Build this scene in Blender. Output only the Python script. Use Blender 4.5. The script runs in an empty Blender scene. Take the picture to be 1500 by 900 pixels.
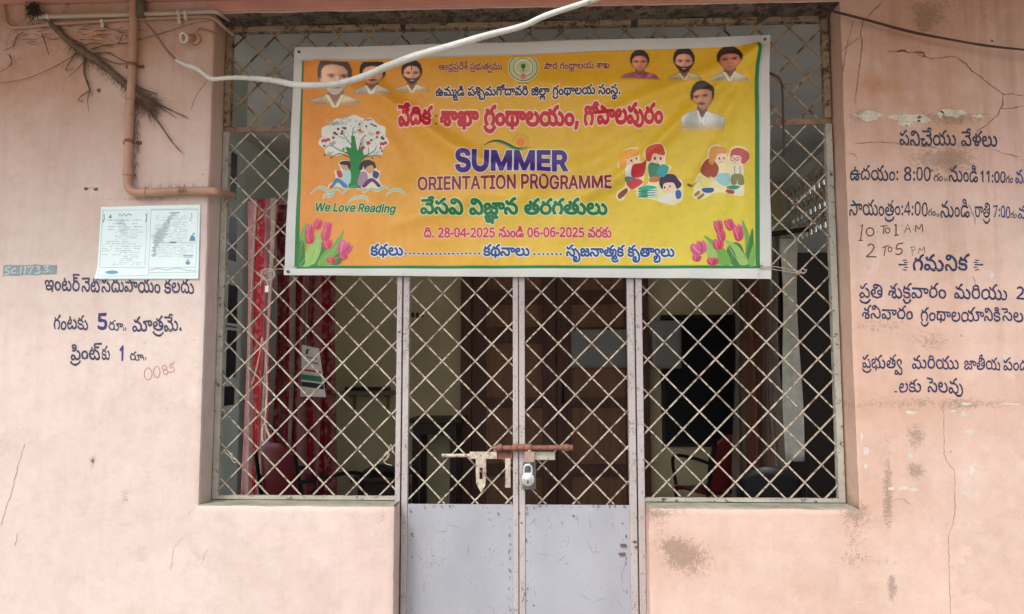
import bpy, bmesh, math, random
import numpy as np
from mathutils import Matrix, Vector, geometry, noise

S = bpy.context.scene
C = S.collection
rnd = random.Random(7)

# ------------------------------------------------------------------ camera
F_PX = 1100.0                                  # focal length in photo pixels (photo is 1500 x 900)
YAW, PIT, ROL = 0.03882893, 0.08196769, 0.00102578
EYE = np.array([0.0, -3.0, 1.5])
def _rot():
    cy, sy, cp, sp, cr, sr = math.cos(YAW), math.sin(YAW), math.cos(PIT), math.sin(PIT), math.cos(ROL), math.sin(ROL)
    Z = np.array([[cy, -sy, 0], [sy, cy, 0], [0, 0, 1]]); X = np.array([[1, 0, 0], [0, cp, -sp], [0, sp, cp]])
    Y = np.array([[cr, 0, sr], [0, 1, 0], [-sr, 0, cr]])
    return Z @ X @ Y
ROT = _rot()
cam = bpy.data.cameras.new('camera'); cam_o = bpy.data.objects.new('camera', cam); C.objects.link(cam_o)
cam.sensor_width = 36.0; cam.lens = 36.0 * F_PX / 1500.0; cam.clip_end = 400; cam.clip_start = 0.02
_m = Matrix.Identity(4)
for r in range(3):
    _m[r][0] = ROT[r, 0]; _m[r][1] = ROT[r, 2]; _m[r][2] = -ROT[r, 1]; _m[r][3] = EYE[r]
cam_o.matrix_world = _m
S.camera = cam_o

# ------------------------------------------------------------------ sky, sun, exposure
SUN_EL, SUN_AZ = math.radians(52), math.radians(212)     # azimuth clockwise from +Y: front left of the wall
w = bpy.data.worlds.new('World'); S.world = w; w.use_nodes = True
nt = w.node_tree; nt.nodes.clear()
sky = nt.nodes.new('ShaderNodeTexSky'); sky.sky_type = 'NISHITA'; sky.sun_disc = False
sky.sun_elevation = SUN_EL; sky.sun_rotation = SUN_AZ; sky.dust_density = 4.0; sky.ozone_density = 1.0; sky.air_density = 1.0
bg = nt.nodes.new('ShaderNodeBackground'); bg.inputs['Strength'].default_value = 0.14
hsv = nt.nodes.new('ShaderNodeHueSaturation'); hsv.inputs['Saturation'].default_value = 0.35   # overcast: greyer than a clear sky
wo = nt.nodes.new('ShaderNodeOutputWorld')
nt.links.new(sky.outputs[0], hsv.inputs['Color']); nt.links.new(hsv.outputs[0], bg.inputs['Color']); nt.links.new(bg.outputs[0], wo.inputs['Surface'])
sl = bpy.data.lights.new('sun', 'SUN'); sl.energy = 0.9; sl.angle = math.radians(12); sl.color = (1.0, 0.965, 0.92)
so = bpy.data.objects.new('sun', sl); C.objects.link(so)
_d = Vector((math.sin(SUN_AZ) * math.cos(SUN_EL), math.cos(SUN_AZ) * math.cos(SUN_EL), math.sin(SUN_EL)))
so.rotation_euler = _d.to_track_quat('Z', 'Y').to_euler(); so.location = (-4, -8, 9)
S.view_settings.view_transform = 'Standard'; S.view_settings.look = 'None'; S.view_settings.gamma = 1.0
S.view_settings.use_curve_mapping = False; S.view_settings.exposure = 0.84

# ------------------------------------------------------------------ helpers
def un(px, py, y=0.0):
    """point on the vertical plane at depth y that the photo shows at pixel (px, py)"""
    d = ROT @ np.array([(px - 750) / F_PX, 1.0, (450 - py) / F_PX])
    return EYE + d * ((y - EYE[1]) / d[1])
def unx(px, py, x):
    """same on a side wall at a given x"""
    d = ROT @ np.array([(px - 750) / F_PX, 1.0, (450 - py) / F_PX])
    return EYE + d * ((x - EYE[0]) / d[0])
def lin(c):
    return tuple(((v / 255.0) / 12.92 if v <= 10 else ((v / 255.0 + 0.055) / 1.055) ** 2.4) for v in c)

def tag(o, label=None, cat=None, group=None, kind=None):
    for k, v in (('label', label), ('category', cat), ('group', group), ('kind', kind)):
        if v: o[k] = v
    return o
def thing(name, label, cat, loc=(0, 0, 0), group=None):
    o = bpy.data.objects.new(name, None); C.objects.link(o); o.location = loc; o.empty_display_size = 0.1
    return tag(o, label, cat, group)

class MB:
    def __init__(s): s.v = []; s.f = []; s.sm = []; s.mi = []; s.col = None
    def add(s, vs, fs, smooth=False, mi=0):
        b = len(s.v); s.v.extend([tuple(map(float, p)) for p in vs])
        for f in fs: s.f.append([b + i for i in f]); s.sm.append(smooth); s.mi.append(mi)
    def box(s, a, b, mi=0):
        x0, y0, z0 = [min(p, q) for p, q in zip(a, b)]; x1, y1, z1 = [max(p, q) for p, q in zip(a, b)]
        s.add([(x0, y0, z0), (x1, y0, z0), (x1, y1, z0), (x0, y1, z0), (x0, y0, z1), (x1, y0, z1), (x1, y1, z1), (x0, y1, z1)],
              [(0, 3, 2, 1), (4, 5, 6, 7), (0, 1, 5, 4), (1, 2, 6, 5), (2, 3, 7, 6), (3, 0, 4, 7)], mi=mi)
        return s
    def bar(s, p, q, w, t, nrm=(0, 1, 0), mi=0):
        """flat bar from p to q, width w, thickness t along nrm"""
        p, q, n = Vector(p), Vector(q), Vector(nrm).normalized(); d = (q - p).normalized(); sd = d.cross(n).normalized() * (w / 2); n = n * (t / 2)
        vs = [p - sd - n, p + sd - n, p + sd + n, p - sd + n, q - sd - n, q + sd - n, q + sd + n, q - sd + n]
        s.add(vs, [(0, 1, 2, 3), (7, 6, 5, 4), (0, 4, 5, 1), (1, 5, 6, 2), (2, 6, 7, 3), (3, 7, 4, 0)], mi=mi); return s
    def tube(s, pts, r, n=10, caps=True, mi=0):
        pts = [Vector(p) for p in pts]; rs = r if hasattr(r, '__len__') else [r] * len(pts)
        ref = Vector((0.13, 0.27, 0.95)); vs = []; fs = []; prev = None
        for i, p in enumerate(pts):
            t = (pts[min(i + 1, len(pts) - 1)] - pts[max(i - 1, 0)]).normalized()
            if prev is None:
                a = t.cross(ref)
                if a.length < 0.1: a = t.cross(Vector((1, 0, 0)))
            else: a = prev - t * prev.dot(t)
            a.normalize(); prev = a; b = t.cross(a)
            for k in range(n):
                an = 2 * math.pi * k / n; vs.append(p + (a * math.cos(an) + b * math.sin(an)) * rs[i])
        for i in range(len(pts) - 1):
            for k in range(n):
                k2 = (k + 1) % n; fs.append((i * n + k, i * n + k2, (i + 1) * n + k2, (i + 1) * n + k))
        s.add(vs, fs, True, mi)
        if caps:
            m = (len(pts) - 1) * n
            s.add(vs[:n], [tuple(reversed(range(n)))], False, mi); s.add(vs[m:], [tuple(range(n))], False, mi)
        return s
    def lathe(s, prof, origin, axis, n=24, mi=0):
        """prof: list of (distance along axis, radius)"""
        ax = Vector(axis).normalized(); o = Vector(origin); a = ax.cross(Vector((0.3, 0.2, 0.93))).normalized(); b = ax.cross(a)
        vs = [o + ax * h + (a * math.cos(2 * math.pi * k / n) + b * math.sin(2 * math.pi * k / n)) * r for h, r in prof for k in range(n)]
        fs = [(i * n + k, i * n + (k + 1) % n, (i + 1) * n + (k + 1) % n, (i + 1) * n + k) for i in range(len(prof) - 1) for k in range(n)]
        s.add(vs, fs, True, mi); return s
    def prism(s, outline, y0, y1, mi=0):
        """outline in (x, z), extruded from y0 to y1"""
        n = len(outline); vs = [(x, y0, z) for x, z in outline] + [(x, y1, z) for x, z in outline]
        s.add(vs, [tuple(range(n)), tuple(reversed(range(n, 2 * n)))] + [(i, n + i, n + (i + 1) % n, (i + 1) % n) for i in range(n)], mi=mi); return s
    def build(s, name, m, parent=None, bevel=0, label=None, fixn=True):
        me = bpy.data.meshes.new(name); me.from_pydata(s.v, [], s.f)
        me.polygons.foreach_set('use_smooth', s.sm); me.polygons.foreach_set('material_index', s.mi)
        for q in (m if isinstance(m, (list, tuple)) else [m]): me.materials.append(q)
        if fixn:
            bm = bmesh.new(); bm.from_mesh(me); bmesh.ops.recalc_face_normals(bm, faces=bm.faces); bm.to_mesh(me); bm.free()
        o = bpy.data.objects.new(name, me); C.objects.link(o)
        if parent:
            o.parent = parent; o.matrix_parent_inverse = Matrix.Translation(parent.location).inverted() if parent.parent is None else Matrix.Identity(4)
        if bevel:
            b = o.modifiers.new('bevel', 'BEVEL'); b.width = bevel; b.segments = 2; b.limit_method = 'ANGLE'
        if label: o['label'] = label
        return o

def smooth_path(pts, n=6):
    """Catmull-Rom through points of any dimension"""
    P = [np.array(p, float) for p in pts]; P = [2 * P[0] - P[1]] + P + [2 * P[-1] - P[-2]]; out = []
    for i in range(1, len(P) - 2):
        for k in range(n):
            t = k / n; a, b, c, d = P[i - 1:i + 3]
            out.append(0.5 * (2 * b + (c - a) * t + (2 * a - 5 * b + 4 * c - d) * t * t + (3 * b - a - 3 * c + d) * t ** 3))
    out.append(P[-2]); return out

# ------------------------------------------------------------------ materials
def _new(name):
    m = bpy.data.materials.new(name); m.use_nodes = True; n = m.node_tree.nodes; return m, n, m.node_tree.links, n['Principled BSDF']
def noise_node(n, l, scale, detail=6, rough=0.6, coord=None, vec=None):
    t = n.new('ShaderNodeTexNoise'); t.inputs['Scale'].default_value = scale; t.inputs['Detail'].default_value = detail; t.inputs['Roughness'].default_value = rough
    if vec is not None: l.new(vec, t.inputs['Vector'])
    return t
def ramp(n, l, src, stops):
    r = n.new('ShaderNodeValToRGB'); e = r.color_ramp.elements
    while len(e) < len(stops): e.new(0.5)
    for i, (p, c) in enumerate(stops): e[i].position = p; e[i].color = (*c, 1) if len(c) == 3 else c
    l.new(src, r.inputs[0]); return r
def mixc(n, l, fac, a, b, mode='MIX'):
    m = n.new('ShaderNodeMix'); m.data_type = 'RGBA'; m.blend_type = mode
    for sock, v in ((m.inputs[0], fac), (m.inputs[6], a), (m.inputs[7], b)):
        if hasattr(v, 'is_linked') or hasattr(v, 'node'): l.new(v, sock)
        elif isinstance(v, tuple): sock.default_value = (*v, 1) if len(v) == 3 else v
        else: sock.default_value = v
    return m.outputs[2]
def math_n(n, l, op, a, b=None, clamp=False):
    m = n.new('ShaderNodeMath'); m.operation = op; m.use_clamp = clamp
    for sock, v in zip(m.inputs, (a, b)):
        if v is None: continue
        if hasattr(v, 'node'): l.new(v, sock)
        else: sock.default_value = v
    return m.outputs[0]
def objcoord(n, l, scale=(1, 1, 1)):
    tc = n.new('ShaderNodeTexCoord'); mp = n.new('ShaderNodeMapping'); mp.inputs['Scale'].default_value = scale
    l.new(tc.outputs['Object'], mp.inputs['Vector']); return mp.outputs[0]
def mat(name, c, rough=0.7, var=0.25, scale=8.0, bump=0.15, bscale=60.0, metal=0.0, spots=None, spot_scale=25.0, spot_at=0.62, stretch=(1, 1, 1), speck=None):
    """procedural surface: base colour with mottling, optional worn spots of another colour, and a fine bump"""
    m, n, l, b = _new(name); c = lin(c); v = objcoord(n, l, stretch)
    t = noise_node(n, l, scale, vec=v)
    lo = tuple(x * (1 - var) for x in c); hi = tuple(min(1, x * (1 + var * 0.7)) for x in c)
    col = ramp(n, l, t.outputs[0], [(0.3, lo), (0.7, hi)]).outputs[0]
    if spots:
        s = noise_node(n, l, spot_scale, 8, 0.7, vec=v); f = ramp(n, l, s.outputs[0], [(spot_at, (0, 0, 0)), (spot_at + 0.05, (1, 1, 1))]).outputs[0]
        col = mixc(n, l, f, col, lin(spots))
    if speck:                               # (colour, scale, threshold, strength): fine dirt in clusters
        s1 = noise_node(n, l, speck[1], 4, 0.6, vec=v); s2 = noise_node(n, l, speck[1] / 14, 5, 0.6, vec=v)
        f = math_n(n, l, 'MULTIPLY', math_n(n, l, 'SUBTRACT', math_n(n, l, 'ADD', math_n(n, l, 'MULTIPLY', s1.outputs[0], 0.62), math_n(n, l, 'MULTIPLY', s2.outputs[0], 0.38)), speck[2]), 14.0, True)
        col = mixc(n, l, math_n(n, l, 'MULTIPLY', f, speck[3]), col, lin(speck[0]))
    l.new(col, b.inputs['Base Color']); b.inputs['Roughness'].default_value = rough; b.inputs['Metallic'].default_value = metal
    if bump:
        bt = noise_node(n, l, bscale, 6, vec=v); bn = n.new('ShaderNodeBump'); bn.inputs['Strength'].default_value = bump; bn.inputs['Distance'].default_value = 0.004
        l.new(bt.outputs[0], bn.inputs['Height']); l.new(bn.outputs[0], b.inputs['Normal'])
    return m
GLYPHS = {
't10':'423,-12 -103,0* -148,43* -92,78* -44,104* 0,60 0,72* 50,102* 85,53* 54,0 40,0* 59,-31* 33,-57* 0,-39 0,-40* -34,-63* -68,-35* -53,0 -50,0* -74,46* -20,23 24,62 8,-11* 29,-29* 46,-21* 32,0 40,0* 41,34* 0,30 0,29* -32,31* -26,0 -47,0* -58,-78* 0,-71 0,-9 0,-39* 30,-73* 70,-58* 119,-34* 89,0 79,0* 109,25* 56,47* 0,32 0,20* -25,30* -38,21* -18,6 -54,12* -72,66* 0,52 0,39* 39,54* 67,29* 41,0 56,0* 70,-40* 33,-64* 0,-36 0,-44* -41,-68* -34,-23 -23,-16* -45,-18* -46,-7* -27,0 -247,0 0,74 308,0 20,11* 33,27* 19,37* 0,24 0,29* -35,42* -38,0 -33,0* -37,-30* 0,-25 0,-22* 29,-33* 48,-23* 28,-10 26,-8* 48,-30* 31,-46* 0,-32 0,-30* -26,-64* -69,-54* -129,-33*',
't6':'33,208 0,63* 55,99* 100,58* 65,0 66,0* 100,-57* 55,-100* 0,-63 0,-63* -54,-99* -99,-58* -68,0 -67,0* -99,58* -54,100*|115,209 0,-60* 70,-83* 68,0 46,0* 62,38* 31,65* 0,40 0,59* -73,82* -66,0 -44,0* -62,-38* -32,-63*',
't41':'504,-12 -37,0* -58,20* -45,45* -21,37 19,2 -21,-43* -52,-45* -58,-16* -33,0 -73,0* -90,112* 0,100 0,89* 78,135* 144,76* 100,0 100,0* 140,-77* 74,-135* 0,-88 0,-68* -41,-95* -75,-49*|496,67 42,0* 50,62* 0,73 0,65* -49,100* -99,58* -76,0 -15,0 -75,0* -103,-55* -53,-99* 0,-66 0,-75* 49,-63* 43,0 45,0* 55,65* 4,53 78,0 4,-61* 63,-57*|308,-125 7,141 75,0 8,-141|323,425 -29,0* -53,22* -44,61* -16,56 83,27 15,-55* 28,-36* 22,0 20,0* 35,25* 32,40 31,40 34,44* 57,52* 64,24* 44,0 6,-77 -35,-2* -47,-18* -39,-39* -26,-33 -23,-30 -28,-36* -50,-44* -51,-21*',
't570':'-351,-283 -78,0* -128,45* -102,84* -39,58 62,53 51,-80* 140,-81* 94,0 95,0* 138,79* 52,82 62,-53 -43,-62* -101,-84* -124,-41*',
't43':'485,-12 -48,0* -71,36* -60,64* -33,43 -29,40* -42,36* -30,0 -28,0* -37,-36* 0,-35 0,-31* 39,-42* 34,0 34,0* 45,40* 16,38 53,-60 -19,-27* -42,-42* -53,-24* -39,0 -53,0* -64,44* -29,69* 0,37 0,44* 38,64* 64,36* 39,0 36,0* 56,-25* 54,-53* 32,-43 27,-35* 42,-42* 44,-17* 29,0 50,0* 53,65* 0,61 0,58* -46,87* -80,63* -50,22 38,77 62,-26* 100,-88* 59,-117* 0,-71 0,-66* -45,-94* -85,-50*|197,425 -29,0* -53,22* -44,61* -16,56 83,27 15,-55* 28,-36* 22,0 20,0* 35,25* 32,40 31,40 34,44* 57,52* 64,24* 44,0 6,-77 -35,-2* -47,-18* -39,-39* -26,-33 -23,-30 -28,-36* -50,-44* -51,-21*',
't572':'-354,-283 -78,0* -129,45* -103,83* -39,58 61,54 52,-79* 142,-82* 94,0 95,0* 141,79* 52,82 62,-54 -43,-62* -102,-83* -126,-41*',
't308':'504,-12 -37,0* -58,20* -45,45* -21,37 19,2 -21,-43* -52,-45* -58,-16* -33,0 -73,0* -90,112* 0,100 0,89* 78,135* 144,76* 100,0 100,0* 140,-77* 74,-135* 0,-88 0,-68* -41,-95* -75,-49*|496,67 42,0* 50,62* 0,73 0,65* -49,100* -99,58* -76,0 -15,0 -75,0* -103,-55* -53,-99* 0,-66 0,-75* 49,-63* 43,0 45,0* 55,65* 4,53 78,0 4,-61* 63,-57*|612,553 0,-33* -23,-47* -16,-13 -23,-19* -65,-16* -57,0 -55,0 0,75 67,0 32,0* 33,7* 10,8 8,7* 7,18* 0,12 0,13* -8,20* -8,7 -10,8* -30,8* -35,0 -344,0 0,75 338,0 55,0* 63,-16* 23,-20 17,-15* 21,-45*|506,832 61,0* 69,-51* 17,-45 -76,-20 -5,15* -18,23* -27,12* -20,0 -27,0* -40,-28* 0,-27 0,-14* 19,-35* 30,-20 -74,-28 -27,25* -23,50* 0,30 0,36* 37,50* 64,27*',
't134':'361,-12 -55,0* -67,38* -31,60* 0,33 0,36* 34,56* 54,46* 30,21 7,5* 11,10* 5,4 32,24* 26,35* 0,19 0,29* -36,25* -32,6 11,65 46,0 25,-8* 41,-33* 25,-44* 0,-25 0,-49* -52,-62* -38,-29 -38,-29* -48,-41* -22,-36* 0,-22 0,-22* 31,-37* 42,0 38,0* 38,35* 0,32 0,46* -57,69* -97,40* -60,0 -64,0* -49,-43* 0,-35 0,-20* 11,-34* 5,-12 -76,-22 -9,20* -13,52* 0,22 0,37* 35,66* 82,42* 71,0 55,0* 99,-28* 48,-33 49,-30* 52,-87* 0,-55 0,-64* -85,-73*|166,540 0,32* 32,46* 31,19 -1,-18 -34,18* -36,53* 0,34 0,27* 20,40* 18,14 14,11* 38,15* 59,7* 46,0 287,0 0,-75 -303,0 -34,0* -30,-4* -9,-5 -11,-5* -12,-19* 0,-13 0,-13* 10,-20* 11,-6 10,-5* 33,-5* 31,0 137,0 0,-75 -141,0 -28,0* -31,-7* -8,-6 -16,-12* 0,-22 0,-12* 9,-18* 7,-5 9,-7* 28,-4* 22,0 37,0 18,-75 -56,0 -47,0* -71,24* -39,51*',
't46':'533,-12 -37,0* -60,19* -48,44* -23,39 21,0 -26,-41* -54,-44* -62,-17* -39,0 -55,0* -73,39* -36,65* 0,38 0,41* 33,58* 66,43* 49,17 41,15* 48,34* 0,33 0,16* -14,25* -33,15* -28,0 -43,0* -42,-33* 0,-29 0,-13* 7,-22* 3,-7 -75,-21 -8,15* -9,37* 0,21 0,32* 34,57* 74,36* 59,0 60,0* 68,-40* 29,-60* 0,-30 0,-38* -30,-53* -59,-38* -44,-16 -53,-20* -51,-41* 0,-33 0,-29* 41,-35* 43,0 42,0* 55,29* 29,54* 3,35 78,0 3,-41* 32,-52* 48,-25* 28,0 55,0* 52,64* 0,61 0,58* -46,89* -77,65* -46,23 28,70 63,-25* 101,-86* 60,-117* 0,-71 0,-66* -45,-94* -81,-50*|329,-125 7,141 75,0 8,-141|465,425 -29,0* -53,22* -44,61* -16,56 83,27 15,-55* 28,-36* 22,0 20,0* 35,25* 32,40 31,40 34,44* 57,52* 64,24* 44,0 6,-77 -35,-2* -47,-18* -39,-39* -26,-33 -23,-30 -28,-36* -50,-44* -51,-21*',
't63':'116,-12 -67,0* -101,68* -39,55 40,65 28,-37* 55,-48* 59,-24* 32,0 51,0* 54,65* 0,61 0,58* -47,87* -79,63* -50,22 37,77 62,-26* 100,-88* 60,-116* 0,-71 0,-99* -100,-112*',
't38':'394,-12 -121,0* -159,65* -78,113* 0,71 0,56* 47,85* 82,47* 53,0 42,0* 60,-31* 32,-56* 0,-37 0,-61* -83,-73* -75,0 -22,0* -40,9* -34,14* -15,9 7,71 20,-15* 45,-18* 27,0 49,0* 41,36* 0,28 0,26* -31,27* -28,0 -30,0* -47,-28* -28,-48* 0,-32 0,-5 0,-43* 41,-65* 74,-44* 103,-22* 63,0 83,0* 109,34* 62,54* 25,62* 0,29 0,44 -9,27* -48,37* -35,0 -25,0* -41,-29* 0,-32 0,-22* 32,-34* 34,0 26,0* 38,19* 23,35* 5,23 16,-90 -15,-18* -35,-26* -43,-13* -28,0 -38,0* -60,30* -34,55* 0,38 0,56* 71,63* 59,0 6,0* 15,-2* 18,-4* 8,-3 -12,-1 -20,10* -62,12* -63,7* -22,0 20,68 77,-7* 112,-43* 71,-66* 34,-85* 0,-50 0,-55* -41,-94* -85,-69* -132,-39*|409,425 -29,0* -53,22* -44,61* -16,56 83,27 15,-55* 28,-36* 22,0 20,0* 35,25* 32,40 31,40 34,44* 57,52* 64,24* 44,0 6,-77 -35,-2* -47,-18* -39,-39* -26,-33 -23,-30 -28,-36* -50,-44* -51,-21*',
't501':'279,-337 -33,0* -58,20* -57,48* -32,40 -32,41* -36,26* -26,0 -20,0* -32,-27* 0,-26 0,-23* 28,-32* 28,0 32,0* 38,39* 16,31 45,-59 -17,-22* -34,-36* -47,-20* -37,0 -43,0* -56,35* -28,57* 0,33 0,34* 33,54* 56,31* 34,0 32,0* 49,-20* 46,-40* 26,-31 25,-29* 39,-36* 40,-17* 26,0 34,0* 40,29* 19,49* 0,29 0,40* -30,73* -82,86* -79,61 -50,39* -70,72* -36,76* 0,45 0,46* 46,75* 86,46* 60,0 51,0* 72,-28* 46,-47* 22,-60* 0,-32 0,-38* -25,-63* -20,-26 -63,39 13,17* 15,39* 0,26 0,28* -24,45* -50,28* -39,0 -52,0* -59,-53* 0,-42 0,-33* 42,-62* 72,-62* 45,-35 49,-37* 71,-71* 47,-71* 23,-76* 0,-43 0,-54* -41,-81* -79,-45*',
't47':'239,425 -29,0* -53,22* -44,61* -16,56 83,27 15,-55* 28,-36* 22,0 20,0* 35,25* 32,40 31,40 34,44* 57,52* 64,24* 44,0 6,-77 -35,-2* -47,-18* -39,-39* -26,-33 -23,-30 -28,-36* -50,-44* -51,-21*|481,-12 -46,0* -70,36* -59,64* -33,43 -29,40* -42,36* -30,0 -28,0* -37,-36* 0,-35 0,-31* 39,-42* 34,0 34,0* 45,40* 16,38 53,-60 -19,-27* -42,-42* -53,-24* -39,0 -53,0* -64,44* -29,69* 0,37 0,44* 38,64* 64,36* 39,0 36,0* 56,-25* 54,-53* 32,-43 27,-35* 42,-42* 42,-17* 27,0 53,0* 54,64* 0,61 0,57* -46,87* -82,59* -110,30* -63,0 -49,0 83,75 111,-7* 157,-81* 82,-133* 0,-85 0,-59* -42,-94* -87,-53*|828,-12 -67,0* -101,68* -39,55 40,65 28,-37* 55,-48* 59,-24* 32,0 51,0* 54,65* 0,61 0,58* -47,87* -79,63* -50,22 37,77 62,-26* 100,-88* 60,-116* 0,-71 0,-99* -100,-112*',
't455':'485,-12 -48,0* -71,36* -60,64* -33,43 -29,40* -42,36* -30,0 -28,0* -37,-36* 0,-35 0,-31* 39,-42* 34,0 34,0* 45,40* 16,38 53,-60 -19,-27* -42,-42* -53,-24* -39,0 -53,0* -64,44* -29,69* 0,37 0,44* 38,64* 64,36* 39,0 36,0* 56,-25* 54,-53* 32,-43 27,-35* 42,-42* 44,-17* 29,0 50,0* 53,64* 0,69 0,76* -64,140* -55,58 -6,25 -44,42* -113,70* -65,25 36,76 73,-30* 154,-104* 63,-73 10,-32 44,-59* 50,-138* 0,-78 0,-66* -45,-94* -85,-50*|862,249 -37,0* -53,22* -32,36* -15,44* 0,22 0,32* 19,46* 14,21 88,7 -25,-25* -23,-47* 0,-25 0,-30* 35,-37* 33,0 35,0* 29,37* 0,27 0,42* -51,33* -46,0 -388,0 6,-10* 6,-24* 0,-14 0,-31* -23,-45* -16,-13 -23,-19* -64,-12* -48,0 -66,0 0,75 74,0 29,0* 31,5* 10,8 8,7* 6,16* 0,10 0,21* -14,13 -7,7* -30,6* -27,0 -200,0 0,75 690,0 45,0* 62,-7* 44,-16* 18,-15 21,-16* 26,-55* 0,-38 0,-63* -76,-70*',
't49':'35,236 0,78* 66,119* 117,67* 78,0 79,0* 117,-65* 66,-118* 0,-80 0,-74* -64,-113* -118,-62* -80,0 -79,0* -117,62* -65,111*|118,248 0,-81* 90,-100* 88,0 60,0* 79,45* 40,80* 0,50 0,51* -39,83* -79,49* -61,0 -61,0* -79,-49* -38,-80*|265,425 -29,0* -53,22* -44,61* -16,56 83,27 15,-55* 28,-36* 22,0 20,0* 35,25* 32,40 31,40 34,44* 57,52* 64,24* 44,0 6,-77 -35,-2* -47,-18* -39,-39* -26,-33 -23,-30 -28,-36* -50,-44* -51,-21*',
't25':'294,500 78,0* 112,-59* 59,-109* 0,-77 0,-63* -24,-96* -35,-74* -19,-30 -83,37 19,28* 36,60* 23,77* 0,51 0,49* -32,82* -75,49* -64,0 -51,0* -74,-42* -41,-80* 0,-57 0,-68* 44,-103* 34,-46 -83,-37 -34,52* -44,128* 0,73 0,69* 57,116* 113,70*|264,425 -29,0* -53,22* -44,61* -16,56 83,27 15,-55* 28,-36* 22,0 20,0* 35,25* 32,40 31,40 34,44* 57,52* 64,24* 44,0 6,-77 -35,-2* -47,-18* -39,-39* -26,-33 -23,-30 -28,-36* -50,-44* -51,-21*',
't155':'509,-12 -37,0* -58,20* -45,45* -21,37 19,2 -21,-43* -52,-45* -58,-16* -33,0 -73,0* -90,112* 0,100 0,94* 81,127* 146,65* 95,0 95,0* 141,-65* 78,-127* 0,-94 0,-68* -41,-95* -75,-49*|501,67 42,0* 50,62* 0,73 0,65* -49,100* -99,58* -76,0 -15,0 -75,0* -103,-55* -53,-99* 0,-66 0,-75* 49,-63* 43,0 30,0* 41,26* 26,46* 7,30 78,0 6,-34* 31,-45* 43,-23*|313,-125 7,141 75,0 8,-141|305,268 0,32* 30,26* 24,0 22,0* 31,-26* 0,-32 0,-32* -31,-28* -22,0 -24,0* -30,28*|884,220 -37,0* -53,22* -32,37* -15,44* 0,21 0,32* 19,46* 14,21 88,7 -25,-25* -23,-47* 0,-25 0,-30* 35,-37* 33,0 35,0* 29,37* 0,27 0,42* -51,33* -46,0 -813,0 0,75 771,0 43,0* 60,-7* 44,-16* 18,-15 21,-16* 26,-55* 0,-38 0,-63* -76,-70*',
't568':'-351,-283 -78,0* -128,45* -102,84* -39,58 62,53 51,-80* 140,-81* 94,0 95,0* 138,79* 52,82 62,-53 -43,-62* -101,-84* -124,-41*',
't51':'356,-12 -105,0* -143,72* -73,127* 0,82 0,74* 51,103* 86,54* 53,0 40,0* 59,-31* 33,-57* 0,-39 0,-40* -34,-63* -69,-35* -53,0 -33,0* -56,22* -41,32* -13,15 23,62 8,-11* 29,-29* 46,-21* 32,0 41,0* 41,34* 0,30 0,29* -32,31* -26,0 -48,0* -58,-78* 0,-67 0,-18 0,-40* 29,-71* 58,-56* 91,-32* 61,0 110,0* 128,92* 0,86 0,58* -65,92* -69,28 40,77 83,-36* 94,-128* 0,-86 0,-74* -66,-119* -141,-69*',
't48':'35,236 0,78* 66,119* 117,67* 78,0 79,0* 117,-65* 66,-118* 0,-80 0,-74* -64,-113* -118,-62* -80,0 -79,0* -117,62* -65,111*|118,245 0,-78* 90,-100* 88,0 60,0* 79,44* 40,79* 0,50 0,50* -39,82* -79,49* -61,0 -61,0* -79,-49* -38,-80*|709,-12 -67,0* -101,68* -39,55 40,65 28,-37* 55,-48* 59,-24* 32,0 51,0* 54,65* 0,61 0,58* -47,88* -81,64* -51,23 37,66 62,-26* 102,-87* 61,-113* 0,-67 0,-99* -100,-112*|1056,-12 -67,0* -101,68* -39,55 40,65 28,-37* 55,-48* 59,-24* 32,0 51,0* 54,65* 0,61 0,58* -47,87* -79,63* -50,22 37,77 62,-26* 100,-88* 60,-116* 0,-71 0,-99* -100,-112*|635,425 -29,0* -53,22* -44,61* -16,56 83,27 15,-55* 28,-36* 22,0 20,0* 35,25* 32,40 31,40 34,44* 57,52* 64,24* 44,0 6,-77 -35,-2* -47,-18* -39,-39* -26,-33 -23,-30 -28,-36* -50,-44* -51,-21*',
't170':'361,-12 -55,0* -67,38* -31,60* 0,33 0,36* 34,56* 54,46* 30,21 10,8* 8,7* 5,4 32,24* 26,35* 0,19 0,24* -29,32* -41,7 23,42 45,-6* 56,-24* 26,-36* 0,-24 0,-49* -52,-62* -38,-29 -38,-29* -48,-41* -22,-36* 0,-22 0,-22* 31,-37* 42,0 38,0* 38,35* 0,32 0,46* -57,69* -97,40* -60,0 -64,0* -49,-43* 0,-35 0,-20* 11,-34* 5,-12 -76,-22 -9,20* -13,52* 0,22 0,37* 35,66* 82,42* 71,0 55,0* 99,-28* 48,-33 49,-30* 52,-87* 0,-55 0,-64* -85,-73*|726,220 -37,0* -53,22* -32,37* -15,44* 0,21 0,32* 19,46* 14,21 88,7 -25,-25* -23,-47* 0,-25 0,-30* 35,-37* 33,0 35,0* 29,37* 0,27 0,42* -51,33* -46,0 -605,0 0,75 563,0 43,0* 60,-7* 44,-16* 18,-15 21,-16* 26,-55* 0,-38 0,-63* -76,-70*',
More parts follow.
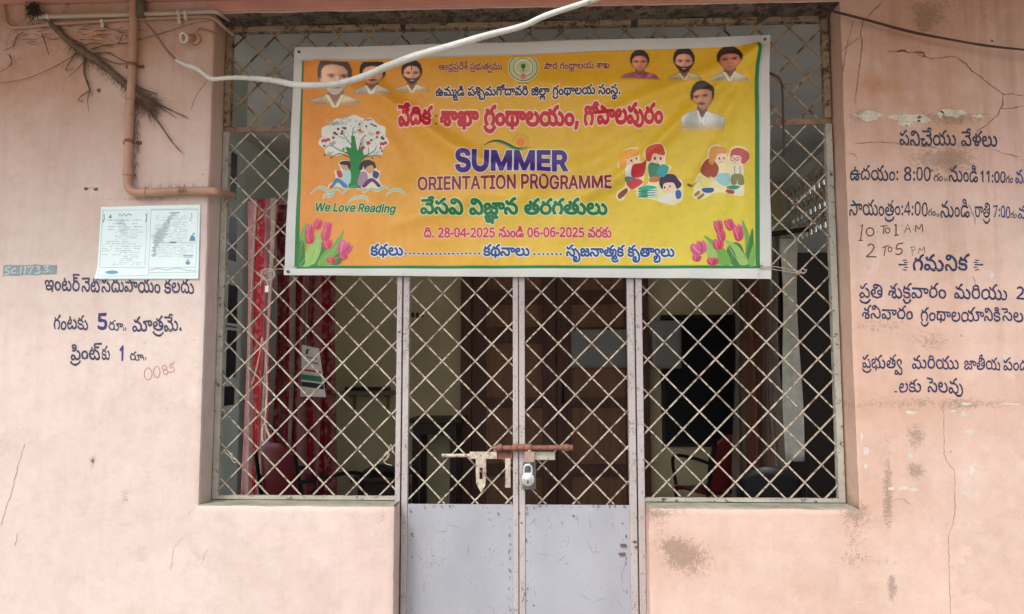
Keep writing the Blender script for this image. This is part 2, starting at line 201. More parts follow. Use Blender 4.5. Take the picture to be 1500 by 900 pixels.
't24':'518,-12 -59,0* -93,43* -56,40 -18,13 -34,26* -59,28* -35,0 -32,0* -27,-22* 0,-14 0,-17* 34,-22* 37,0 51,0* 74,41* 39,80* 0,60 0,24* -5,45* -13,41* -21,35* -16,15 -3,3* -11,-1* -3,2 -16,11* -40,13* -24,0 -37,0* -39,-36* 0,-27 0,-27* 31,-34* 31,0 30,0* 39,29* 0,34 0,24* -19,41* -15,13 64,11 14,-21* 19,-50* 0,-28 0,-37* -33,-55* -60,-30* -41,0 -36,0* -62,30* -38,58* 0,41 0,55* 83,77* 72,0 65,0* 88,-48* 53,-76* 24,-88* 0,-39 0,-57* -37,-95* -67,-70* -89,-39* -53,0 -55,0* -63,33* -28,52* 0,28 0,46* 71,62* 65,0 47,0* 87,-39* 51,-37 18,-10 25,-18* 46,-25* 50,-13* 31,0 59,0* 58,64* 0,61 0,58* -46,87* -80,64* -50,22 38,77 62,-26* 100,-88* 59,-117* 0,-71 0,-66* -50,-94* -91,-50*|298,-125 7,141 75,0 8,-141',
't13':'552,-12 -55,0* -78,23* -50,43* -17,30 16,7 -22,-43* -52,-45* -60,-15* -33,0 -74,0* -92,110* 0,96 0,97* 87,136* 159,73* 108,0 53,0* 90,-19* 79,-34* 37,-23 -49,-66 -34,22* -66,30* -72,15* -44,0 -64,0* -102,-31* -69,-62* -18,-45 -7,-20* -7,-46* 0,-24 0,-70* 51,-60* 46,0 49,0* 54,65* 4,53 78,0 2,-39* 33,-60* 36,-10 17,-7* 43,-6* 27,0 41,0* 40,35* 0,31 0,31* -37,28* -29,0 -27,0* -39,-29* 0,-35 0,-25* 20,-40* 14,-13 -66,-11 -14,22* -24,50* 0,28 0,40* 34,52* 63,26* 43,0 65,0* 77,-68* 0,-59 0,-33* -25,-52* -45,-35* -60,-18*|73,246 15,72 684,0 0,-72|423,624 -8,-146 -75,0 -7,146',
't495':'110,-386 -71,0* -107,49* -58,94* 0,67 0,58* 54,93* 96,59* 61,5 2,0* 16,2* 10,0 44,0* 71,-31* 43,-61* 0,-47 0,-49* -70,-69* -62,0 -38,0* -60,30* -33,60* 0,43 0,20* 14,39* 10,18 2,5* 1,9* 2,5 16,29* 38,58* 35,61* 22,65* 0,35 0,55* -68,81* -73,31 36,72 94,-39* 91,-129* 0,-69 0,-36* -23,-73* -46,-80* -33,-48 -3,-4* -3,-9* -3,-5 -17,-25* -21,-42* 0,-22 0,-34* 30,-34* 31,0 27,0* 31,31* 0,23 0,38* -50,34* -38,0 -13,0* -21,-2* -10,-2 -4,-1* -9,-1* -5,-2 -28,-9* -46,-39* -27,-58* 0,-39 0,-65* 84,-73* 79,0 62,0* 103,39* 38,42 63,-45 -54,-58* -140,-50*',
't187':'546,-12 -55,0* -78,23* -50,43* -17,30 16,7 -21,-43* -52,-45* -58,-15* -33,0 -73,0* -90,110* 0,96 0,97* 85,136* 157,73* 106,0 53,0* 90,-19* 79,-34* 37,-23 -49,-66 -34,22* -66,30* -72,15* -44,0 -82,0* -116,-53* -61,-102* 0,-73 0,-70* 49,-60* 43,0 47,0* 53,65* 4,53 78,0 2,-39* 33,-60* 36,-10 17,-7* 43,-6* 27,0 41,0* 40,35* 0,31 0,31* -37,28* -29,0 -27,0* -39,-29* 0,-35 0,-25* 20,-40* 14,-13 -66,-11 -14,22* -24,52* 0,32 0,56* 77,68* 63,0 42,0* 64,-34* 36,-59* 0,-37 0,-38* -25,-55* -45,-36* -60,-18*|367,432 -36,0* -63,16* -30,10 27,64 20,-8* 48,-13* 30,0 29,0* 47,15* 28,40* 0,39 0,5 0,45* -59,63* -43,0 -31,0* -34,-25* 0,-21 0,-19* 19,-19* 27,-6* 10,0 44,0* 50,40* 22,32 35,-44 -12,-20* -37,-42* -57,-29* -42,0 -34,0* -59,21* -37,46* 0,37 0,51* 73,63* 63,0 54,0* 77,-48* 41,-81* 0,-49 0,-88* -95,-75*',
't206':'361,-12 -55,0* -67,38* -31,60* 0,33 0,36* 34,56* 54,46* 30,21 7,5* 12,12* 5,4 38,32* 51,75* 0,55 0,38* -33,59* -64,36* -47,4 -15,3* -21,2* -18,0 -37,0* -40,-32* 0,-25 0,-24* 28,-30* 29,0 27,0* 35,27* 0,36 0,24* -19,41* -14,13 71,11 14,-22* 19,-49* 0,-28 0,-55* -70,-67* -64,0 -46,0* -58,36* -26,55* 0,28 0,41* 40,58* 76,31* 52,0 60,0* 97,-30* 69,-55* 36,-75* 0,-46 0,-62* -51,-94* -55,-45 -17,-15 -38,-29* -48,-41* -22,-36* 0,-22 0,-22* 31,-37* 42,0 38,0* 38,35* 0,32 0,46* -57,69* -97,40* -60,0 -64,0* -49,-43* 0,-35 0,-20* 11,-34* 5,-12 -76,-22 -9,20* -13,52* 0,22 0,37* 35,66* 82,42* 71,0 55,0* 99,-28* 48,-33 49,-30* 52,-87* 0,-55 0,-64* -85,-73*',
't476':'224,-337 -33,0* -49,22* -35,36* -13,21 19,3 -32,-43* -65,-39* -48,0 -55,0* -76,65* 0,58 0,28* 33,55* 36,19 -8,-19 -96,0 0,69 199,0 0,-65 -48,-11* -40,-45* 0,-26 0,-29* 38,-28* 25,0 41,0* 41,49* 7,34 73,0 4,-29* 23,-37* 35,-17* 22,0 29,0* 46,33* 27,75* 0,63 0,83* -55,155* -95,137* -123,111* -69,39 40,70 66,-38* 135,-118* 112,-154* 68,-185* 0,-106 0,-114* -93,-122*',
't401':'294,500 78,0* 112,-59* 59,-109* 0,-77 0,-63* -24,-96* -35,-74* -19,-30 -83,37 19,28* 36,60* 23,77* 0,51 0,49* -32,82* -75,49* -64,0 -51,0* -74,-42* -41,-80* 0,-57 0,-68* 44,-103* 34,-46 -83,-37 -34,52* -44,128* 0,73 0,69* 57,116* 113,70*|675,420 -37,0* -53,22* -32,36* -15,44* 0,22 0,32* 19,46* 14,21 88,7 -25,-25* -23,-47* 0,-25 0,-30* 35,-37* 33,0 35,0* 29,37* 0,27 0,42* -51,33* -46,0 -125,0 -49,0* -46,-52* -6,-41 -78,0 -7,46* -54,47* -32,0 -16,0 -38,0* -38,-35* 0,-26 0,-19* 15,-29* 36,-16* 31,0 29,0 0,-75 -31,0 -48,0* -73,33* -41,64* 0,45 0,59* 85,74* 70,0 8,0 34,0* 55,-15* 45,-41* 17,-38 -15,5 14,29* 39,40* 59,20* 44,0 65,0 71,0* 76,-16* 27,-22 21,-16* 26,-55* 0,-38 0,-63* -76,-70*|702,850 61,0* 69,-51* 17,-45 -76,-20 -5,15* -19,23* -27,12* -19,0 -27,0* -40,-28* 0,-27 0,-14* 19,-35* 30,-20 -74,-28 -27,25* -23,50* 0,30 0,36* 37,50* 64,27*',
't156':'509,-12 -37,0* -58,20* -45,45* -21,37 19,2 -21,-43* -52,-45* -58,-16* -33,0 -73,0* -90,112* 0,100 0,94* 81,127* 146,65* 95,0 95,0* 141,-65* 78,-127* 0,-94 0,-68* -41,-95* -75,-49*|501,67 42,0* 50,62* 0,73 0,65* -49,100* -99,58* -76,0 -15,0 -75,0* -103,-55* -53,-99* 0,-66 0,-75* 49,-63* 43,0 45,0* 55,65* 4,53 78,0 4,-61* 63,-57*|884,220 -37,0* -53,22* -32,37* -15,44* 0,21 0,32* 19,46* 14,21 88,7 -25,-25* -23,-47* 0,-25 0,-30* 35,-37* 33,0 35,0* 29,37* 0,27 0,42* -51,33* -46,0 -813,0 0,75 771,0 43,0* 60,-7* 44,-16* 18,-15 21,-16* 26,-55* 0,-38 0,-63* -76,-70*',
't54':'481,-12 -46,0* -70,36* -59,64* -33,43 -29,40* -42,36* -30,0 -28,0* -37,-36* 0,-35 0,-31* 39,-42* 34,0 34,0* 45,40* 16,38 53,-60 -19,-27* -42,-42* -53,-24* -39,0 -53,0* -64,44* -29,69* 0,37 0,44* 38,64* 64,36* 39,0 36,0* 56,-25* 54,-53* 32,-43 27,-35* 42,-42* 42,-17* 27,0 53,0* 54,64* 0,61 0,57* -46,87* -82,59* -110,30* -63,0 -49,0 83,75 111,-7* 157,-81* 82,-133* 0,-85 0,-59* -42,-94* -87,-53*|239,425 -29,0* -53,22* -44,61* -16,56 83,27 15,-55* 28,-36* 22,0 20,0* 35,25* 32,40 31,40 34,44* 57,52* 64,24* 44,0 6,-77 -35,-2* -47,-18* -39,-39* -26,-33 -23,-30 -28,-36* -50,-44* -51,-21*',
't201':'279,683 70,0* 96,-59* 49,-97* 0,-58 0,-18* -5,-36* -3,-11 -70,34 1,5* 0,7* 0,4 0,33* -24,71* -60,49* -54,0 -49,0* -40,-41* 0,-26 0,-25* 25,-34* 22,-13 -87,-20 -19,19* -20,50* 0,25 0,39* 36,64* 74,38*|35,236 0,78* 66,119* 117,67* 78,0 79,0* 117,-65* 66,-118* 0,-80 0,-74* -64,-113* -118,-62* -80,0 -79,0* -117,62* -65,111*|118,248 0,-81* 90,-100* 88,0 60,0* 79,45* 40,80* 0,50 0,51* -39,83* -79,49* -61,0 -61,0* -79,-49* -38,-80*',
't182':'530,-12 -38,0* -59,21* -47,44* -20,36 20,1 -26,-41* -54,-44* -62,-17* -39,0 -55,0* -73,39* -36,65* 0,38 0,41* 33,58* 66,43* 49,17 41,15* 48,34* 0,33 0,16* -14,25* -33,15* -28,0 -43,0* -42,-33* 0,-29 0,-13* 7,-22* 3,-7 -75,-21 -8,15* -9,37* 0,21 0,32* 34,57* 74,36* 59,0 60,0* 68,-40* 29,-60* 0,-30 0,-38* -30,-53* -59,-38* -44,-16 -53,-20* -51,-41* 0,-33 0,-29* 41,-35* 43,0 42,0* 55,29* 29,54* 3,35 78,0 4,-61* 64,-57* 45,0 47,0* 44,40* 0,35 0,23* -14,38* -11,18 74,31 15,-22* 19,-63* 0,-32 0,-46* -40,-66* -76,-35*|512,252 -54,0* -84,30* -58,49* -17,26 36,57 29,-44* 101,-43* 49,0 49,0* 52,48* 0,48 0,4 0,27* -22,55* -47,37* -38,0 -31,0* -34,-24* 0,-22 0,-19* 19,-19* 27,-6* 10,0 44,0* 49,41* 22,32 36,-50 -13,-19* -37,-41* -57,-28* -43,0 -51,0* -77,50* 0,56 0,51* 72,63* 64,0 59,0* 81,-53* 41,-86* 0,-49 0,-50* -40,-78* -78,-43*',
't167':'356,-12 -105,0* -143,72* -73,127* 0,82 0,74* 51,103* 86,54* 53,0 40,0* 59,-31* 33,-57* 0,-39 0,-40* -34,-63* -69,-35* -53,0 -33,0* -56,22* -41,32* -13,15 23,62 8,-11* 29,-29* 46,-21* 32,0 41,0* 41,34* 0,30 0,29* -32,31* -26,0 -48,0* -58,-78* 0,-67 0,-18 0,-40* 29,-71* 58,-56* 91,-32* 61,0 70,0* 107,39* 61,81* 0,62 0,66* -76,96* -57,21 96,29 59,-33* 61,-112* 0,-66 0,-73* -64,-119* -140,-70*|891,220 -37,0* -53,22* -32,37* -15,44* 0,21 0,32* 19,46* 14,21 88,7 -25,-25* -23,-47* 0,-25 0,-30* 35,-37* 33,0 35,0* 29,37* 0,27 0,42* -51,33* -46,0 -466,0 0,75 424,0 43,0* 60,-7* 44,-16* 18,-15 21,-16* 26,-55* 0,-38 0,-63* -76,-70*',
't499':'-411,-61 49,0* 57,-46* 22,-41 -16,0 23,42* 57,45* 48,0 43,0* 59,-37* 32,-62* 0,-36 0,-41* -30,-65* -45,-50* -23,-19 -52,49 35,27* 44,59* 0,37 0,28* -32,39* -35,0 -36,0* -40,-45* -6,-39 -68,0 -4,38* -43,46* -38,0 -31,0* -33,-39* 0,-29 0,-37* 44,-56* 35,-28 -52,-50 -24,21* -45,50* -29,65* 0,40 0,36* 32,61* 60,37*',
't554':'-289,-283 -67,0* -107,45* -81,91* -29,68 70,36 23,-58* 63,-71* 80,-32* 48,0 50,0* 79,32* 62,71* 23,58 70,-36 -29,-68* -80,-91* -107,-45*',
't57':'472,-12 -47,0* -70,31* -62,65* -37,49 -21,29* -29,33* -25,14* -17,0 -23,0* -30,-37* 0,-29 0,-35* 24,-62* 24,-32 -81,-27 -22,35* -27,75* 0,46 0,41* 35,64* 61,38* 40,0 39,0* 53,-27* 45,-49* 26,-35 30,-39* 44,-47* 46,-22* 32,0 50,0* 54,65* 0,61 0,58* -46,87* -80,63* -50,22 38,77 62,-26* 100,-88* 59,-117* 0,-71 0,-65* -45,-95* -86,-50*|197,425 -29,0* -53,22* -44,61* -16,56 83,27 15,-55* 28,-36* 22,0 20,0* 35,25* 32,40 31,40 34,44* 57,52* 64,24* 44,0 6,-77 -35,-2* -47,-18* -39,-39* -26,-33 -23,-30 -28,-36* -50,-44* -51,-21*',
't487':'-156,-386 -39,0* -56,29* -21,44 19,0 -26,-41* -52,-32* -44,0 -39,0* -52,39* -25,63* 0,36 0,59* 59,83* 103,45* 65,0 71,0* 102,-48* 54,-85* 0,-55 0,-35* -23,-63* -52,-39*|-167,-322 28,0* 31,39* 0,33 0,56* -82,69* -74,0 -78,0* -78,-68* 0,-55 0,-34* 32,-40* 28,0 24,0* 30,25* 8,26 69,0 8,-28* 29,-23*|-300,-467 6,95 63,0 4,-95|-307,-208 0,22* 26,19* 17,0 18,0* 26,-19* 0,-22 0,-22* -26,-19* -18,0 -17,0* -26,19*',
't626':'72,57 0,36* 36,31* 25,0 26,0* 37,-31* 0,-36 0,-37* -37,-32* -26,0 -25,0* -36,32*',
't321':'481,-12 -46,0* -70,36* -59,64* -33,43 -29,40* -42,36* -30,0 -28,0* -37,-36* 0,-35 0,-31* 39,-42* 34,0 34,0* 45,40* 16,38 53,-60 -19,-27* -42,-42* -53,-24* -39,0 -53,0* -64,44* -29,69* 0,37 0,44* 38,64* 64,36* 39,0 36,0* 56,-25* 54,-53* 32,-43 27,-35* 42,-42* 42,-17* 28,0 52,0* 54,64* 0,61 0,64* -56,92* -88,61* -47,16 -106,0 0,75 41,0 122,-26 59,-22* 98,-73* 60,-109* 0,-76 0,-59* -42,-94* -87,-53*|631,553 0,-33* -23,-47* -16,-13 -23,-19* -65,-16* -57,0 -122,0 0,75 134,0 32,0* 33,6* 10,9 8,7* 7,18* 0,12 0,13* -8,20* -8,7 -10,8* -30,8* -35,0 -389,0 0,75 383,0 55,0* 63,-16* 23,-20 17,-15* 21,-45*|525,832 61,0* 69,-51* 17,-45 -76,-20 -5,15* -18,23* -27,12* -20,0 -27,0* -40,-28* 0,-27 0,-14* 19,-35* 30,-20 -74,-28 -27,25* -23,50* 0,30 0,36* 37,50* 64,27*',
't192':'329,683 77,0* 107,-59* 56,-97* 0,-58 0,-18* -5,-36* -3,-11 -70,34 1,5* 0,7* 0,4 0,33* -30,71* -72,49* -62,0 -57,0* -49,-41* 0,-26 0,-25* 24,-34* 22,-13 -87,-20 -18,19* -20,50* 0,25 0,39* 39,64* 83,38*|504,-12 -37,0* -58,20* -45,45* -21,37 19,2 -21,-43* -52,-45* -58,-16* -33,0 -73,0* -90,112* 0,100 0,89* 78,135* 144,76* 100,0 100,0* 140,-77* 74,-135* 0,-88 0,-68* -41,-95* -75,-49*|496,67 42,0* 50,62* 0,73 0,65* -49,100* -99,58* -76,0 -15,0 -75,0* -103,-55* -53,-99* 0,-66 0,-75* 49,-63* 43,0 45,0* 55,65* 4,53 78,0 4,-61* 63,-57*',
't23':'264,-12 -64,0* -103,36* -67,70* -12,52 86,23 9,-31* 37,-46* 65,-25* 52,0 53,0* 61,19* 27,33* 0,22 0,20* -20,30* -48,19* -43,3 -65,5 -52,4* -75,17* -24,19 -21,16* -23,49* 0,34 0,41* 48,65* 95,37* 72,0 66,0* 89,-25* 59,-61* 18,-54 -86,-22 -9,29* -33,39* -58,19* -46,0 -50,0* -58,-18* -24,-30* 0,-19 0,-27* 45,-31* 66,-5 77,-5 52,-4* 65,-22* 21,-17 23,-19* 22,-54* 0,-32 0,-50* -51,-69* -101,-35*|234,425 -29,0* -53,22* -44,61* -16,56 83,27 15,-55* 28,-36* 22,0 20,0* 35,25* 32,40 31,40 34,44* 57,52* 64,24* 44,0 6,-77 -35,-2* -47,-18* -39,-39* -26,-33 -23,-30 -28,-36* -50,-44* -51,-21*',
't140':'518,-12 -59,0* -93,43* -57,41 -17,12 -34,26* -59,28* -35,0 -32,0* -27,-22* 0,-14 0,-17* 34,-22* 37,0 51,0* 74,41* 39,80* 0,60 0,24* -5,45* -13,41* -21,35* -16,15 -3,3* -11,-1* -3,2 -16,11* -40,13* -24,0 -37,0* -39,-36* 0,-27 0,-27* 31,-34* 31,0 30,0* 39,29* 0,34 0,24* -19,41* -15,13 64,11 14,-21* 19,-50* 0,-28 0,-37* -33,-55* -60,-30* -41,0 -36,0* -62,30* -38,58* 0,41 0,55* 83,77* 72,0 65,0* 88,-48* 53,-76* 24,-88* 0,-39 0,-57* -37,-95* -67,-70* -89,-39* -53,0 -55,0* -63,33* -28,52* 0,28 0,46* 71,62* 65,0 47,0* 87,-39* 51,-37 18,-10 25,-18* 46,-25* 50,-13* 31,0 59,0* 58,64* 0,61 0,56* -45,87* -77,67* -48,24 47,49 65,-25* 92,-82* 49,-106* 0,-64 0,-66* -50,-94* -91,-50*|298,-125 7,141 75,0 8,-141|921,220 -37,0* -53,22* -32,37* -15,44* 0,21 0,32* 19,46* 14,21 88,7 -25,-25* -23,-47* 0,-25 0,-30* 35,-37* 33,0 35,0* 29,37* 0,27 0,42* -51,33* -46,0 -484,0 0,75 442,0 43,0* 60,-7* 44,-16* 18,-15 21,-16* 26,-55* 0,-38 0,-63* -76,-70*',
't624':'185,116 7,-11 -9,-35* -28,-82* -33,-81* -16,-36 -65,0 10,38* 19,87* 16,85* 5,35',
't159':'485,-12 -48,0* -71,36* -60,64* -33,43 -29,40* -42,36* -30,0 -28,0* -37,-36* 0,-35 0,-31* 39,-42* 34,0 34,0* 45,40* 16,38 53,-60 -19,-27* -42,-42* -53,-24* -39,0 -53,0* -64,44* -29,69* 0,37 0,44* 38,64* 64,36* 39,0 36,0* 56,-25* 54,-53* 32,-43 27,-35* 42,-42* 44,-17* 29,0 50,0* 53,63* 0,70 0,67* -52,124* -44,54 -8,24 -55,56* -122,80* -68,31 36,76 54,-22* 108,-68* 100,-88* 40,-53 11,-26 40,-55* 43,-130* 0,-72 0,-66* -45,-94* -85,-50*|875,220 -37,0* -53,22* -32,37* -15,44* 0,21 0,32* 19,46* 14,21 88,7 -25,-25* -23,-47* 0,-25 0,-30* 35,-37* 33,0 35,0* 29,37* 0,27 0,42* -51,33* -46,0 -749,0 0,75 707,0 43,0* 60,-7* 44,-16* 18,-15 21,-16* 26,-55* 0,-38 0,-63* -76,-70*',
't248':'484,-9 -20,0* -35,7* -16,6 -40,16* -65,65* -35,46 -29,40* -42,36* -30,0 -28,0* -37,-36* 0,-35 0,-31* 39,-42* 34,0 34,0* 45,40* 16,38 53,-60 -19,-27* -42,-42* -53,-24* -39,0 -53,0* -64,44* -29,69* 0,37 0,44* 38,64* 64,36* 39,0 36,0* 56,-25* 54,-53* 32,-43 27,-35* 42,-42* 44,-17* 29,0 50,0* 53,65* 0,61 0,58* -46,86* -80,64* -50,22 38,77 62,-26* 100,-88* 59,-117* 0,-71 0,-99* -101,-108*|695,-146 -66,0* -111,40* -106,83* -61,66 107,-1 32,-36* 68,-49* 80,-24* 49,0 57,0* 87,43* 49,86* 0,65 0,69* -47,114* -89,86* -62,27 37,77 76,-34* 109,-110* 59,-142* 0,-83 0,-88* -65,-124* -120,-65*|197,425 -29,0* -53,22* -44,61* -16,56 83,27 15,-55* 28,-36* 22,0 20,0* 35,25* 32,40 31,40 34,44* 57,52* 64,24* 44,0 6,-77 -35,-2* -47,-18* -39,-39* -26,-33 -23,-30 -28,-36* -50,-44* -51,-21*',
't205':'481,-12 -46,0* -70,36* -59,64* -33,43 -29,40* -42,36* -30,0 -28,0* -37,-36* 0,-35 0,-31* 39,-42* 34,0 34,0* 45,40* 16,38 53,-60 -19,-27* -42,-42* -53,-24* -39,0 -53,0* -64,44* -29,69* 0,37 0,44* 38,64* 64,36* 39,0 36,0* 56,-25* 54,-53* 32,-43 27,-35* 42,-42* 42,-17* 28,0 35,0* 47,31* 24,70* 0,57 0,66* -44,131* -78,112* -104,79* -60,13 -12,3* -26,3* -13,0 -37,0* -40,-32* 0,-24 0,-25* 28,-30* 29,0 27,0* 35,28* 0,35 0,24* -19,41* -14,13 71,11 14,-22* 19,-49* 0,-27 0,-56* -70,-67* -64,0 -46,0* -58,38* -26,55* 0,27 0,42* 41,57* 74,30* 49,0 79,0* 146,-73* 115,-130* 67,-174* 0,-101 0,-81* -46,-104* -87,-50*',
't146':'530,-12 -38,0* -59,21* -47,44* -20,36 20,1 -26,-41* -54,-44* -62,-17* -39,0 -55,0* -73,39* -36,65* 0,38 0,41* 33,58* 66,43* 49,17 41,15* 48,34* 0,33 0,16* -14,25* -33,15* -28,0 -43,0* -42,-33* 0,-29 0,-13* 7,-22* 3,-7 -75,-21 -8,15* -9,37* 0,21 0,32* 34,57* 74,36* 59,0 60,0* 68,-40* 29,-60* 0,-30 0,-38* -30,-53* -59,-38* -44,-16 -53,-20* -51,-41* 0,-33 0,-29* 41,-35* 43,0 42,0* 55,29* 29,54* 3,35 78,0 4,-61* 64,-57* 45,0 47,0* 44,40* 0,35 0,23* -14,38* -11,18 74,31 15,-22* 19,-63* 0,-32 0,-46* -40,-66* -76,-35*|673,377 0,-53* -83,-72* -78,0 -54,0* -84,30* -58,49* -17,26 36,57 29,-44* 102,-43* 48,0 27,0* 34,12* 17,22* 0,15 0,30* -49,26* -26,0 -11,0* -27,-2* -11,-2 -7,56 13,3* 34,4* 21,0 35,0* 66,-23* 43,-50*|890,220 -37,0* -53,22* -32,37* -15,44* 0,21 0,32* 19,46* 14,21 88,7 -25,-25* -23,-47* 0,-25 0,-30* 35,-37* 33,0 35,0* 29,37* 0,27 0,42* -51,33* -46,0 -409,0 0,75 367,0 43,0* 60,-7* 44,-16* 18,-15 21,-16* 26,-55* 0,-38 0,-63* -76,-70*',
't480':'-437,-386 -50,0* -65,24* -30,43* 0,28 0,41* 73,49* 67,0 72,0* 96,-53* 28,-36 14,-20* 16,-42* 0,-24 0,-16* -6,-33* -7,-15 -61,10 5,11* 5,26* 0,17 0,17* -10,30* -10,13 -19,26* -69,30* -50,0 -43,0* -34,-17* 0,-15 0,-10* 16,-16* 38,-9* 34,0 44,0* 73,22* 25,25 17,15* 15,39* 0,22 0,44* -38,35* -27,0 -28,0* -32,-30* -5,-21 -69,0 -5,26* -32,27* -26,0 -23,0* -23,-18* 0,-17 0,-7* 4,-15* 2,-7 -63,-13 -4,11* -8,29* 0,18 0,40* 63,41* 45,0 41,0* 53,-34* 19,-37 -18,-2 22,43* 62,30* 32,0 27,0* 47,-18* 34,-35* 19,-50* 0,-32 0,-39* -32,-65* -28,-24 -4,-3* -6,-3* -4,-3 -36,-25* -88,-28*|-222,-194 -7,57 229,0 0,-57|-68,-61 -5,-96 -63,0 -5,96',
't42':'472,-12 -47,0* -70,31* -62,65* -37,49 -21,29* -29,33* -25,14* -17,0 -23,0* -30,-37* 0,-29 0,-35* 24,-62* 24,-32 -81,-27 -22,35* -27,75* 0,46 0,41* 35,64* 61,38* 40,0 39,0* 53,-27* 45,-49* 26,-35 30,-39* 45,-48* 45,-21* 30,0 52,0* 54,66* 0,61 0,56* -46,86* -82,59* -110,30* -64,0 -44,0 78,75 112,-7* 156,-81* 83,-133* 0,-85 0,-62* -44,-93* -86,-51*|236,425 -29,0* -53,22* -44,61* -16,56 83,27 15,-55* 28,-36* 22,0 20,0* 35,25* 32,40 31,40 34,44* 57,52* 64,24* 44,0 6,-77 -35,-2* -47,-18* -39,-39* -26,-33 -23,-30 -28,-36* -50,-44* -51,-21*',
't630':'520,0 -472,0 0,73 187,169 56,51* 75,75* 37,70* 0,41 0,35* -31,47* -58,25* -39,0 -52,0* -79,-36* -41,-32 -47,59 28,24* 67,38* 79,22* 45,0 67,0* 96,-41* 53,-77* 0,-53 0,-52* -41,-88* -77,-85* -55,-49 -149,-132 0,-4 351,0',
't636':'285,661 63,0* 96,-36* 55,-69* 0,-50 0,-39* -35,-60* -62,-43* -39,-17 45,-18* 72,-49* 42,-66* 0,-45 0,-55* -58,-80* -105,-44* -71,0 -115,0* -124,93* 0,84 0,44* 39,66* 68,49* 41,16 -37,19* -56,45* -32,60* 0,40 0,50* 56,69* 96,36*|133,167 0,-46* 75,-61* 78,0 74,0* 78,61* 0,49 0,31* -38,47* -67,37* -46,15 -17,6 -44,-17* -62,-40* -31,-49*|284,590 -57,0* -71,-46* 0,-44 0,-31* 36,-43* 60,-31* 37,-14 35,13* 57,31* 33,44* 0,31 0,44* -71,46*',
't625':'40,214 0,78 242,0 0,-78',
't628':'523,326 0,-79* -27,-125* -58,-87* -90,-45* -63,0 -80,0* -105,80* -51,151* 0,105 0,106* 48,149* 105,80* 83,0 80,0* 106,-79* 52,-150*|135,326 0,-87* 29,-116* 66,-58* 55,0 55,0* 66,57* 30,116* 0,88 0,87* -30,116* -66,57* -55,0 -55,0* -66,-57* -29,-116*',
't632':'552,146 -106,0 0,-146 -83,0 0,146 -342,0 0,74 336,435 89,0 0,-435 106,0|363,225 0,197 0,31* 1,48* 3,41* 1,19 -4,0 -9,-16* -28,-43* -17,-23 -200,-254',
't633':'272,402 74,0* 109,-45* 60,-86* 0,-62 0,-68* -64,-98* -119,-53* -84,0 -55,0* -97,20* -33,19 0,83 36,-22* 105,-25* 47,0 53,0* 79,29* 44,61* 0,46 0,62* -85,65* -94,0 -29,0* -73,-10* -22,-5 -44,28 27,310 358,0 0,-80 -286,0 -15,-179 17,3* 56,7*',
't634':'55,278 0,70* 27,136* 71,111* 128,66* 101,0 21,0* 51,-4* 16,-5 0,-75 -18,6* -45,6* -23,0 -70,0* -92,-41* -53,-72* -25,-95* -2,-53 4,0 14,22* 45,39* 66,24* 46,0 62,0* 94,-47* 52,-90* 0,-64 0,-69* -56,-100* -101,-53* -70,0 -51,0* -88,35* -67,71* -37,109*|297,64 64,0* 79,72* 0,76 0,61* -69,71* -71,0 -48,0* -71,-35* -39,-54* 0,-28 0,-29* 19,-58* 39,-47* 58,-29*',
't39':'504,-12 -37,0* -58,20* -45,45* -21,37 19,2 -21,-43* -52,-45* -58,-16* -33,0 -73,0* -90,112* 0,100 0,89* 78,135* 144,76* 100,0 100,0* 140,-77* 74,-135* 0,-88 0,-68* -41,-95* -75,-49*|496,67 42,0* 50,62* 0,73 0,65* -49,100* -99,58* -76,0 -15,0 -75,0* -103,-55* -53,-99* 0,-66 0,-75* 49,-63* 43,0 30,0* 41,26* 26,46* 7,30 78,0 6,-34* 31,-45* 43,-23*|308,-125 7,141 75,0 8,-141|300,268 0,32* 30,26* 24,0 22,0* 31,-26* 0,-32 0,-32* -31,-28* -22,0 -24,0* -30,28*|323,425 -29,0* -53,22* -44,61* -16,56 83,27 15,-55* 28,-36* 22,0 20,0* 35,25* 32,40 31,40 34,44* 57,52* 64,24* 44,0 6,-77 -35,-2* -47,-18* -39,-39* -26,-33 -23,-30 -28,-36* -50,-44* -51,-21*',
't158':'472,-12 -47,0* -70,31* -62,65* -37,49 -21,29* -29,33* -25,14* -17,0 -23,0* -30,-37* 0,-29 0,-35* 24,-62* 24,-32 -81,-27 -22,35* -27,75* 0,46 0,41* 35,64* 61,38* 40,0 39,0* 53,-27* 45,-49* 26,-35 30,-39* 44,-47* 46,-22* 32,0 50,0* 54,65* 0,61 0,67* -62,93* -97,59* -55,15 149,11 43,-18* 66,-73* 39,-96* 0,-55 0,-64* -45,-94* -86,-50*|883,220 -37,0* -53,22* -32,37* -15,44* 0,21 0,32* 19,46* 14,21 88,7 -25,-25* -23,-47* 0,-25 0,-30* 35,-37* 33,0 35,0* 29,37* 0,27 0,42* -51,33* -46,0 -757,0 0,75 715,0 43,0* 60,-7* 44,-16* 18,-15 21,-16* 26,-55* 0,-38 0,-63* -76,-70*',
't65':'97,-386 -71,0* -102,52* -54,91* 0,57 0,53* 43,76* 74,42* 45,0 45,0* 57,-33* 27,-53* 0,-30 0,-38* -32,-57* -65,-30* -51,0 -21,0* -45,13* -22,13 -9,73 23,-19* 42,-16* 27,0 39,0* 41,30* 0,27 0,26* -31,30* -26,0 -41,0* -49,-58* 0,-46 0,-5 0,-60* 81,-67* 80,0 38,0* 76,19* 64,50* 39,91* 0,72 0,77* -54,149* -95,134* -123,113* -70,40 41,70 66,-38* 134,-118* 112,-152* 68,-178* 0,-98 0,-79* -46,-115* -82,-73* -109,-35*',
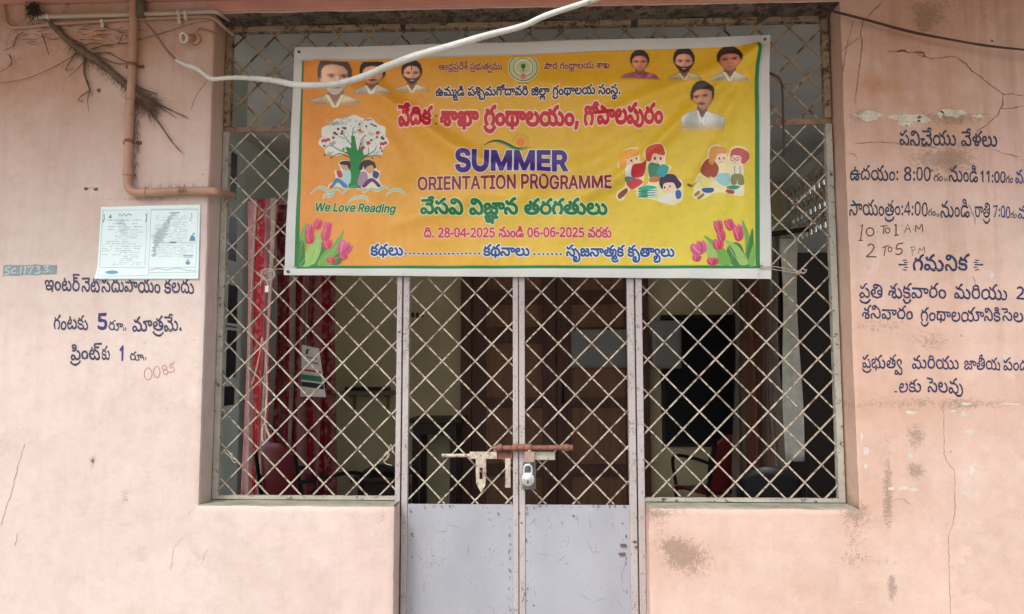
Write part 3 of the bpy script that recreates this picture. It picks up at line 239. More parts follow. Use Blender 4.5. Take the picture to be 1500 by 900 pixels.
't30':'530,-12 -38,0* -59,21* -47,44* -20,36 20,1 -26,-41* -54,-44* -62,-17* -39,0 -55,0* -73,39* -36,65* 0,38 0,41* 33,58* 66,43* 49,17 41,15* 48,34* 0,33 0,16* -14,25* -33,15* -28,0 -43,0* -42,-33* 0,-29 0,-13* 7,-22* 3,-7 -75,-21 -8,15* -9,37* 0,21 0,32* 34,57* 74,36* 59,0 60,0* 68,-40* 29,-60* 0,-30 0,-38* -30,-53* -59,-38* -44,-16 -53,-20* -51,-41* 0,-33 0,-29* 41,-35* 43,0 42,0* 55,29* 29,54* 3,35 78,0 4,-61* 64,-57* 45,0 47,0* 44,40* 0,35 0,23* -14,38* -11,18 74,31 15,-22* 19,-63* 0,-32 0,-46* -40,-66* -76,-35*|673,377 0,-53* -83,-72* -78,0 -54,0* -84,30* -58,49* -17,26 36,57 29,-44* 102,-43* 48,0 27,0* 34,12* 17,22* 0,15 0,28* -42,21* -29,0 -18,0* -30,-4* -13,-2 -10,72 12,3* 40,6* 27,0 36,0* 66,-22* 42,-54*',
't154':'394,-12 -121,0* -159,65* -78,113* 0,71 0,56* 47,85* 82,47* 53,0 63,0* 71,-68* 0,-56 0,-61* -83,-73* -75,0 -22,0* -40,9* -34,14* -15,9 7,71 20,-15* 45,-18* 27,0 49,0* 41,36* 0,28 0,26* -31,27* -28,0 -30,0* -47,-28* -28,-49* 0,-31 0,-5 0,-43* 41,-65* 74,-44* 103,-22* 63,0 83,0* 109,34* 62,54* 25,62* 0,29 0,44 -9,27* -48,37* -35,0 -25,0* -41,-29* 0,-32 0,-22* 32,-34* 34,0 26,0* 38,19* 23,35* 5,23 16,-90 -15,-18* -35,-26* -43,-13* -28,0 -38,0* -60,30* -34,58* 0,40 0,52* 73,68* 59,0 9,0* 17,-2* 18,-4* 8,-3 -17,-6 -21,18* -70,34* -72,23* -25,0 95,32 62,-20* 89,-50* 59,-62* 28,-80* 0,-50 0,-55* -41,-94* -85,-69* -132,-39*|937,256 -37,0* -53,22* -32,37* -15,44* 0,21 0,32* 19,46* 14,21 88,7 -25,-25* -23,-47* 0,-25 0,-30* 35,-37* 33,0 35,0* 29,37* 0,27 0,42* -51,33* -46,0 -766,0 0,73 724,0 43,0* 60,-7* 44,-16* 18,-15 21,-16* 26,-55* 0,-36 0,-63* -76,-70*',
't496':'174,-386 -54,0* -76,20* -48,35* -23,46* 0,25 0,37* 43,57* 66,28 41,17* 35,25* 0,23 0,16* -24,26* -35,0 -29,0* -30,-21* 0,-20 0,-9* 4,-17* 3,-7 -70,-16 -7,14* -8,33* 0,13 0,38* 64,60* 74,0 50,0* 59,-34* 26,-50* 0,-25 0,-48* -60,-52* -53,-22 -30,-12* -30,-19* -11,-19* 0,-13 0,-26* 62,-31* 61,0 55,0* 92,30* 56,68* 0,57 0,40* -30,73* -82,86* -78,61 -50,39* -71,72* -36,76* 0,45 0,46* 46,76* 86,45* 60,0 51,0* 72,-28* 46,-47* 22,-60* 0,-32 0,-38* -25,-63* -20,-26 -63,39 13,17* 15,39* 0,26 0,28* -24,45* -50,28* -39,0 -52,0* -59,-53* 0,-42 0,-33* 42,-62* 72,-62* 45,-35 48,-37* 72,-70* 47,-71* 23,-77* 0,-44 0,-57* -40,-85* -75,-57* -105,-29*',
't11':'300,-12 -72,0* -92,35* -43,65* 0,44 0,63* 102,74* 97,0 98,0* 140,-80* 37,-57 20,-31* 22,-64* 0,-37 0,-25* -8,-49* -10,-23 -73,15 7,17* 7,42* 0,27 0,54* -59,86* -107,50* -74,0 -57,0* -59,-33* 0,-29 0,-22* 26,-31* 56,-16* 44,0 71,0* 117,41* 33,42 24,26* 24,71* 0,43 0,49* -27,59* -46,27* -29,0 -29,0* -43,-28* -26,-46* -5,-29 -78,0 -9,53* -52,54* -43,0 -37,0* -35,-35* 0,-26 0,-16* 9,-33* 5,-10 -76,-22 -8,17* -13,43* 0,29 0,39* 41,57* 69,32* 42,0 37,0* 55,-21* 44,-45* 18,-36 -18,-2 21,42* 51,45* 58,17* 29,0 38,0* 65,-29* 48,-55* 27,-79* 0,-50 0,-67* -43,-99* -40,-38 -3,-3* -6,-3* -6,-4* -4,-3 -46,-38* -119,-44*',
't33':'555,-12 -37,0* -60,19* -49,44* -22,39 21,1 -23,-42* -54,-45* -61,-16* -34,0 -48,0* -73,35* -50,65* -26,90* 0,54 0,69* 35,102* 60,65* 73,32* 38,0 43,0* 61,-31* 33,-57* 0,-39 0,-40* -33,-63* -68,-35* -54,0 -33,0* -60,22* -45,32* -13,15 24,62 8,-11* 33,-29* 49,-21* 32,0 40,0* 41,34* 0,30 0,29* -32,31* -27,0 -35,0* -57,-44* -34,-83* 0,-60 0,-8 0,-41* 21,-77* 53,-49* 46,0 39,0* 51,29* 27,54* 3,35 78,0 3,-41* 32,-52* 48,-25* 28,0 55,0* 52,65* 0,61 0,58* -47,87* -79,63* -50,22 37,77 62,-26* 100,-88* 60,-116* 0,-71 0,-67* -45,-95* -81,-49*|282,624 -7,-146 -76,0 -7,146',
't129':'35,236 0,78* 66,119* 117,67* 78,0 79,0* 117,-65* 66,-118* 0,-80 0,-74* -64,-113* -118,-62* -80,0 -79,0* -117,62* -65,111*|118,248 0,-81* 90,-100* 88,0 60,0* 79,45* 40,80* 0,50 0,51* -39,83* -79,49* -61,0 -61,0* -79,-49* -38,-80*|108,540 0,32* 32,46* 31,19 -1,-18 -34,18* -36,53* 0,34 0,27* 20,40* 18,14 14,11* 38,15* 59,7* 46,0 287,0 0,-75 -303,0 -34,0* -30,-4* -9,-5 -11,-5* -12,-19* 0,-13 0,-13* 10,-20* 11,-6 10,-5* 33,-5* 31,0 137,0 0,-75 -141,0 -28,0* -31,-7* -8,-6 -16,-12* 0,-22 0,-12* 9,-18* 7,-5 9,-7* 28,-4* 22,0 37,0 0,-75 -38,0 -47,0* -71,24* -39,51*',
't274':'473,-12 -47,0* -70,31* -63,65* -37,49 -21,29* -29,33* -25,14* -17,0 -23,0* -30,-37* 0,-29 0,-35* 24,-62* 24,-32 -81,-27 -22,35* -27,75* 0,46 0,41* 35,64* 61,38* 40,0 39,0* 53,-27* 45,-49* 26,-35 30,-39* 45,-48* 45,-21* 30,0 51,0* 55,64* 0,61 0,64* -56,92* -88,61* -47,16 -106,0 0,75 48,0 115,-26 59,-22* 98,-73* 60,-109* 0,-76 0,-62* -44,-93* -86,-51*|627,553 0,-33* -23,-47* -16,-13 -23,-19* -65,-16* -57,0 -122,0 0,75 134,0 32,0* 33,6* 10,9 8,7* 7,18* 0,12 0,13* -8,20* -8,7 -10,8* -30,8* -35,0 -389,0 0,75 383,0 55,0* 63,-16* 23,-20 17,-15* 21,-45*',
't113':'555,-12 -37,0* -60,19* -49,44* -22,39 21,1 -23,-42* -54,-45* -61,-16* -34,0 -48,0* -73,35* -50,65* -26,90* 0,54 0,69* 35,102* 60,65* 73,32* 38,0 43,0* 61,-31* 33,-57* 0,-39 0,-40* -33,-63* -68,-35* -54,0 -33,0* -60,22* -45,32* -13,15 24,62 8,-11* 33,-29* 49,-21* 32,0 40,0* 41,34* 0,30 0,29* -32,31* -27,0 -35,0* -57,-44* -34,-83* 0,-60 0,-8 0,-41* 21,-77* 53,-49* 46,0 39,0* 51,29* 27,54* 3,35 78,0 3,-41* 32,-52* 48,-25* 28,0 55,0* 52,65* 0,61 0,59* -44,90* -80,67* -55,25 31,66 16,0 68,-31* 96,-91* 51,-114* 0,-66 0,-67* -45,-94* -81,-49*|282,624 -7,-146 -76,0 -7,146|372,540 0,32* 32,46* 31,19 -1,-18 -34,18* -36,53* 0,34 0,27* 20,40* 18,14 14,11* 38,15* 59,7* 46,0 287,0 0,-75 -303,0 -34,0* -30,-4* -9,-5 -11,-5* -12,-19* 0,-13 0,-13* 10,-20* 11,-6 10,-5* 33,-5* 31,0 137,0 0,-75 -141,0 -28,0* -31,-7* -8,-6 -16,-12* 0,-22 0,-12* 9,-18* 7,-5 9,-7* 27,-4* 12,0 3,0 45,-75 -38,0 -47,0* -71,24* -39,51*',
't40':'504,-12 -37,0* -58,20* -45,45* -21,37 19,2 -21,-43* -52,-45* -58,-16* -33,0 -73,0* -90,112* 0,100 0,89* 78,135* 144,76* 100,0 100,0* 140,-77* 74,-135* 0,-88 0,-68* -41,-95* -75,-49*|496,67 42,0* 50,62* 0,73 0,65* -49,100* -99,58* -76,0 -15,0 -75,0* -103,-55* -53,-99* 0,-66 0,-75* 49,-63* 43,0 45,0* 55,65* 4,53 78,0 4,-61* 63,-57*|323,425 -29,0* -53,22* -44,61* -16,56 83,27 15,-55* 28,-36* 22,0 20,0* 35,25* 32,40 31,40 34,44* 57,52* 64,24* 44,0 6,-77 -35,-2* -47,-18* -39,-39* -26,-33 -23,-30 -28,-36* -50,-44* -51,-21*',
't64':'116,-12 -67,0* -101,68* -39,55 40,65 28,-37* 54,-48* 57,-24* 33,0 53,0* 54,64* 0,58 0,55* -47,88* -80,69* -48,24 36,75 10,-4* 29,-17* 10,-8 20,-25 43,-25* 69,-76* 41,-95* 0,-56 0,-95* -100,-111*|512,220 -37,0* -53,22* -32,37* -15,44* 0,21 0,32* 19,46* 14,21 88,7 -25,-25* -23,-47* 0,-25 0,-30* 35,-37* 33,0 35,0* 29,37* 0,27 0,42* -51,33* -46,0 -404,0 10,75 352,0 43,0* 60,-7* 44,-16* 18,-15 21,-16* 26,-55* 0,-38 0,-63* -76,-70*',
't163':'481,-12 -46,0* -70,36* -59,64* -33,43 -29,40* -42,36* -30,0 -28,0* -37,-36* 0,-35 0,-31* 39,-42* 34,0 34,0* 45,40* 16,38 53,-60 -19,-27* -42,-42* -53,-24* -39,0 -53,0* -64,44* -29,69* 0,37 0,44* 38,64* 64,36* 39,0 36,0* 56,-25* 54,-53* 32,-43 27,-35* 42,-42* 42,-17* 27,0 53,0* 54,64* 0,61 0,57* -46,87* -82,59* -110,30* -63,0 -49,0 83,75 111,-7* 157,-81* 82,-133* 0,-85 0,-59* -42,-94* -87,-53*|827,-12 -67,0* -101,68* -39,55 40,65 28,-37* 54,-48* 57,-24* 33,0 53,0* 54,64* 0,58 0,55* -47,88* -80,69* -48,24 36,75 10,-4* 29,-17* 10,-8 20,-25 43,-25* 69,-76* 41,-95* 0,-56 0,-95* -100,-111*|1223,220 -37,0* -53,22* -32,37* -15,44* 0,21 0,32* 19,46* 14,21 88,7 -25,-25* -23,-47* 0,-25 0,-30* 35,-37* 33,0 35,0* 29,37* 0,27 0,42* -51,33* -46,0 -404,0 10,75 352,0 43,0* 60,-7* 44,-16* 18,-15 21,-16* 26,-55* 0,-38 0,-63* -76,-70*|239,425 -29,0* -53,22* -44,61* -16,56 83,27 15,-55* 28,-36* 22,0 20,0* 35,25* 32,40 31,40 34,44* 57,52* 64,24* 44,0 6,-77 -35,-2* -47,-18* -39,-39* -26,-33 -23,-30 -28,-36* -50,-44* -51,-21*',
't567':'-387,-289 -87,0* -142,46* -111,86* -42,60 61,54 38,-56* 96,-74* 117,-37* 70,0 72,0* 117,37* 94,74* 38,56 61,-54 -46,-64* -111,-85* -138,-43*',
't315':'481,-12 -46,0* -70,36* -59,64* -33,43 -29,40* -42,36* -30,0 -28,0* -37,-36* 0,-35 0,-31* 39,-42* 34,0 34,0* 45,40* 16,38 53,-60 -19,-27* -42,-42* -53,-24* -39,0 -53,0* -64,44* -29,69* 0,37 0,44* 38,64* 64,36* 39,0 36,0* 56,-25* 54,-53* 32,-43 27,-35* 42,-42* 42,-17* 28,0 52,0* 54,64* 0,61 0,64* -56,92* -88,61* -47,16 -106,0 0,75 41,0 122,-26 59,-22* 98,-73* 60,-109* 0,-76 0,-59* -42,-94* -87,-53*|828,-12 -67,0* -101,68* -39,55 40,65 28,-37* 55,-48* 59,-24* 32,0 51,0* 54,65* 0,61 0,58* -47,87* -79,63* -50,22 37,77 62,-26* 100,-88* 60,-116* 0,-71 0,-99* -100,-112*|631,553 0,-33* -23,-47* -16,-13 -23,-19* -65,-16* -57,0 -122,0 0,75 134,0 32,0* 33,6* 10,9 8,7* 7,18* 0,12 0,13* -8,20* -8,7 -10,8* -30,8* -35,0 -389,0 0,75 383,0 55,0* 63,-16* 23,-20 17,-15* 21,-45*|525,832 61,0* 69,-51* 17,-45 -76,-20 -5,15* -18,23* -27,12* -20,0 -27,0* -40,-28* 0,-27 0,-14* 19,-35* 30,-20 -74,-28 -27,25* -23,50* 0,30 0,36* 37,50* 64,27*',
't195':'485,-12 -48,0* -71,36* -60,64* -33,43 -29,40* -42,36* -30,0 -28,0* -37,-36* 0,-35 0,-31* 39,-42* 34,0 34,0* 45,40* 16,38 53,-60 -19,-27* -42,-42* -53,-24* -39,0 -53,0* -64,44* -29,69* 0,37 0,44* 38,64* 64,36* 39,0 36,0* 56,-25* 54,-53* 32,-43 27,-35* 42,-42* 44,-17* 29,0 50,0* 53,65* 0,61 0,58* -46,87* -80,63* -50,22 38,77 62,-26* 100,-88* 59,-117* 0,-71 0,-66* -45,-94* -85,-50*|214,432 -36,0* -63,16* -30,10 27,64 20,-8* 48,-13* 30,0 29,0* 47,15* 28,40* 0,39 0,5 0,45* -59,63* -43,0 -31,0* -34,-25* 0,-21 0,-19* 19,-19* 27,-6* 10,0 44,0* 50,40* 22,32 35,-44 -12,-20* -37,-42* -57,-29* -42,0 -34,0* -59,21* -37,46* 0,37 0,51* 73,63* 63,0 54,0* 77,-48* 41,-81* 0,-49 0,-88* -95,-75*',
't629':'356,0 -84,0 0,440 0,43* 2,56* 2,28 -16,-16* -30,-27* -20,-16 -76,-62 -46,59 193,150 75,0',
't194':'472,-12 -47,0* -70,31* -62,65* -37,49 -21,29* -29,33* -25,14* -17,0 -23,0* -30,-37* 0,-29 0,-35* 24,-62* 24,-32 -81,-27 -22,35* -27,75* 0,46 0,41* 35,64* 61,38* 40,0 39,0* 53,-27* 45,-50* 26,-34 31,-41* 45,-47* 43,-20* 29,0 36,0* 48,33* 23,71* 0,56 0,65* -44,131* -78,112* -104,78* -60,13 -12,3* -25,3* -14,0 -37,0* -40,-32* 0,-24 0,-25* 29,-30* 28,0 27,0* 36,28* 0,35 0,24* -20,41* -14,13 72,11 14,-22* 19,-49* 0,-27 0,-56* -71,-67* -63,0 -47,0* -58,38* -26,55* 0,27 0,42* 41,57* 74,30* 49,0 79,0* 146,-73* 115,-130* 67,-171* 0,-99 0,-82* -44,-107* -86,-51*',
't296':'543,-12 -41,0* -58,20* -46,45* -23,36 20,2 -22,-41* -51,-45* -59,-17* -35,0 -48,0* -73,39* -41,71* 0,46 0,34* 41,74* 44,22 -12,-16 -114,0 0,74 234,0 0,-71 -60,-13* -52,-60* 0,-39 0,-37* 46,-45* 40,0 50,0* 59,65* 4,53 77,0 3,-41* 33,-52* 50,-25* 26,0 28,0* 49,20* 30,54* 0,51 0,59* -49,91* -83,65* -51,20 60,50 61,-24* 93,-82* 52,-109* 0,-64 0,-71* -48,-94* -82,-45*|671,553 0,-33* -23,-47* -16,-13 -23,-19* -65,-16* -57,0 -122,0 0,75 134,0 32,0* 33,6* 10,9 8,7* 7,18* 0,12 0,13* -8,20* -8,7 -10,8* -30,8* -35,0 -389,0 0,75 383,0 55,0* 63,-16* 23,-20 17,-15* 21,-45*|565,832 61,0* 69,-51* 17,-45 -76,-20 -5,15* -18,23* -27,12* -20,0 -27,0* -40,-28* 0,-27 0,-14* 19,-35* 30,-20 -74,-28 -27,25* -23,50* 0,30 0,36* 37,50* 64,27*',
't52':'329,-12 -25,0* -53,10* -45,23* -27,40* 0,31 0,33* 49,53* 59,15 16,20 82,0* 100,28* 46,50* 0,32 0,26* -33,43* -65,30* -50,4 7,74 71,-11* 100,-46* 53,-70* 0,-49 0,-44* -45,-73* -101,-47* -84,-7 -33,2 -38,-4* -41,-18* -15,-23* 0,-13 0,-23* 45,-19* 30,0 30,0* 43,19* 0,23 0,23* -51,33* -58,2 -11,2* -8,2* -2,1* -5,0 -72,5* -108,37* -61,69* 0,50 0,31* 35,55* 69,35* 50,0 54,0* 66,-36* 29,-55* 0,-28 0,-55* -99,-65* -78,-16 -35,47 38,4* 60,21* 35,35* 0,22 0,22* -32,33* -40,0 -35,0* -37,-33* 0,-23 0,-14* 11,-29* 38,-26* 81,-19* 69,-5 25,-2* 34,-6* 24,-8* 10,-5 5,-2* 3,-8* 3,-8* 4,-3 27,-10* 40,-47* 0,-29 0,-40* -45,-47* -70,-19*|366,425 -29,0* -53,22* -44,61* -16,56 83,27 15,-55* 28,-36* 22,0 20,0* 35,25* 32,40 31,40 34,44* 57,52* 64,24* 44,0 6,-77 -35,-2* -47,-18* -39,-39* -26,-33 -23,-30 -28,-36* -50,-44* -51,-21*',
't638':'72,57 0,36* 36,31* 25,0 26,0* 37,-31* 0,-36 0,-37* -37,-32* -26,0 -25,0* -36,32*|72,387 0,38* 36,30* 25,0 26,0* 37,-30* 0,-38 0,-36* -37,-32* -26,0 -25,0* -36,32*',
't172':'472,-12 -47,0* -70,31* -62,65* -37,49 -21,29* -29,33* -25,14* -17,0 -23,0* -30,-37* 0,-29 0,-35* 24,-62* 24,-32 -81,-27 -22,35* -27,75* 0,46 0,41* 35,64* 61,38* 40,0 39,0* 53,-27* 45,-49* 26,-35 30,-39* 44,-47* 45,-22* 31,0 52,0* 54,64* 0,66 0,69* -53,125* -44,54 -8,24 -55,56* -121,80* -68,31 36,76 53,-22* 108,-68* 100,-88* 40,-53 11,-26 40,-55* 44,-130* 0,-72 0,-65* -45,-95* -86,-50*|875,220 -37,0* -53,22* -32,37* -15,44* 0,21 0,32* 19,46* 14,21 88,7 -25,-25* -23,-47* 0,-25 0,-30* 35,-37* 33,0 35,0* 29,37* 0,27 0,42* -51,33* -46,0 -749,0 0,75 707,0 43,0* 60,-7* 44,-16* 18,-15 21,-16* 26,-55* 0,-38 0,-63* -76,-70*',
't165':'42,236 0,78* 66,112* 117,59* 78,0 78,0* 118,-58* 66,-110* 0,-80 0,-74* -64,-113* -118,-62* -80,0 -79,0* -117,62* -65,111*|125,248 0,-81* 90,-100* 88,0 59,0* 80,45* 40,80* 0,50 0,51* -39,83* -79,49* -61,0 -61,0* -79,-49* -38,-80*|781,220 -37,0* -53,22* -32,37* -15,44* 0,21 0,32* 19,46* 14,21 88,7 -25,-25* -23,-47* 0,-25 0,-30* 35,-37* 33,0 35,0* 29,37* 0,27 0,42* -51,33* -46,0 -709,0 0,75 667,0 43,0* 60,-7* 44,-16* 18,-15 21,-16* 26,-55* 0,-38 0,-63* -76,-70*',
't190':'394,-12 -121,0* -159,65* -78,113* 0,71 0,56* 47,85* 82,47* 53,0 42,0* 60,-31* 32,-56* 0,-37 0,-61* -83,-73* -75,0 -22,0* -40,9* -34,14* -15,9 7,71 20,-15* 45,-18* 27,0 49,0* 41,36* 0,28 0,26* -31,27* -28,0 -30,0* -47,-28* -28,-49* 0,-31 0,-5 0,-43* 41,-65* 74,-44* 103,-22* 63,0 83,0* 109,34* 62,54* 25,62* 0,29 0,44 -8,27* -49,37* -35,0 -25,0* -41,-29* 0,-32 0,-22* 32,-34* 34,0 26,0* 38,19* 23,35* 5,23 16,-90 -15,-18* -35,-26* -43,-13* -28,0 -38,0* -60,30* -34,58* 0,40 0,38* 33,59* 65,33* 47,0 33,0* 53,-24* 22,-28 27,-12 17,-22* 15,-63* 0,-31 0,-55* -41,-94* -85,-69* -132,-39*|379,689 75,0* 130,-40* 98,-77* 54,-113* 0,-73 0,-19* -6,-40* -5,-16 -68,36 3,12* 2,20* 0,8 0,60* -66,106* -134,67* -103,0 -44,0* -42,-32* 0,-25 0,-24* 28,-30* 29,0 27,0* 35,27* 0,36 0,24* -19,41* -14,13 71,11 14,-22* 19,-49* 0,-28 0,-55* -70,-67* -64,0 -46,0* -58,37* -26,56* 0,27 0,41* 42,58* 80,30*',
't635':'136,0 293,571 -385,0 0,80 479,0 0,-68 -290,-583',
't55':'361,-12 -55,0* -67,38* -31,60* 0,33 0,36* 34,56* 54,46* 30,21 10,8* 8,7* 5,4 32,24* 26,35* 0,19 0,28* -38,25* -44,7 34,63 46,-5* 56,-33* 26,-46* 0,-24 0,-49* -52,-62* -38,-29 -38,-29* -48,-41* -22,-36* 0,-22 0,-22* 31,-37* 42,0 38,0* 38,35* 0,32 0,46* -57,69* -97,40* -60,0 -64,0* -49,-43* 0,-35 0,-20* 11,-34* 5,-12 -76,-22 -9,20* -13,52* 0,22 0,37* 35,66* 82,42* 71,0 55,0* 99,-28* 48,-33 49,-30* 52,-87* 0,-55 0,-64* -85,-73*|275,425 -29,0* -53,22* -44,61* -16,56 83,27 15,-55* 28,-36* 22,0 20,0* 35,25* 32,40 31,40 34,44* 57,52* 64,24* 44,0 6,-77 -35,-2* -47,-18* -39,-39* -26,-33 -23,-30 -28,-36* -50,-44* -51,-21*',
't552':'-261,-279 -62,0* -99,44* -74,92* -25,70 75,30 21,-60* 55,-68* 69,-29* 40,0 42,0* 68,29* 55,69* 21,59 74,-29 -23,-70* -75,-92* -100,-45*',
't169':'481,-12 -46,0* -70,36* -59,64* -33,43 -29,40* -42,36* -30,0 -28,0* -37,-36* 0,-35 0,-31* 39,-42* 34,0 34,0* 45,40* 16,38 53,-60 -19,-27* -42,-42* -53,-24* -39,0 -53,0* -64,44* -29,69* 0,37 0,44* 38,64* 64,36* 39,0 36,0* 56,-25* 54,-53* 32,-43 27,-35* 42,-42* 42,-17* 28,0 52,0* 54,64* 0,61 0,68* -61,93* -98,59* -55,15 150,11 42,-20* 67,-70* 38,-96* 0,-58 0,-59* -42,-94* -87,-53*|892,220 -37,0* -53,22* -32,37* -15,44* 0,21 0,32* 19,46* 14,21 88,7 -25,-25* -23,-47* 0,-25 0,-30* 35,-37* 33,0 35,0* 29,37* 0,27 0,42* -51,33* -46,0 -766,0 0,75 724,0 43,0* 60,-7* 44,-16* 18,-15 21,-16* 26,-55* 0,-38 0,-63* -76,-70*',
't164':'35,236 0,78* 66,119* 117,67* 78,0 79,0* 117,-65* 66,-118* 0,-80 0,-74* -64,-113* -118,-62* -80,0 -79,0* -117,62* -65,111*|118,245 0,-78* 90,-100* 88,0 60,0* 79,44* 40,79* 0,50 0,50* -39,82* -79,49* -61,0 -61,0* -79,-49* -38,-80*|709,-12 -67,0* -101,68* -39,55 40,65 28,-37* 55,-48* 59,-24* 32,0 51,0* 54,65* 0,61 0,58* -47,88* -81,64* -51,23 37,66 62,-26* 102,-87* 61,-113* 0,-67 0,-99* -100,-112*|1055,-12 -67,0* -101,68* -39,55 40,65 28,-37* 54,-48* 57,-24* 33,0 53,0* 54,64* 0,58 0,55* -48,88* -79,69* -48,24 36,75 10,-4* 29,-17* 10,-8 20,-25 43,-25* 69,-76* 41,-95* 0,-56 0,-95* -100,-111*|1451,220 -37,0* -53,22* -32,37* -15,44* 0,21 0,32* 19,46* 14,21 88,7 -25,-25* -23,-47* 0,-25 0,-30* 35,-37* 33,0 35,0* 29,37* 0,27 0,42* -51,33* -46,0 -404,0 10,75 352,0 43,0* 60,-7* 44,-16* 18,-15 21,-16* 26,-55* 0,-38 0,-63* -76,-70*|635,425 -29,0* -53,22* -44,61* -16,56 83,27 15,-55* 28,-36* 22,0 20,0* 35,25* 32,40 31,40 34,44* 57,52* 64,24* 44,0 6,-77 -35,-2* -47,-18* -39,-39* -26,-33 -23,-30 -28,-36* -50,-44* -51,-21*',
't175':'264,-12 -64,0* -103,36* -67,70* -12,52 86,23 9,-31* 37,-46* 65,-25* 52,0 53,0* 61,19* 27,33* 0,22 0,20* -20,30* -48,19* -43,3 -65,5 -52,4* -75,17* -24,19 -21,16* -23,49* 0,34 0,41* 48,65* 95,37* 72,0 66,0* 89,-25* 59,-61* 18,-54 -86,-22 -9,29* -33,39* -58,19* -46,0 -50,0* -58,-18* -24,-30* 0,-19 0,-27* 45,-31* 66,-5 77,-5 52,-4* 65,-22* 21,-17 23,-19* 22,-54* 0,-32 0,-50* -51,-69* -101,-35*|236,432 -36,0* -63,16* -30,10 27,64 20,-8* 48,-13* 30,0 29,0* 47,15* 28,40* 0,39 0,5 0,45* -59,63* -43,0 -31,0* -34,-25* 0,-21 0,-19* 19,-19* 27,-6* 10,0 44,0* 50,40* 22,32 35,-44 -12,-20* -37,-42* -57,-29* -42,0 -34,0* -59,21* -37,46* 0,37 0,51* 73,63* 63,0 54,0* 77,-48* 41,-81* 0,-49 0,-88* -95,-75*',
't288':'472,-12 -47,0* -70,31* -62,65* -37,49 -21,29* -29,33* -25,14* -17,0 -23,0* -30,-37* 0,-29 0,-35* 24,-62* 24,-32 -81,-27 -22,35* -27,75* 0,46 0,41* 35,64* 61,38* 40,0 39,0* 53,-27* 45,-49* 26,-35 30,-39* 44,-47* 46,-22* 32,0 50,0* 54,65* 0,61 0,58* -46,87* -80,63* -50,22 38,77 62,-26* 100,-88* 59,-117* 0,-71 0,-65* -45,-95* -86,-50*|393,553 0,-33* -23,-47* -16,-13 -23,-19* -65,-16* -57,0 -65,0 0,75 77,0 32,0* 33,7* 10,8 8,7* 7,18* 0,12 0,13* -8,20* -8,7 -10,8* -30,8* -35,0 -235,0 0,75 229,0 55,0* 63,-16* 23,-20 17,-15* 21,-45*',
't250':'483,-9 -19,0* -36,7* -15,6 -27,11* -46,36* -43,50* -24,30 -29,40* -42,36* -30,0 -28,0* -37,-36* 0,-35 0,-31* 39,-42* 34,0 34,0* 45,40* 16,38 53,-60 -19,-27* -42,-42* -53,-24* -39,0 -53,0* -64,44* -29,69* 0,37 0,44* 38,64* 64,36* 39,0 36,0* 56,-25* 54,-53* 32,-43 27,-35* 42,-42* 42,-17* 27,0 53,0* 54,64* 0,61 0,57* -46,87* -82,59* -110,30* -63,0 -49,0 83,75 111,-7* 157,-81* 82,-133* 0,-85 0,-89* -94,-114*|695,-146 -66,0* -111,40* -106,83* -61,66 107,-1 32,-36* 68,-49* 80,-24* 49,0 57,0* 87,43* 49,86* 0,65 0,69* -47,114* -89,86* -62,27 37,77 76,-34* 109,-110* 59,-142* 0,-83 0,-88* -65,-124* -120,-65*|239,425 -29,0* -53,22* -44,61* -16,56 83,27 15,-55* 28,-36* 22,0 20,0* 35,25* 32,40 31,40 34,44* 57,52* 64,24* 44,0 6,-77 -35,-2* -47,-18* -39,-39* -26,-33 -23,-30 -28,-36* -50,-44* -51,-21*',
't226':'394,-12 -121,0* -159,65* -78,113* 0,71 0,56* 47,85* 82,47* 53,0 42,0* 60,-31* 32,-56* 0,-37 0,-61* -83,-73* -75,0 -22,0* -40,9* -34,14* -15,9 7,71 20,-15* 45,-18* 27,0 49,0* 41,36* 0,28 0,26* -31,27* -28,0 -30,0* -47,-28* -28,-49* 0,-31 0,-5 0,-43* 41,-65* 74,-44* 103,-22* 63,0 83,0* 109,34* 62,54* 25,62* 0,29 0,44 -8,27* -49,37* -35,0 -25,0* -41,-29* 0,-32 0,-22* 32,-34* 34,0 26,0* 38,19* 23,35* 5,23 16,-90 -15,-18* -35,-26* -43,-13* -28,0 -38,0* -60,30* -34,58* 0,40 0,38* 33,59* 65,33* 47,0 33,0* 53,-24* 22,-28 27,-12 17,-22* 15,-63* 0,-31 0,-55* -41,-94* -85,-69* -132,-39*|379,689 75,0* 130,-40* 98,-77* 54,-113* 0,-73 0,-19* -6,-40* -5,-16 -68,36 3,12* 2,20* 0,8 0,60* -66,106* -134,67* -103,0 -44,0* -42,-32* 0,-25 0,-24* 28,-30* 29,0 27,0* 35,27* 0,36 0,24* -19,41* -14,13 71,11 14,-22* 19,-49* 0,-28 0,-55* -70,-67* -64,0 -46,0* -58,37* -26,56* 0,27 0,41* 42,58* 80,30*|380,853 61,0* 69,-51* 17,-45 -76,-20 -5,15* -18,23* -27,12* -20,0 -27,0* -40,-28* 0,-27 0,-14* 19,-35* 30,-20 -74,-28 -27,25* -23,50* 0,30 0,36* 37,50* 64,27*',
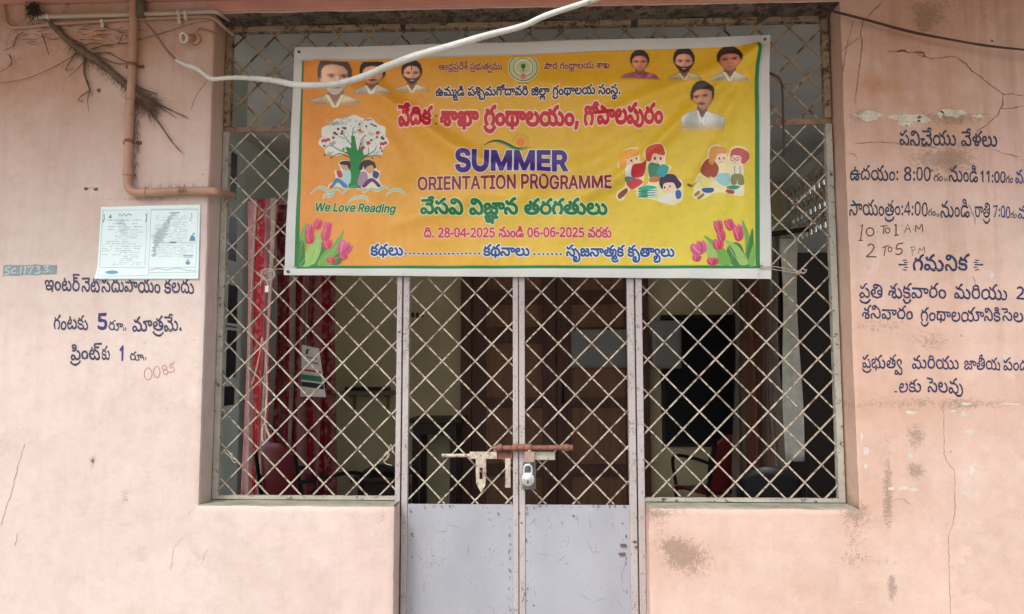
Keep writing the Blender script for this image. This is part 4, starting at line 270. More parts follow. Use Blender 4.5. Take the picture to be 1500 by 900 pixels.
't35':'546,-12 -55,0* -78,23* -50,43* -17,30 16,7 -21,-43* -52,-45* -58,-15* -33,0 -73,0* -90,110* 0,96 0,97* 85,136* 157,73* 106,0 53,0* 90,-19* 79,-34* 37,-23 -49,-66 -34,22* -66,30* -72,15* -44,0 -82,0* -116,-53* -61,-102* 0,-73 0,-70* 49,-60* 43,0 47,0* 53,65* 4,53 78,0 2,-39* 33,-60* 36,-10 17,-7* 43,-6* 27,0 41,0* 40,35* 0,31 0,31* -37,28* -29,0 -27,0* -39,-29* 0,-35 0,-25* 20,-40* 14,-13 -66,-11 -14,22* -24,52* 0,32 0,56* 77,68* 63,0 42,0* 64,-34* 36,-59* 0,-37 0,-38* -25,-55* -45,-36* -60,-18*|344,425 -29,0* -53,22* -44,61* -16,56 83,27 15,-55* 28,-36* 22,0 20,0* 35,25* 32,40 31,40 34,44* 57,52* 64,24* 44,0 6,-77 -35,-2* -47,-18* -39,-39* -26,-33 -23,-30 -28,-36* -50,-44* -51,-21*',
'i397':'321,-13 -79,0* -116,51* -65,91* -4,61 95,0 4,-41* 48,-53* 74,-26* 43,0 49,0* 79,33* 46,58* 0,39 0,35* -40,44* -65,28* -39,11 -88,25 -88,25* -98,92* 0,73 0,61* 67,93* 113,50* 70,0 72,0* 110,-50* 64,-88* 2,-55 -91,0 -6,53* -89,58* -65,0 -47,0* -70,-30* -40,-54* 0,-34 0,-38* 48,-46* 65,-26* 26,-8 73,-20 29,-7* 71,-28* 64,-45* 42,-70* 0,-51 0,-59* -62,-96* -118,-56*',
'i424':'373,-12 -86,0* -129,68* -70,117* 0,75 0,480 93,0 0,-473 0,-52* 46,-82* 86,-47* 60,0 59,0* 86,47* 45,82* 0,52 0,473 93,0 0,-480 0,-75* -70,-117* -128,-68*',
'i292':'88,0 0,728 132,0 179,-459 6,-17* 16,-48* 18,-57* 17,-56* 6,-24 -20,0 7,23* 16,55* 18,57* 17,50* 6,17 177,459 132,0 0,-728 -91,0 0,416 0,22* 1,58* 1,63* 2,66* 0,30 8,0 -10,-33* -23,-70* -22,-65* -20,-54* -7,-17 -162,-416 -81,0 -165,416 -7,17* -18,52* -22,64* -24,71* -12,35 9,0 1,-27* 1,-64* 1,-64* 1,-61* 0,-23 0,-416',
'i95':'88,0 0,728 443,0 0,-82 -350,0 0,-238 326,0 0,-82 -326,0 0,-244 355,0 0,-82',
'i384':'88,0 0,728 249,0 85,0* 110,-59* 53,-101* 0,-65 0,-65* -53,-100* -110,-56* -85,0 -197,0 0,83 193,0 58,0* 69,33* 33,62* 0,43 0,43* -33,64* -70,36* -58,0 -151,0 0,-646|506,0 -176,328 105,0 178,-328',
'i321':'383,-10 -93,0* -146,91* -84,167* 0,115 0,116* 84,167* 146,91* 93,0 93,0* 146,-91* 83,-167* 0,-116 0,-115* -83,-167* -146,-91*|383,76 65,0* 105,66* 62,129* 0,92 0,94* -62,128* -105,66* -65,0 -66,0* -105,-66* -62,-128* 0,-94 0,-92* 62,-128* 105,-67*',
'i234':'45,0 0,82 129,0 0,564 -129,0 0,82 351,0 0,-82 -129,0 0,-564 129,0 0,-82',
'i300':'88,0 0,728 109,0 296,-466 12,-18* 33,-56* 39,-72* 18,-40 -13,0 -4,42* -4,76* -1,65* 0,22 0,447 93,0 0,-728 -111,0 -263,414 -19,29* -36,61* -47,83* -35,62 17,0 3,-54* 4,-92* 2,-68* 0,-20 0,-415',
'i411':'48,646 0,82 550,0 0,-82 -228,0 0,-646 -93,0 0,646',
'i2':'25,0 265,728 107,0 268,-728 -98,0 -154,432 -15,40* -37,119* -27,93 18,0 -27,-94* -38,-121* -13,-37 -150,-432|158,203 0,81 374,0 0,-81',
'i375':'88,0 0,728 249,0 85,0* 110,-62* 53,-105* 0,-65 0,-65* -53,-105* -110,-63* -85,0 -176,0 0,82 172,0 58,0* 70,39* 32,69* 0,43 0,43* -32,68* -71,39* -58,0 -151,0 0,-646',
'i141':'385,-10 -97,0* -146,91* -82,168* 0,114 0,116* 82,167* 144,91* 93,0 58,0* 100,-34* 79,-63* 52,-88* 10,-52 -95,0 -12,35* -37,55* -51,40* -65,21* -38,0 -64,0* -105,-66* -61,-128* 0,-94 0,-92* 62,-128* 106,-67* 67,0 62,0* 94,52* 52,97* 0,65 28,-5 -217,0 0,81 280,0 0,-80 0,-90* -78,-133* -134,-73*',
'i459':'224,0 -199,728 95,0 115,-447 10,-35* 16,-74* 16,-76* 7,-40 -12,0 8,40* 15,76* 18,74* 9,35 118,447 105,0 117,-447 10,-35* 17,-74* 17,-76* 7,-40 -13,0 8,40* 15,76* 18,74* 9,35 114,447 96,0 -199,-728 -108,0 -125,461 -12,45* -23,106* -11,69 20,0 -11,-65* -20,-103* -14,-52 -125,-461',
'i614':'307,-12 -79,0* -115,71* -62,126* 0,84 0,84* 60,127* 111,73* 74,0 44,0* 84,-29* 69,-64* 41,-105* 0,-75 0,-37 -424,0 0,74 377,0 -41,-27 0,54* -34,83* -66,48* -50,0 -49,0* -70,-49* -37,-77* 0,-45 0,-49 0,-61* 42,-84* 75,-44* 50,0 32,0* 53,19* 38,38* 10,27 85,-23 -12,-41* -61,-63* -89,-35*',
'i281':'88,0 0,728 93,0 0,-646 337,0 0,-82',
'i790':'299,-12 -74,0* -112,71* -62,127* 0,84 0,85* 62,127* 112,71* 74,0 75,0* 112,-71* 63,-127* 0,-85 0,-84* -63,-127* -112,-71*|299,67 55,0* 72,57* 34,92* 0,54 0,54* -34,93* -72,57* -55,0 -54,0* -71,-57* -34,-93* 0,-54 0,-54* 34,-92* 71,-57*',
'i980':'235,0 -209,546 97,0 116,-324 18,-50* 26,-100* 14,-47 -32,0 14,47* 26,100* 18,50 116,324 97,0 -209,-546',
'i507':'230,-13 -52,0* -84,39* -50,76* 0,53 0,47* 37,59* 62,33* 75,17* 38,5 49,6* 62,7* 29,17* 0,20 0,3 0,34* -25,47* -51,26* -38,0 -39,0* -55,-25* -35,-36* -9,-19 -84,27 21,50* 71,56* 86,24* 42,0 27,0* 70,-13* 65,-40* 42,-76* 0,-64 0,-360 -86,0 0,74 -6,0 -9,-19* -41,-40* -66,-28*|245,65 49,0* 67,38* 35,61* 0,33 0,76 -5,-6* -36,-11* -46,-7* -44,-6* -13,-1 -31,-4* -55,-19* -34,-37* 0,-31 0,-28* 30,-39* 50,-19*',
'i597':'282,-12 -68,0* -105,70* -58,127* 0,86 0,87* 59,126* 104,69* 68,0 53,0* 63,-35* 34,-45* 8,-15 7,0 0,270 88,0 0,-728 -85,0 0,84 -10,0 -8,-15* -35,-45* -63,-36*|295,67 50,0* 68,52* 35,93* 0,60 0,61* -34,90* -69,51* -50,0 -52,0* -69,-54* -34,-91* 0,-57 0,-57* 35,-93* 69,-55*',
'i689':'77,0 0,546 88,0 0,-546|122,635 -25,0* -36,34* 0,24 0,25* 36,33* 25,0 25,0* 36,-33* 0,-25 0,-24* -36,-34*',
'i773':'165,327 0,-327 -88,0 0,546 85,0 0,-132 -12,0 25,75* 92,64* 62,0 55,0* 83,-46* 47,-91* 0,-69 0,-347 -88,0 0,339 0,63* -66,72* -57,0 -39,0* -63,-35* -36,-65*',
'i658':'298,-216 -60,0* -89,31* -58,51* -17,30 71,45 12,-15* 34,-38* 59,-27* 48,0 66,0* 84,62* 0,68 0,109 -8,0 -9,-16* -34,-42* -63,-33* -53,0 -65,0* -105,62* -60,119* 0,85 0,85* 59,124* 105,69* 68,0 53,0* 63,-35* 34,-45* 9,-15 9,0 0,88 85,0 0,-560 0,-70* -63,-90* -108,-42*|296,87 50,0* 68,45* 35,86* 0,59 0,58* -34,89* -69,50* -50,0 -52,0* -69,-53* -35,-89* 0,-55 0,-56* 35,-86* 70,-48*',
}
LINES = {
'gov':(8703,'t10,0,0 t6,798,0 t41,1305,0 t570,2011,0 t43,2011,0 t572,2722,0 t308,2722,0 t134,3428,0 t43,4261,0 t572,4972,0 t46,4972,0 t63,5722,0 t38,6068,0 t501,6841,0 t47,7299,0 t63,8357,0'),
'dept':(7939,'t455,0,0 t49,1018,0 t25,1894,0 t6,2477,0 t155,2984,0 t568,3690,0 t51,4024,0 t48,4733,0 t170,6302,0 t24,7184,0'),
'dist':(17894,'t13,0,0 t47,798,0 t495,1832,0 t187,2091,0 t43,3114,0 t206,3825,0 t476,4390,0 t47,4796,0 t401,5854,0 t156,6650,0 t54,7659,0 t201,8370,0 t182,9246,0 t167,9977,0 t499,10622,0 t25,11307,0 t554,11890,0 t6,11890,0 t155,12397,0 t51,13437,0 t48,14146,0 t57,15715,0 t6,16417,0 t57,16924,0 t487,17539,0 t626,17626,0'),
'venue':(1939,'t321,0,0 t192,711,0 t23,1417,0'),
'branch':(7142,'t170,0,0 t140,882,0 t25,2242,0 t554,2825,0 t6,2825,0 t155,3332,0 t51,4372,0 t48,5081,0 t6,6367,0 t624,6874,0'),
'town':(4595,'t401,0,0 t159,757,0 t51,1788,0 t248,2497,0 t49,3495,0 t6,4088,0'),
'classes':(9251,'t321,0,0 t57,711,0 t205,1413,0 t205,2407,0 t146,3118,0 t480,3817,0 t42,4133,0 t38,5118,0 t49,5896,0 t25,6489,0 t38,7072,0 t63,7850,0 t51,8196,0 t63,8905,0'),
'date':(17013,'t192,0,0 t626,706,0 t630,1257,0 t636,1829,0 t625,2401,0 t628,2723,0 t632,3295,0 t625,3867,0 t630,4189,0 t628,4761,0 t630,5333,0 t633,5905,0 t42,6760,0 t63,7462,0 t6,7808,0 t187,8315,0 t628,9338,0 t634,9910,0 t625,10482,0 t628,10804,0 t634,11376,0 t625,11948,0 t630,12270,0 t628,12842,0 t630,13414,0 t633,13986,0 t54,14841,0 t49,15552,0 t23,16145,0 t63,16667,0'),
'story':(2283,'t23,0,0 t39,522,0 t51,1228,0 t63,1937,0'),
'telling':(3322,'t23,0,0 t39,522,0 t158,1228,0 t51,2267,0 t63,2976,0'),
'creative':(8153,'t57,0,0 t65,663,0 t30,1063,0 t158,1794,0 t38,2833,0 t495,3561,0 t23,3820,0 t23,4625,0 t65,5147,0 t154,5547,0 t496,6640,0 t51,7098,0 t63,7807,0'),
'net1':(2561,'t11,0,0 t6,689,0 t33,1196,0 t129,1968,0'),
'net2':(1474,'t274,0,0 t113,702,0'),
'net3':(7144,'t57,0,0 t40,702,0 t63,1408,0 t159,1754,0 t48,2785,0 t6,4071,0 t23,4861,0 t51,5383,0 t40,6092,0 t63,6798,0'),
'hour':(2730,'t25,0,0 t6,583,0 t33,1090,0 t23,1862,0 t63,2384,0'),
'five':(572,'t633,0,0'),
'rs':(1261,'t49,0,0 t64,593,0'),
'only':(3483,'t163,0,0 t38,1379,0 t567,2157,0 t315,2157,0 t626,3215,0'),
'print':(1990,'t195,0,0 t572,711,0 t6,711,0 t113,1218,0'),
'ku':(868,'t23,0,0 t63,522,0'),
'one':(572,'t629,0,0'),
'work':(6499,'t43,0,0 t194,711,0 t296,1413,0 t48,2173,0 t63,3459,0 t321,4088,0 t52,4799,0 t51,5444,0 t63,6153,0'),
'morn':(5832,'t13,0,0 t40,798,0 t48,1504,0 t6,2790,0 t638,3297,0 t636,3848,0 t638,4420,0 t628,4688,0 t628,5260,0'),
'gam':(1090,'t25,0,0 t6,583,0'),
'from':(2295,'t42,0,0 t63,702,0 t6,1048,0 t187,1555,0'),
'eleven':(2556,'t629,0,0 t629,572,0 t638,1144,0 t628,1412,0 t628,1984,0'),
'ma':(1058,'t47,0,0'),
'even':(6361,'t172,0,0 t48,1031,0 t6,2317,0 t38,2824,0 t567,3602,0 t6,3602,0 t638,4109,0 t632,4377,0 t638,4949,0 t628,5217,0 t628,5789,0'),
'night':(1719,'t165,0,0 t190,937,0 t567,1719,0'),
'seven':(1984,'t635,0,0 t638,572,0 t628,840,0 t628,1412,0'),
'note':(2865,'t25,0,0 t47,583,0 t194,1641,0 t23,2343,0'),
'every':(5342,'t43,0,0 t572,711,0 t190,711,0 t55,1776,0 t63,2326,0 t23,2672,0 t552,3194,0 t169,3194,0 t49,4242,0 t6,4835,0'),
'and':(3283,'t47,0,0 t201,1058,0 t48,1651,0 t63,2937,0'),
'two':(1283,'t630,0,0 t54,572,0'),
'sat':(3400,'t55,0,0 t194,550,0 t169,1252,0 t49,2300,0 t6,2893,0'),
'lib':(5639,'t25,0,0 t554,583,0 t6,583,0 t155,1090,0 t51,2130,0 t164,2839,0 t194,4415,0 t175,5117,0'),
'holi':(2409,'t288,0,0 t51,702,0 t250,1411,0'),
'govt':(3038,'t43,0,0 t572,711,0 t46,711,0 t63,1461,0 t38,1807,0 t501,2580,0'),
'natl':(3114,'t146,0,0 t226,1046,0 t48,1828,0'),
'fest':(2887,'t43,0,0 t6,711,0 t35,1218,0 t63,1958,0 t25,2304,0'),
'laku':(1577,'t51,0,0 t23,709,0 t63,1231,0'),
'summer':(4437,'i397,0,0 i424,642,0 i292,1386,0 i292,2289,0 i95,3192,0 i384,3793,0'),
'orient':(13946,'i321,0,0 i384,765,0 i234,1408,0 i95,1849,0 i300,2450,0 i411,3204,0 i2,3849,0 i411,4539,0 i234,5185,0 i321,5625,0 i300,6390,0 i375,7412,0 i384,8051,0 i321,8694,0 i141,9459,0 i384,10205,0 i2,10849,0 i292,11539,0 i292,12442,0 i95,13345,0'),
'love':(8262,'i459,0,0 i614,985,0 i281,1837,0 i790,2402,0 i980,3002,0 i614,3564,0 i384,4416,0 i614,5059,0 i507,5642,0 i597,6204,0 i689,6816,0 i773,7058,0 i658,7649,0'),
}

# ================================================================== setting
OX0, OX1, OZ0, OZ1 = -1.3727, 1.2236, 0.9565, 2.9925        # opening in the front wall
GX0, GX1 = float(un(576, 800)[0]), float(un(951, 800)[0])   # gate gap under the sill line
WT = 0.20                                                     # wall thickness
YG = 0.13                                                     # plane of the metal grille
FLOOR = 0.22

M_ground = mat('pale_concrete', (150, 143, 132), 0.9, 0.2, 2.0, 0.3, 40)
g = MB(); g.add([(-150, -150, 0), (150, -150, 0), (150, 150, 0), (-150, 150, 0)], [(0, 1, 2, 3)])
tag(g.build('ground', M_ground), kind='structure')

bld = thing('library_building', 'pink plastered library front with hand painted notices around one wide grilled entrance', 'building', (0, 0, 0))

# ---- dirt, paint loss and grime on the plaster, with light and shade painted in: written as vertex masks from the places where the photo has them
def seg_dist(X, Z, pts):
    d = np.full(X.shape, 9.0)
    for (ax, az), (bx, bz) in zip(pts[:-1], pts[1:]):
        vx, vz = bx - ax, bz - az; L = vx * vx + vz * vz + 1e-12
        t = np.clip(((X - ax) * vx + (Z - az) * vz) / L, 0, 1)
        d = np.minimum(d, np.hypot(X - ax - t * vx, Z - az - t * vz))
    return d
def xz(px, py, y=0.0):
    p = un(px, py, y); return float(p[0]), float(p[2])

def plaster_material():
    m, n, l, b = _new('pink_plaster'); v = objcoord(n, l)
    big = noise_node(n, l, 1.1, 5, 0.6, vec=v); mid = noise_node(n, l, 5.0, 8, 0.65, vec=v); fine = noise_node(n, l, 55, 8, 0.75, vec=v)
    col = ramp(n, l, big.outputs[0], [(0.34, lin((199, 165, 149))), (0.52, lin((207, 178, 165))), (0.68, lin((209, 176, 165)))]).outputs[0]
    at0 = n.new('ShaderNodeAttribute'); at0.attribute_name = 'grime_light'
    lit_left = math_n(n, l, 'ADD', at0.outputs['Alpha'], math_n(n, l, 'MULTIPLY', math_n(n, l, 'SUBTRACT', mid.outputs[0], 0.5), 0.9), True)
    col = mixc(n, l, lit_left, col, lin((209, 192, 185)))  # left side paler: the brighter light there is put into the paint
    wv = noise_node(n, l, 3.0, 4, 0.6, vec=v); dv = n.new('ShaderNodeVectorMath'); dv.operation = 'MULTIPLY_ADD'; l.new(wv.outputs['Color'], dv.inputs[0]); dv.inputs[1].default_value = (.5, .5, .5); l.new(v, dv.inputs[2])
    pv = n.new('ShaderNodeTexVoronoi'); pv.inputs['Scale'].default_value = 1.9; l.new(dv.outputs[0], pv.inputs['Vector']); ps = n.new('ShaderNodeSeparateColor'); l.new(pv.outputs['Color'], ps.inputs[0])
    col = mixc(n, l, 1.0, col, ramp(n, l, ps.outputs[0], [(0, (.945, .94, .93)), (1, (1.03, 1.035, 1.035))]).outputs[0], 'MULTIPLY')     # patchy repainting
    blo = noise_node(n, l, 14, 8, 0.72, vec=v); col = mixc(n, l, 1.0, col, ramp(n, l, blo.outputs[0], [(.3, (.90, .885, .87)), (.52, (1.0, 1.0, 1.0)), (.72, (1.05, 1.05, 1.05))]).outputs[0], 'MULTIPLY')
    tn = noise_node(n, l, 4, 7, 0.72, vec=dv.outputs[0]); col = mixc(n, l, 1.0, col, ramp(n, l, tn.outputs[0], [(.32, (.95, .94, .93)), (.6, (1.01, 1.01, 1.01))]).outputs[0], 'MULTIPLY')
    pale = ramp(n, l, mid.outputs[0], [(0.5, (0, 0, 0)), (0.75, (1, 1, 1))]).outputs[0]
    col = mixc(n, l, math_n(n, l, 'MULTIPLY', pale, 0.35), col, lin((214, 198, 184)))
    at = n.new('ShaderNodeAttribute'); at.attribute_name = 'grime_light'; sp = n.new('ShaderNodeSeparateColor'); l.new(at.outputs['Color'], sp.inputs[0])
    # faint rain streaks
    stv = objcoord(n, l, (9, 9, 0.55)); st = noise_node(n, l, 1.6, 7, 0.65, vec=stv)
    sf = ramp(n, l, st.outputs[0], [(0.5, (0, 0, 0)), (0.78, (1, 1, 1))]).outputs[0]
    col = mixc(n, l, math_n(n, l, 'MULTIPLY', sf, math_n(n, l, 'ADD', math_n(n, l, 'MULTIPLY', sp.outputs['Blue'], 0.85), 0.10)), col, lin((150, 118, 96)))
    # brown film of old dust (green channel), soft; overhang shade painted in near top
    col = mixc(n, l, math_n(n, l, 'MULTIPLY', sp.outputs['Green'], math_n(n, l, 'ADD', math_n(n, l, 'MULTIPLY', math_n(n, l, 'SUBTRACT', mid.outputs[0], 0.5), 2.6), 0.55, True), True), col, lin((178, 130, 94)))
    # broken dark mould (red channel): noise decides where it takes hold
    hi_ = noise_node(n, l, 130, 6, 0.8, vec=v); m_ = sp.outputs['Red']
    nz = math_n(n, l, 'ADD', math_n(n, l, 'MULTIPLY', math_n(n, l, 'SUBTRACT', mid.outputs[0], 0.5), 1.5), math_n(n, l, 'MULTIPLY', math_n(n, l, 'SUBTRACT', fine.outputs[0], 0.5), 2.4))
    nz = math_n(n, l, 'ADD', nz, math_n(n, l, 'MULTIPLY', math_n(n, l, 'SUBTRACT', hi_.outputs[0], 0.5), 2.2))
    th = math_n(n, l, 'ADD', math_n(n, l, 'SUBTRACT', math_n(n, l, 'MULTIPLY', m_, 0.75), 0.36), nz)
    mo = math_n(n, l, 'MULTIPLY', math_n(n, l, 'MULTIPLY', th, 2.1, True), math_n(n, l, 'MULTIPLY', m_, 2.6, True))
    col = mixc(n, l, math_n(n, l, 'MULTIPLY', mo, math_n(n, l, 'ADD', math_n(n, l, 'MULTIPLY', hi_.outputs[0], 0.9), 0.06)), col, lin((104, 90, 74)))
    # specks
    vo = n.new('ShaderNodeTexVoronoi'); vo.inputs['Scale'].default_value = 9.0; l.new(v, vo.inputs['Vector'])
    dn = noise_node(n, l, 2.3, 3, vec=v)
    spk = math_n(n, l, 'MULTIPLY', math_n(n, l, 'LESS_THAN', math_n(n, l, 'ADD', vo.outputs['Distance'], math_n(n, l, 'MULTIPLY', fine.outputs[0], 0.1)), 0.085), math_n(n, l, 'GREATER_THAN', dn.outputs[0], 0.52))
    col = mixc(n, l, math_n(n, l, 'MULTIPLY', spk, 0.6), col, lin((140, 108, 92)))
    l.new(col, b.inputs['Base Color']); b.inputs['Roughness'].default_value = 0.86
    bn = n.new('ShaderNodeBump'); bn.inputs['Strength'].default_value = 0.5; bn.inputs['Distance'].default_value = 0.006
    h = math_n(n, l, 'ADD', math_n(n, l, 'ADD', math_n(n, l, 'MULTIPLY', mid.outputs[0], 1.6), math_n(n, l, 'MULTIPLY', tn.outputs[0], 1.2)), math_n(n, l, 'MULTIPLY', fine.outputs[0], 0.30)); h = math_n(n, l, 'SUBTRACT', h, math_n(n, l, 'MULTIPLY', mo, 0.1))
    l.new(h, bn.inputs['Height']); l.new(bn.outputs[0], b.inputs['Normal'])
    return m
M_wall = plaster_material()

# (px, py, rx, ry, strength) in the wall plane
MOULD = [(1008, 818, 34, 26, 1.25), (985, 800, 14, 10, .9), (1375, 232, 40, 16, 1.0), (1395, 240, 70, 28, .5), (1375, 20, 28, 34, .9), (1352, 28, 14, 22, .9), (1290, 22, 40, 30, .35),
         (1440, 22, 30, 26, .45), (1340, 172, 110, 12, .5), (1260, 168, 18, 12, 1.0), (1395, 172, 60, 10, .55), (1330, 592, 100, 10, .7), (1450, 592, 60, 8, .5), (1365, 502, 26, 14, .9), (1300, 478, 60, 14, .5),
         (1262, 770, 26, 30, .7), (1245, 800, 12, 40, .4), (1252, 745, 20, 12, .9), (1301, 690, 7, 60, .9), (1300, 745, 7, 30, 1.0), (1342, 640, 14, 18, 1.0), (1341, 690, 12, 12, 1.2), (1307, 862, 6, 18, 1.3), (1280, 822, 50, 10, .4),
         (1287, 128, 12, 10, .3), (1410, 600, 20, 60, .2), (960, 770, 26, 40, .35), (958, 750, 30, 14, .5), (1000, 752, 80, 8, .5), (1380, 770, 40, 24, .35), (1460, 640, 34, 20, .25), (1385, 400, 20, 20, .3), (1420, 340, 10, 40, .35),
         (132, 140, 10, 12, .5), (230, 390, 4, 60, .2), (136, 675, 5, 10, 1.2), (147, 620, 4, 22, .6), (182, 728, 8, 14, .7), (165, 748, 16, 6, .5), (40, 655, 3, 10, .6), (5, 640, 4, 5, .9), (170, 640, 4, 30, .4), (60, 490, 5, 4, .4),
         (215, 292, 80, 5, .75), (190, 12, 10, 16, .9), (60, 30, 50, 14, .8), (20, 60, 30, 40, .45), (95, 15, 12, 16, .7), (10, 70, 20, 40, .5), (130, 275, 6, 3, 1.0), (140, 277, 5, 3, 1.0), (145, 132, 4, 4, 1.0), (285, 790, 8, 20, .3), (200, 780, 60, 90, .1), (540, 760, 40, 10, .35), (556, 795, 8, 12, .3), (560, 770, 8, 30, .3)]
DUST_SHADE = [(120, 70, 330, 150, .72), (20, 60, 140, 150, .45), (1370, 60, 190, 130, .6), (1345, 190, 150, 60, .45), (1300, 110, 80, 120, .4), (1370, 240, 60, 30, .5), (1287, 128, 14, 11, .9), (1300, 500, 120, 60, .3), (1340, 600, 160, 30, .4), (1275, 700, 60, 120, .28),
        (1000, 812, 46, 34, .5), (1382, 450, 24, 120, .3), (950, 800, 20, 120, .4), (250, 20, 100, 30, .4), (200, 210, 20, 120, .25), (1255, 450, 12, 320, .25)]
def grime_light(X, Z):
    R = np.zeros(X.shape); G = np.zeros(X.shape); B = np.zeros(X.shape)
    for lst, A in ((MOULD, R), (DUST_SHADE, G)):
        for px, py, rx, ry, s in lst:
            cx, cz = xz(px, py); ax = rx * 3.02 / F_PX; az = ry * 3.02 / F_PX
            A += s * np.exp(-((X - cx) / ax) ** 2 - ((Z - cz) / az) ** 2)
    B += np.clip((Z - 1.3) / 1.6, 0, 1) * 0.36 + 0.35 * np.exp(-((X - 1.75) / 0.35) ** 2) * np.clip((Z - 1.2), 0, 1)
    return np.clip(np.stack([R, G, B, .88 / (1 + np.exp((X + .55) / .22)) * np.clip(1 - (Z - 1.9) / 1.3, .25, 1) + .12], -1), 0, 1.6)  # alpha holds the painted brightness of the left side, weaker higher up
def wob(x, z, y=0):        # hand-trowelled edge
    return 0.0035 * noise.noise((x * 7, z * 7, y * 7 + 3.1)) + 0.0015 * noise.noise((x * 40, z * 40, y * 40))

def add_grime_light(o):
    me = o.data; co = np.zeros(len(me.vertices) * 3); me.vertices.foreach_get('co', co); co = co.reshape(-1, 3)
    a = me.color_attributes.new('grime_light', 'FLOAT_COLOR', 'POINT'); a.data.foreach_set('color', grime_light(co[:, 0], co[:, 2]).ravel().astype(np.float32))
def axis(*stops):
    out = []
    for (a, b), st in zip(zip(stops[:-2:2], stops[2::2]), stops[1::2]):
        k = max(1, int(round((b - a) / st))); out += [a + (b - a) * i / k for i in range(k)]
    return out + [stops[-1]]
xs = axis(-3.2, .25, -2.6, .012, OX0, .012, GX0, .012, GX1, .012, OX1, .012, 2.5, .25, 3.2)
zs = axis(0.0, .08, 0.3, .012, OZ0, .012, OZ1, .012, 3.10)
TOPW = 3.10
wm = MB(); idx = {}
XS, ZS = np.array(xs), np.array(zs)
def hole(x, z): return (OX0 < x < OX1 and OZ0 < z < OZ1) or (GX0 < x < GX1 and z < OZ0 + 1e-6)
vs, fs = [], []
eps = 1e-6
for j in range(len(zs) - 1):
    for i in range(len(xs) - 1):
        if hole((xs[i] + xs[i + 1]) / 2, (zs[j] + zs[j + 1]) / 2): continue
        q = []
        for a, b in ((i, j), (i + 1, j), (i + 1, j + 1), (i, j + 1)):
            if (a, b) not in idx:
                x, z = xs[a], zs[b]; dx = dz = dy = 0
                if (abs(x - OX0) < eps or abs(x - OX1) < eps) and OZ0 - eps <= z <= OZ1 + eps: dx = wob(x, z)
                if (abs(x - GX0) < eps or abs(x - GX1) < eps) and z <= OZ0 + eps: dx = wob(x, z)
                if (abs(z - OZ0) < eps and OX0 - eps <= x <= OX1 + eps) or (abs(z - OZ1) < eps and OX0 - eps <= x <= OX1 + eps): dz = wob(x, z)
                if dx or dz: dy = 0.004
                idx[(a, b)] = len(vs); vs.append((x + dx, dy, z + dz))
            q.append(idx[(a, b)])
        fs.append(q)
wm.add(vs, fs, True)
# reveals: strips running into the wall from the worn edge
def reveal(pts):
    ys = [0.004, 0.012, 0.03, 0.06, 0.09, 0.12, WT]; n = len(pts); vv = []
    for k, y in enumerate(ys):
        for (x, z, nx, nz) in pts:
            e = wob(x, z) if k == 0 else wob(x, z, y) * (0.7 if k < 6 else 0)
            off = -0.0 if k == 0 else 0.003
            vv.append((x + (e + off) * abs(nx) * (1 if k == 0 else 1) - (off + off * (nx > 0) * 0) * 0 if nx else x, y, z + e if nz else z))
    wm.add(vv, [(k * n + i, k * n + i + 1, (k + 1) * n + i + 1, (k + 1) * n + i) for k in range(len(ys) - 1) for i in range(n - 1)], False)
zo = [z for z in zs if OZ0 - eps <= z <= OZ1 + eps]; zl = [z for z in zs if z <= OZ0 + eps]; xo = [x for x in xs if OX0 - eps <= x <= OX1 + eps]
reveal([(OX0, z, 1, 0) for z in zo]); reveal([(OX1, z, -1, 0) for z in zo]);
reveal([(GX0, z, 1, 0) for z in zl]); reveal([(GX1, z, -1, 0) for z in zl])
# back of the wall
for a, b, c, d in ((-3.2, OX0, 0, TOPW), (OX1, 3.2, 0, TOPW), (OX0, GX0, 0, OZ0), (GX1, OX1, 0, OZ0), (OX0, OX1, OZ1, TOPW)):
    wm.add([(a, WT, c), (b, WT, c), (b, WT, d), (a, WT, d)], [(3, 2, 1, 0)])
front = wm.build('front_wall', M_wall, bld, fixn=False); add_grime_light(front)

# grey green weathered sill ledges on top of the two low walls
M_sill = mat('weathered_sill', (150, 148, 132), 0.85, 0.3, 9, 0.5, 50, spots=(80, 74, 62), spot_scale=30, spot_at=0.6)
for a, b in ((OX0 + .004, GX0), (GX1, OX1 - .004)):
    xx = np.linspace(a, b, 60); sm_ = MB(); vv = []
    for y in (0.003, 0.008, 0.05, 0.1, 0.15, WT):
        for x in xx:
            vv.append((x, y, OZ0 + (wob(x, OZ0) if y < 0.005 else 0.003 + 0.5 * wob(x, OZ0, y))))
    n_ = len(xx); sm_.add(vv, [(k * n_ + i, k * n_ + i + 1, (k + 1) * n_ + i + 1, (k + 1) * n_ + i) for k in range(5) for i in range(n_ - 1)], False)
    sm_.build('sill', M_sill, bld, fixn=False)

# upper storey face and the concrete sunshade over the entrance, just above the frame
M_soffit = mat('shaded_pink_paint', (200, 146, 130), 0.85, 0.22, 3.0, 0.4, 30, spots=(120, 84, 70), spot_scale=9, spot_at=0.66)  # redder than the wall plaster: the tint of the shade is put into the colour
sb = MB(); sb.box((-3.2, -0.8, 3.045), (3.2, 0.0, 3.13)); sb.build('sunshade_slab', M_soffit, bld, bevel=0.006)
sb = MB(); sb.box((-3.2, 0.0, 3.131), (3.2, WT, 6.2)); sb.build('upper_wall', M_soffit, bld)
lb = MB()   # shallow lintel band between the opening and the soffit
lb.box((OX0 - .02, -0.014, OZ1 + 0.004), (OX1 + .02, -0.001, 3.044)); lb.build('lintel_band', M_soffit, bld, bevel=0.004)
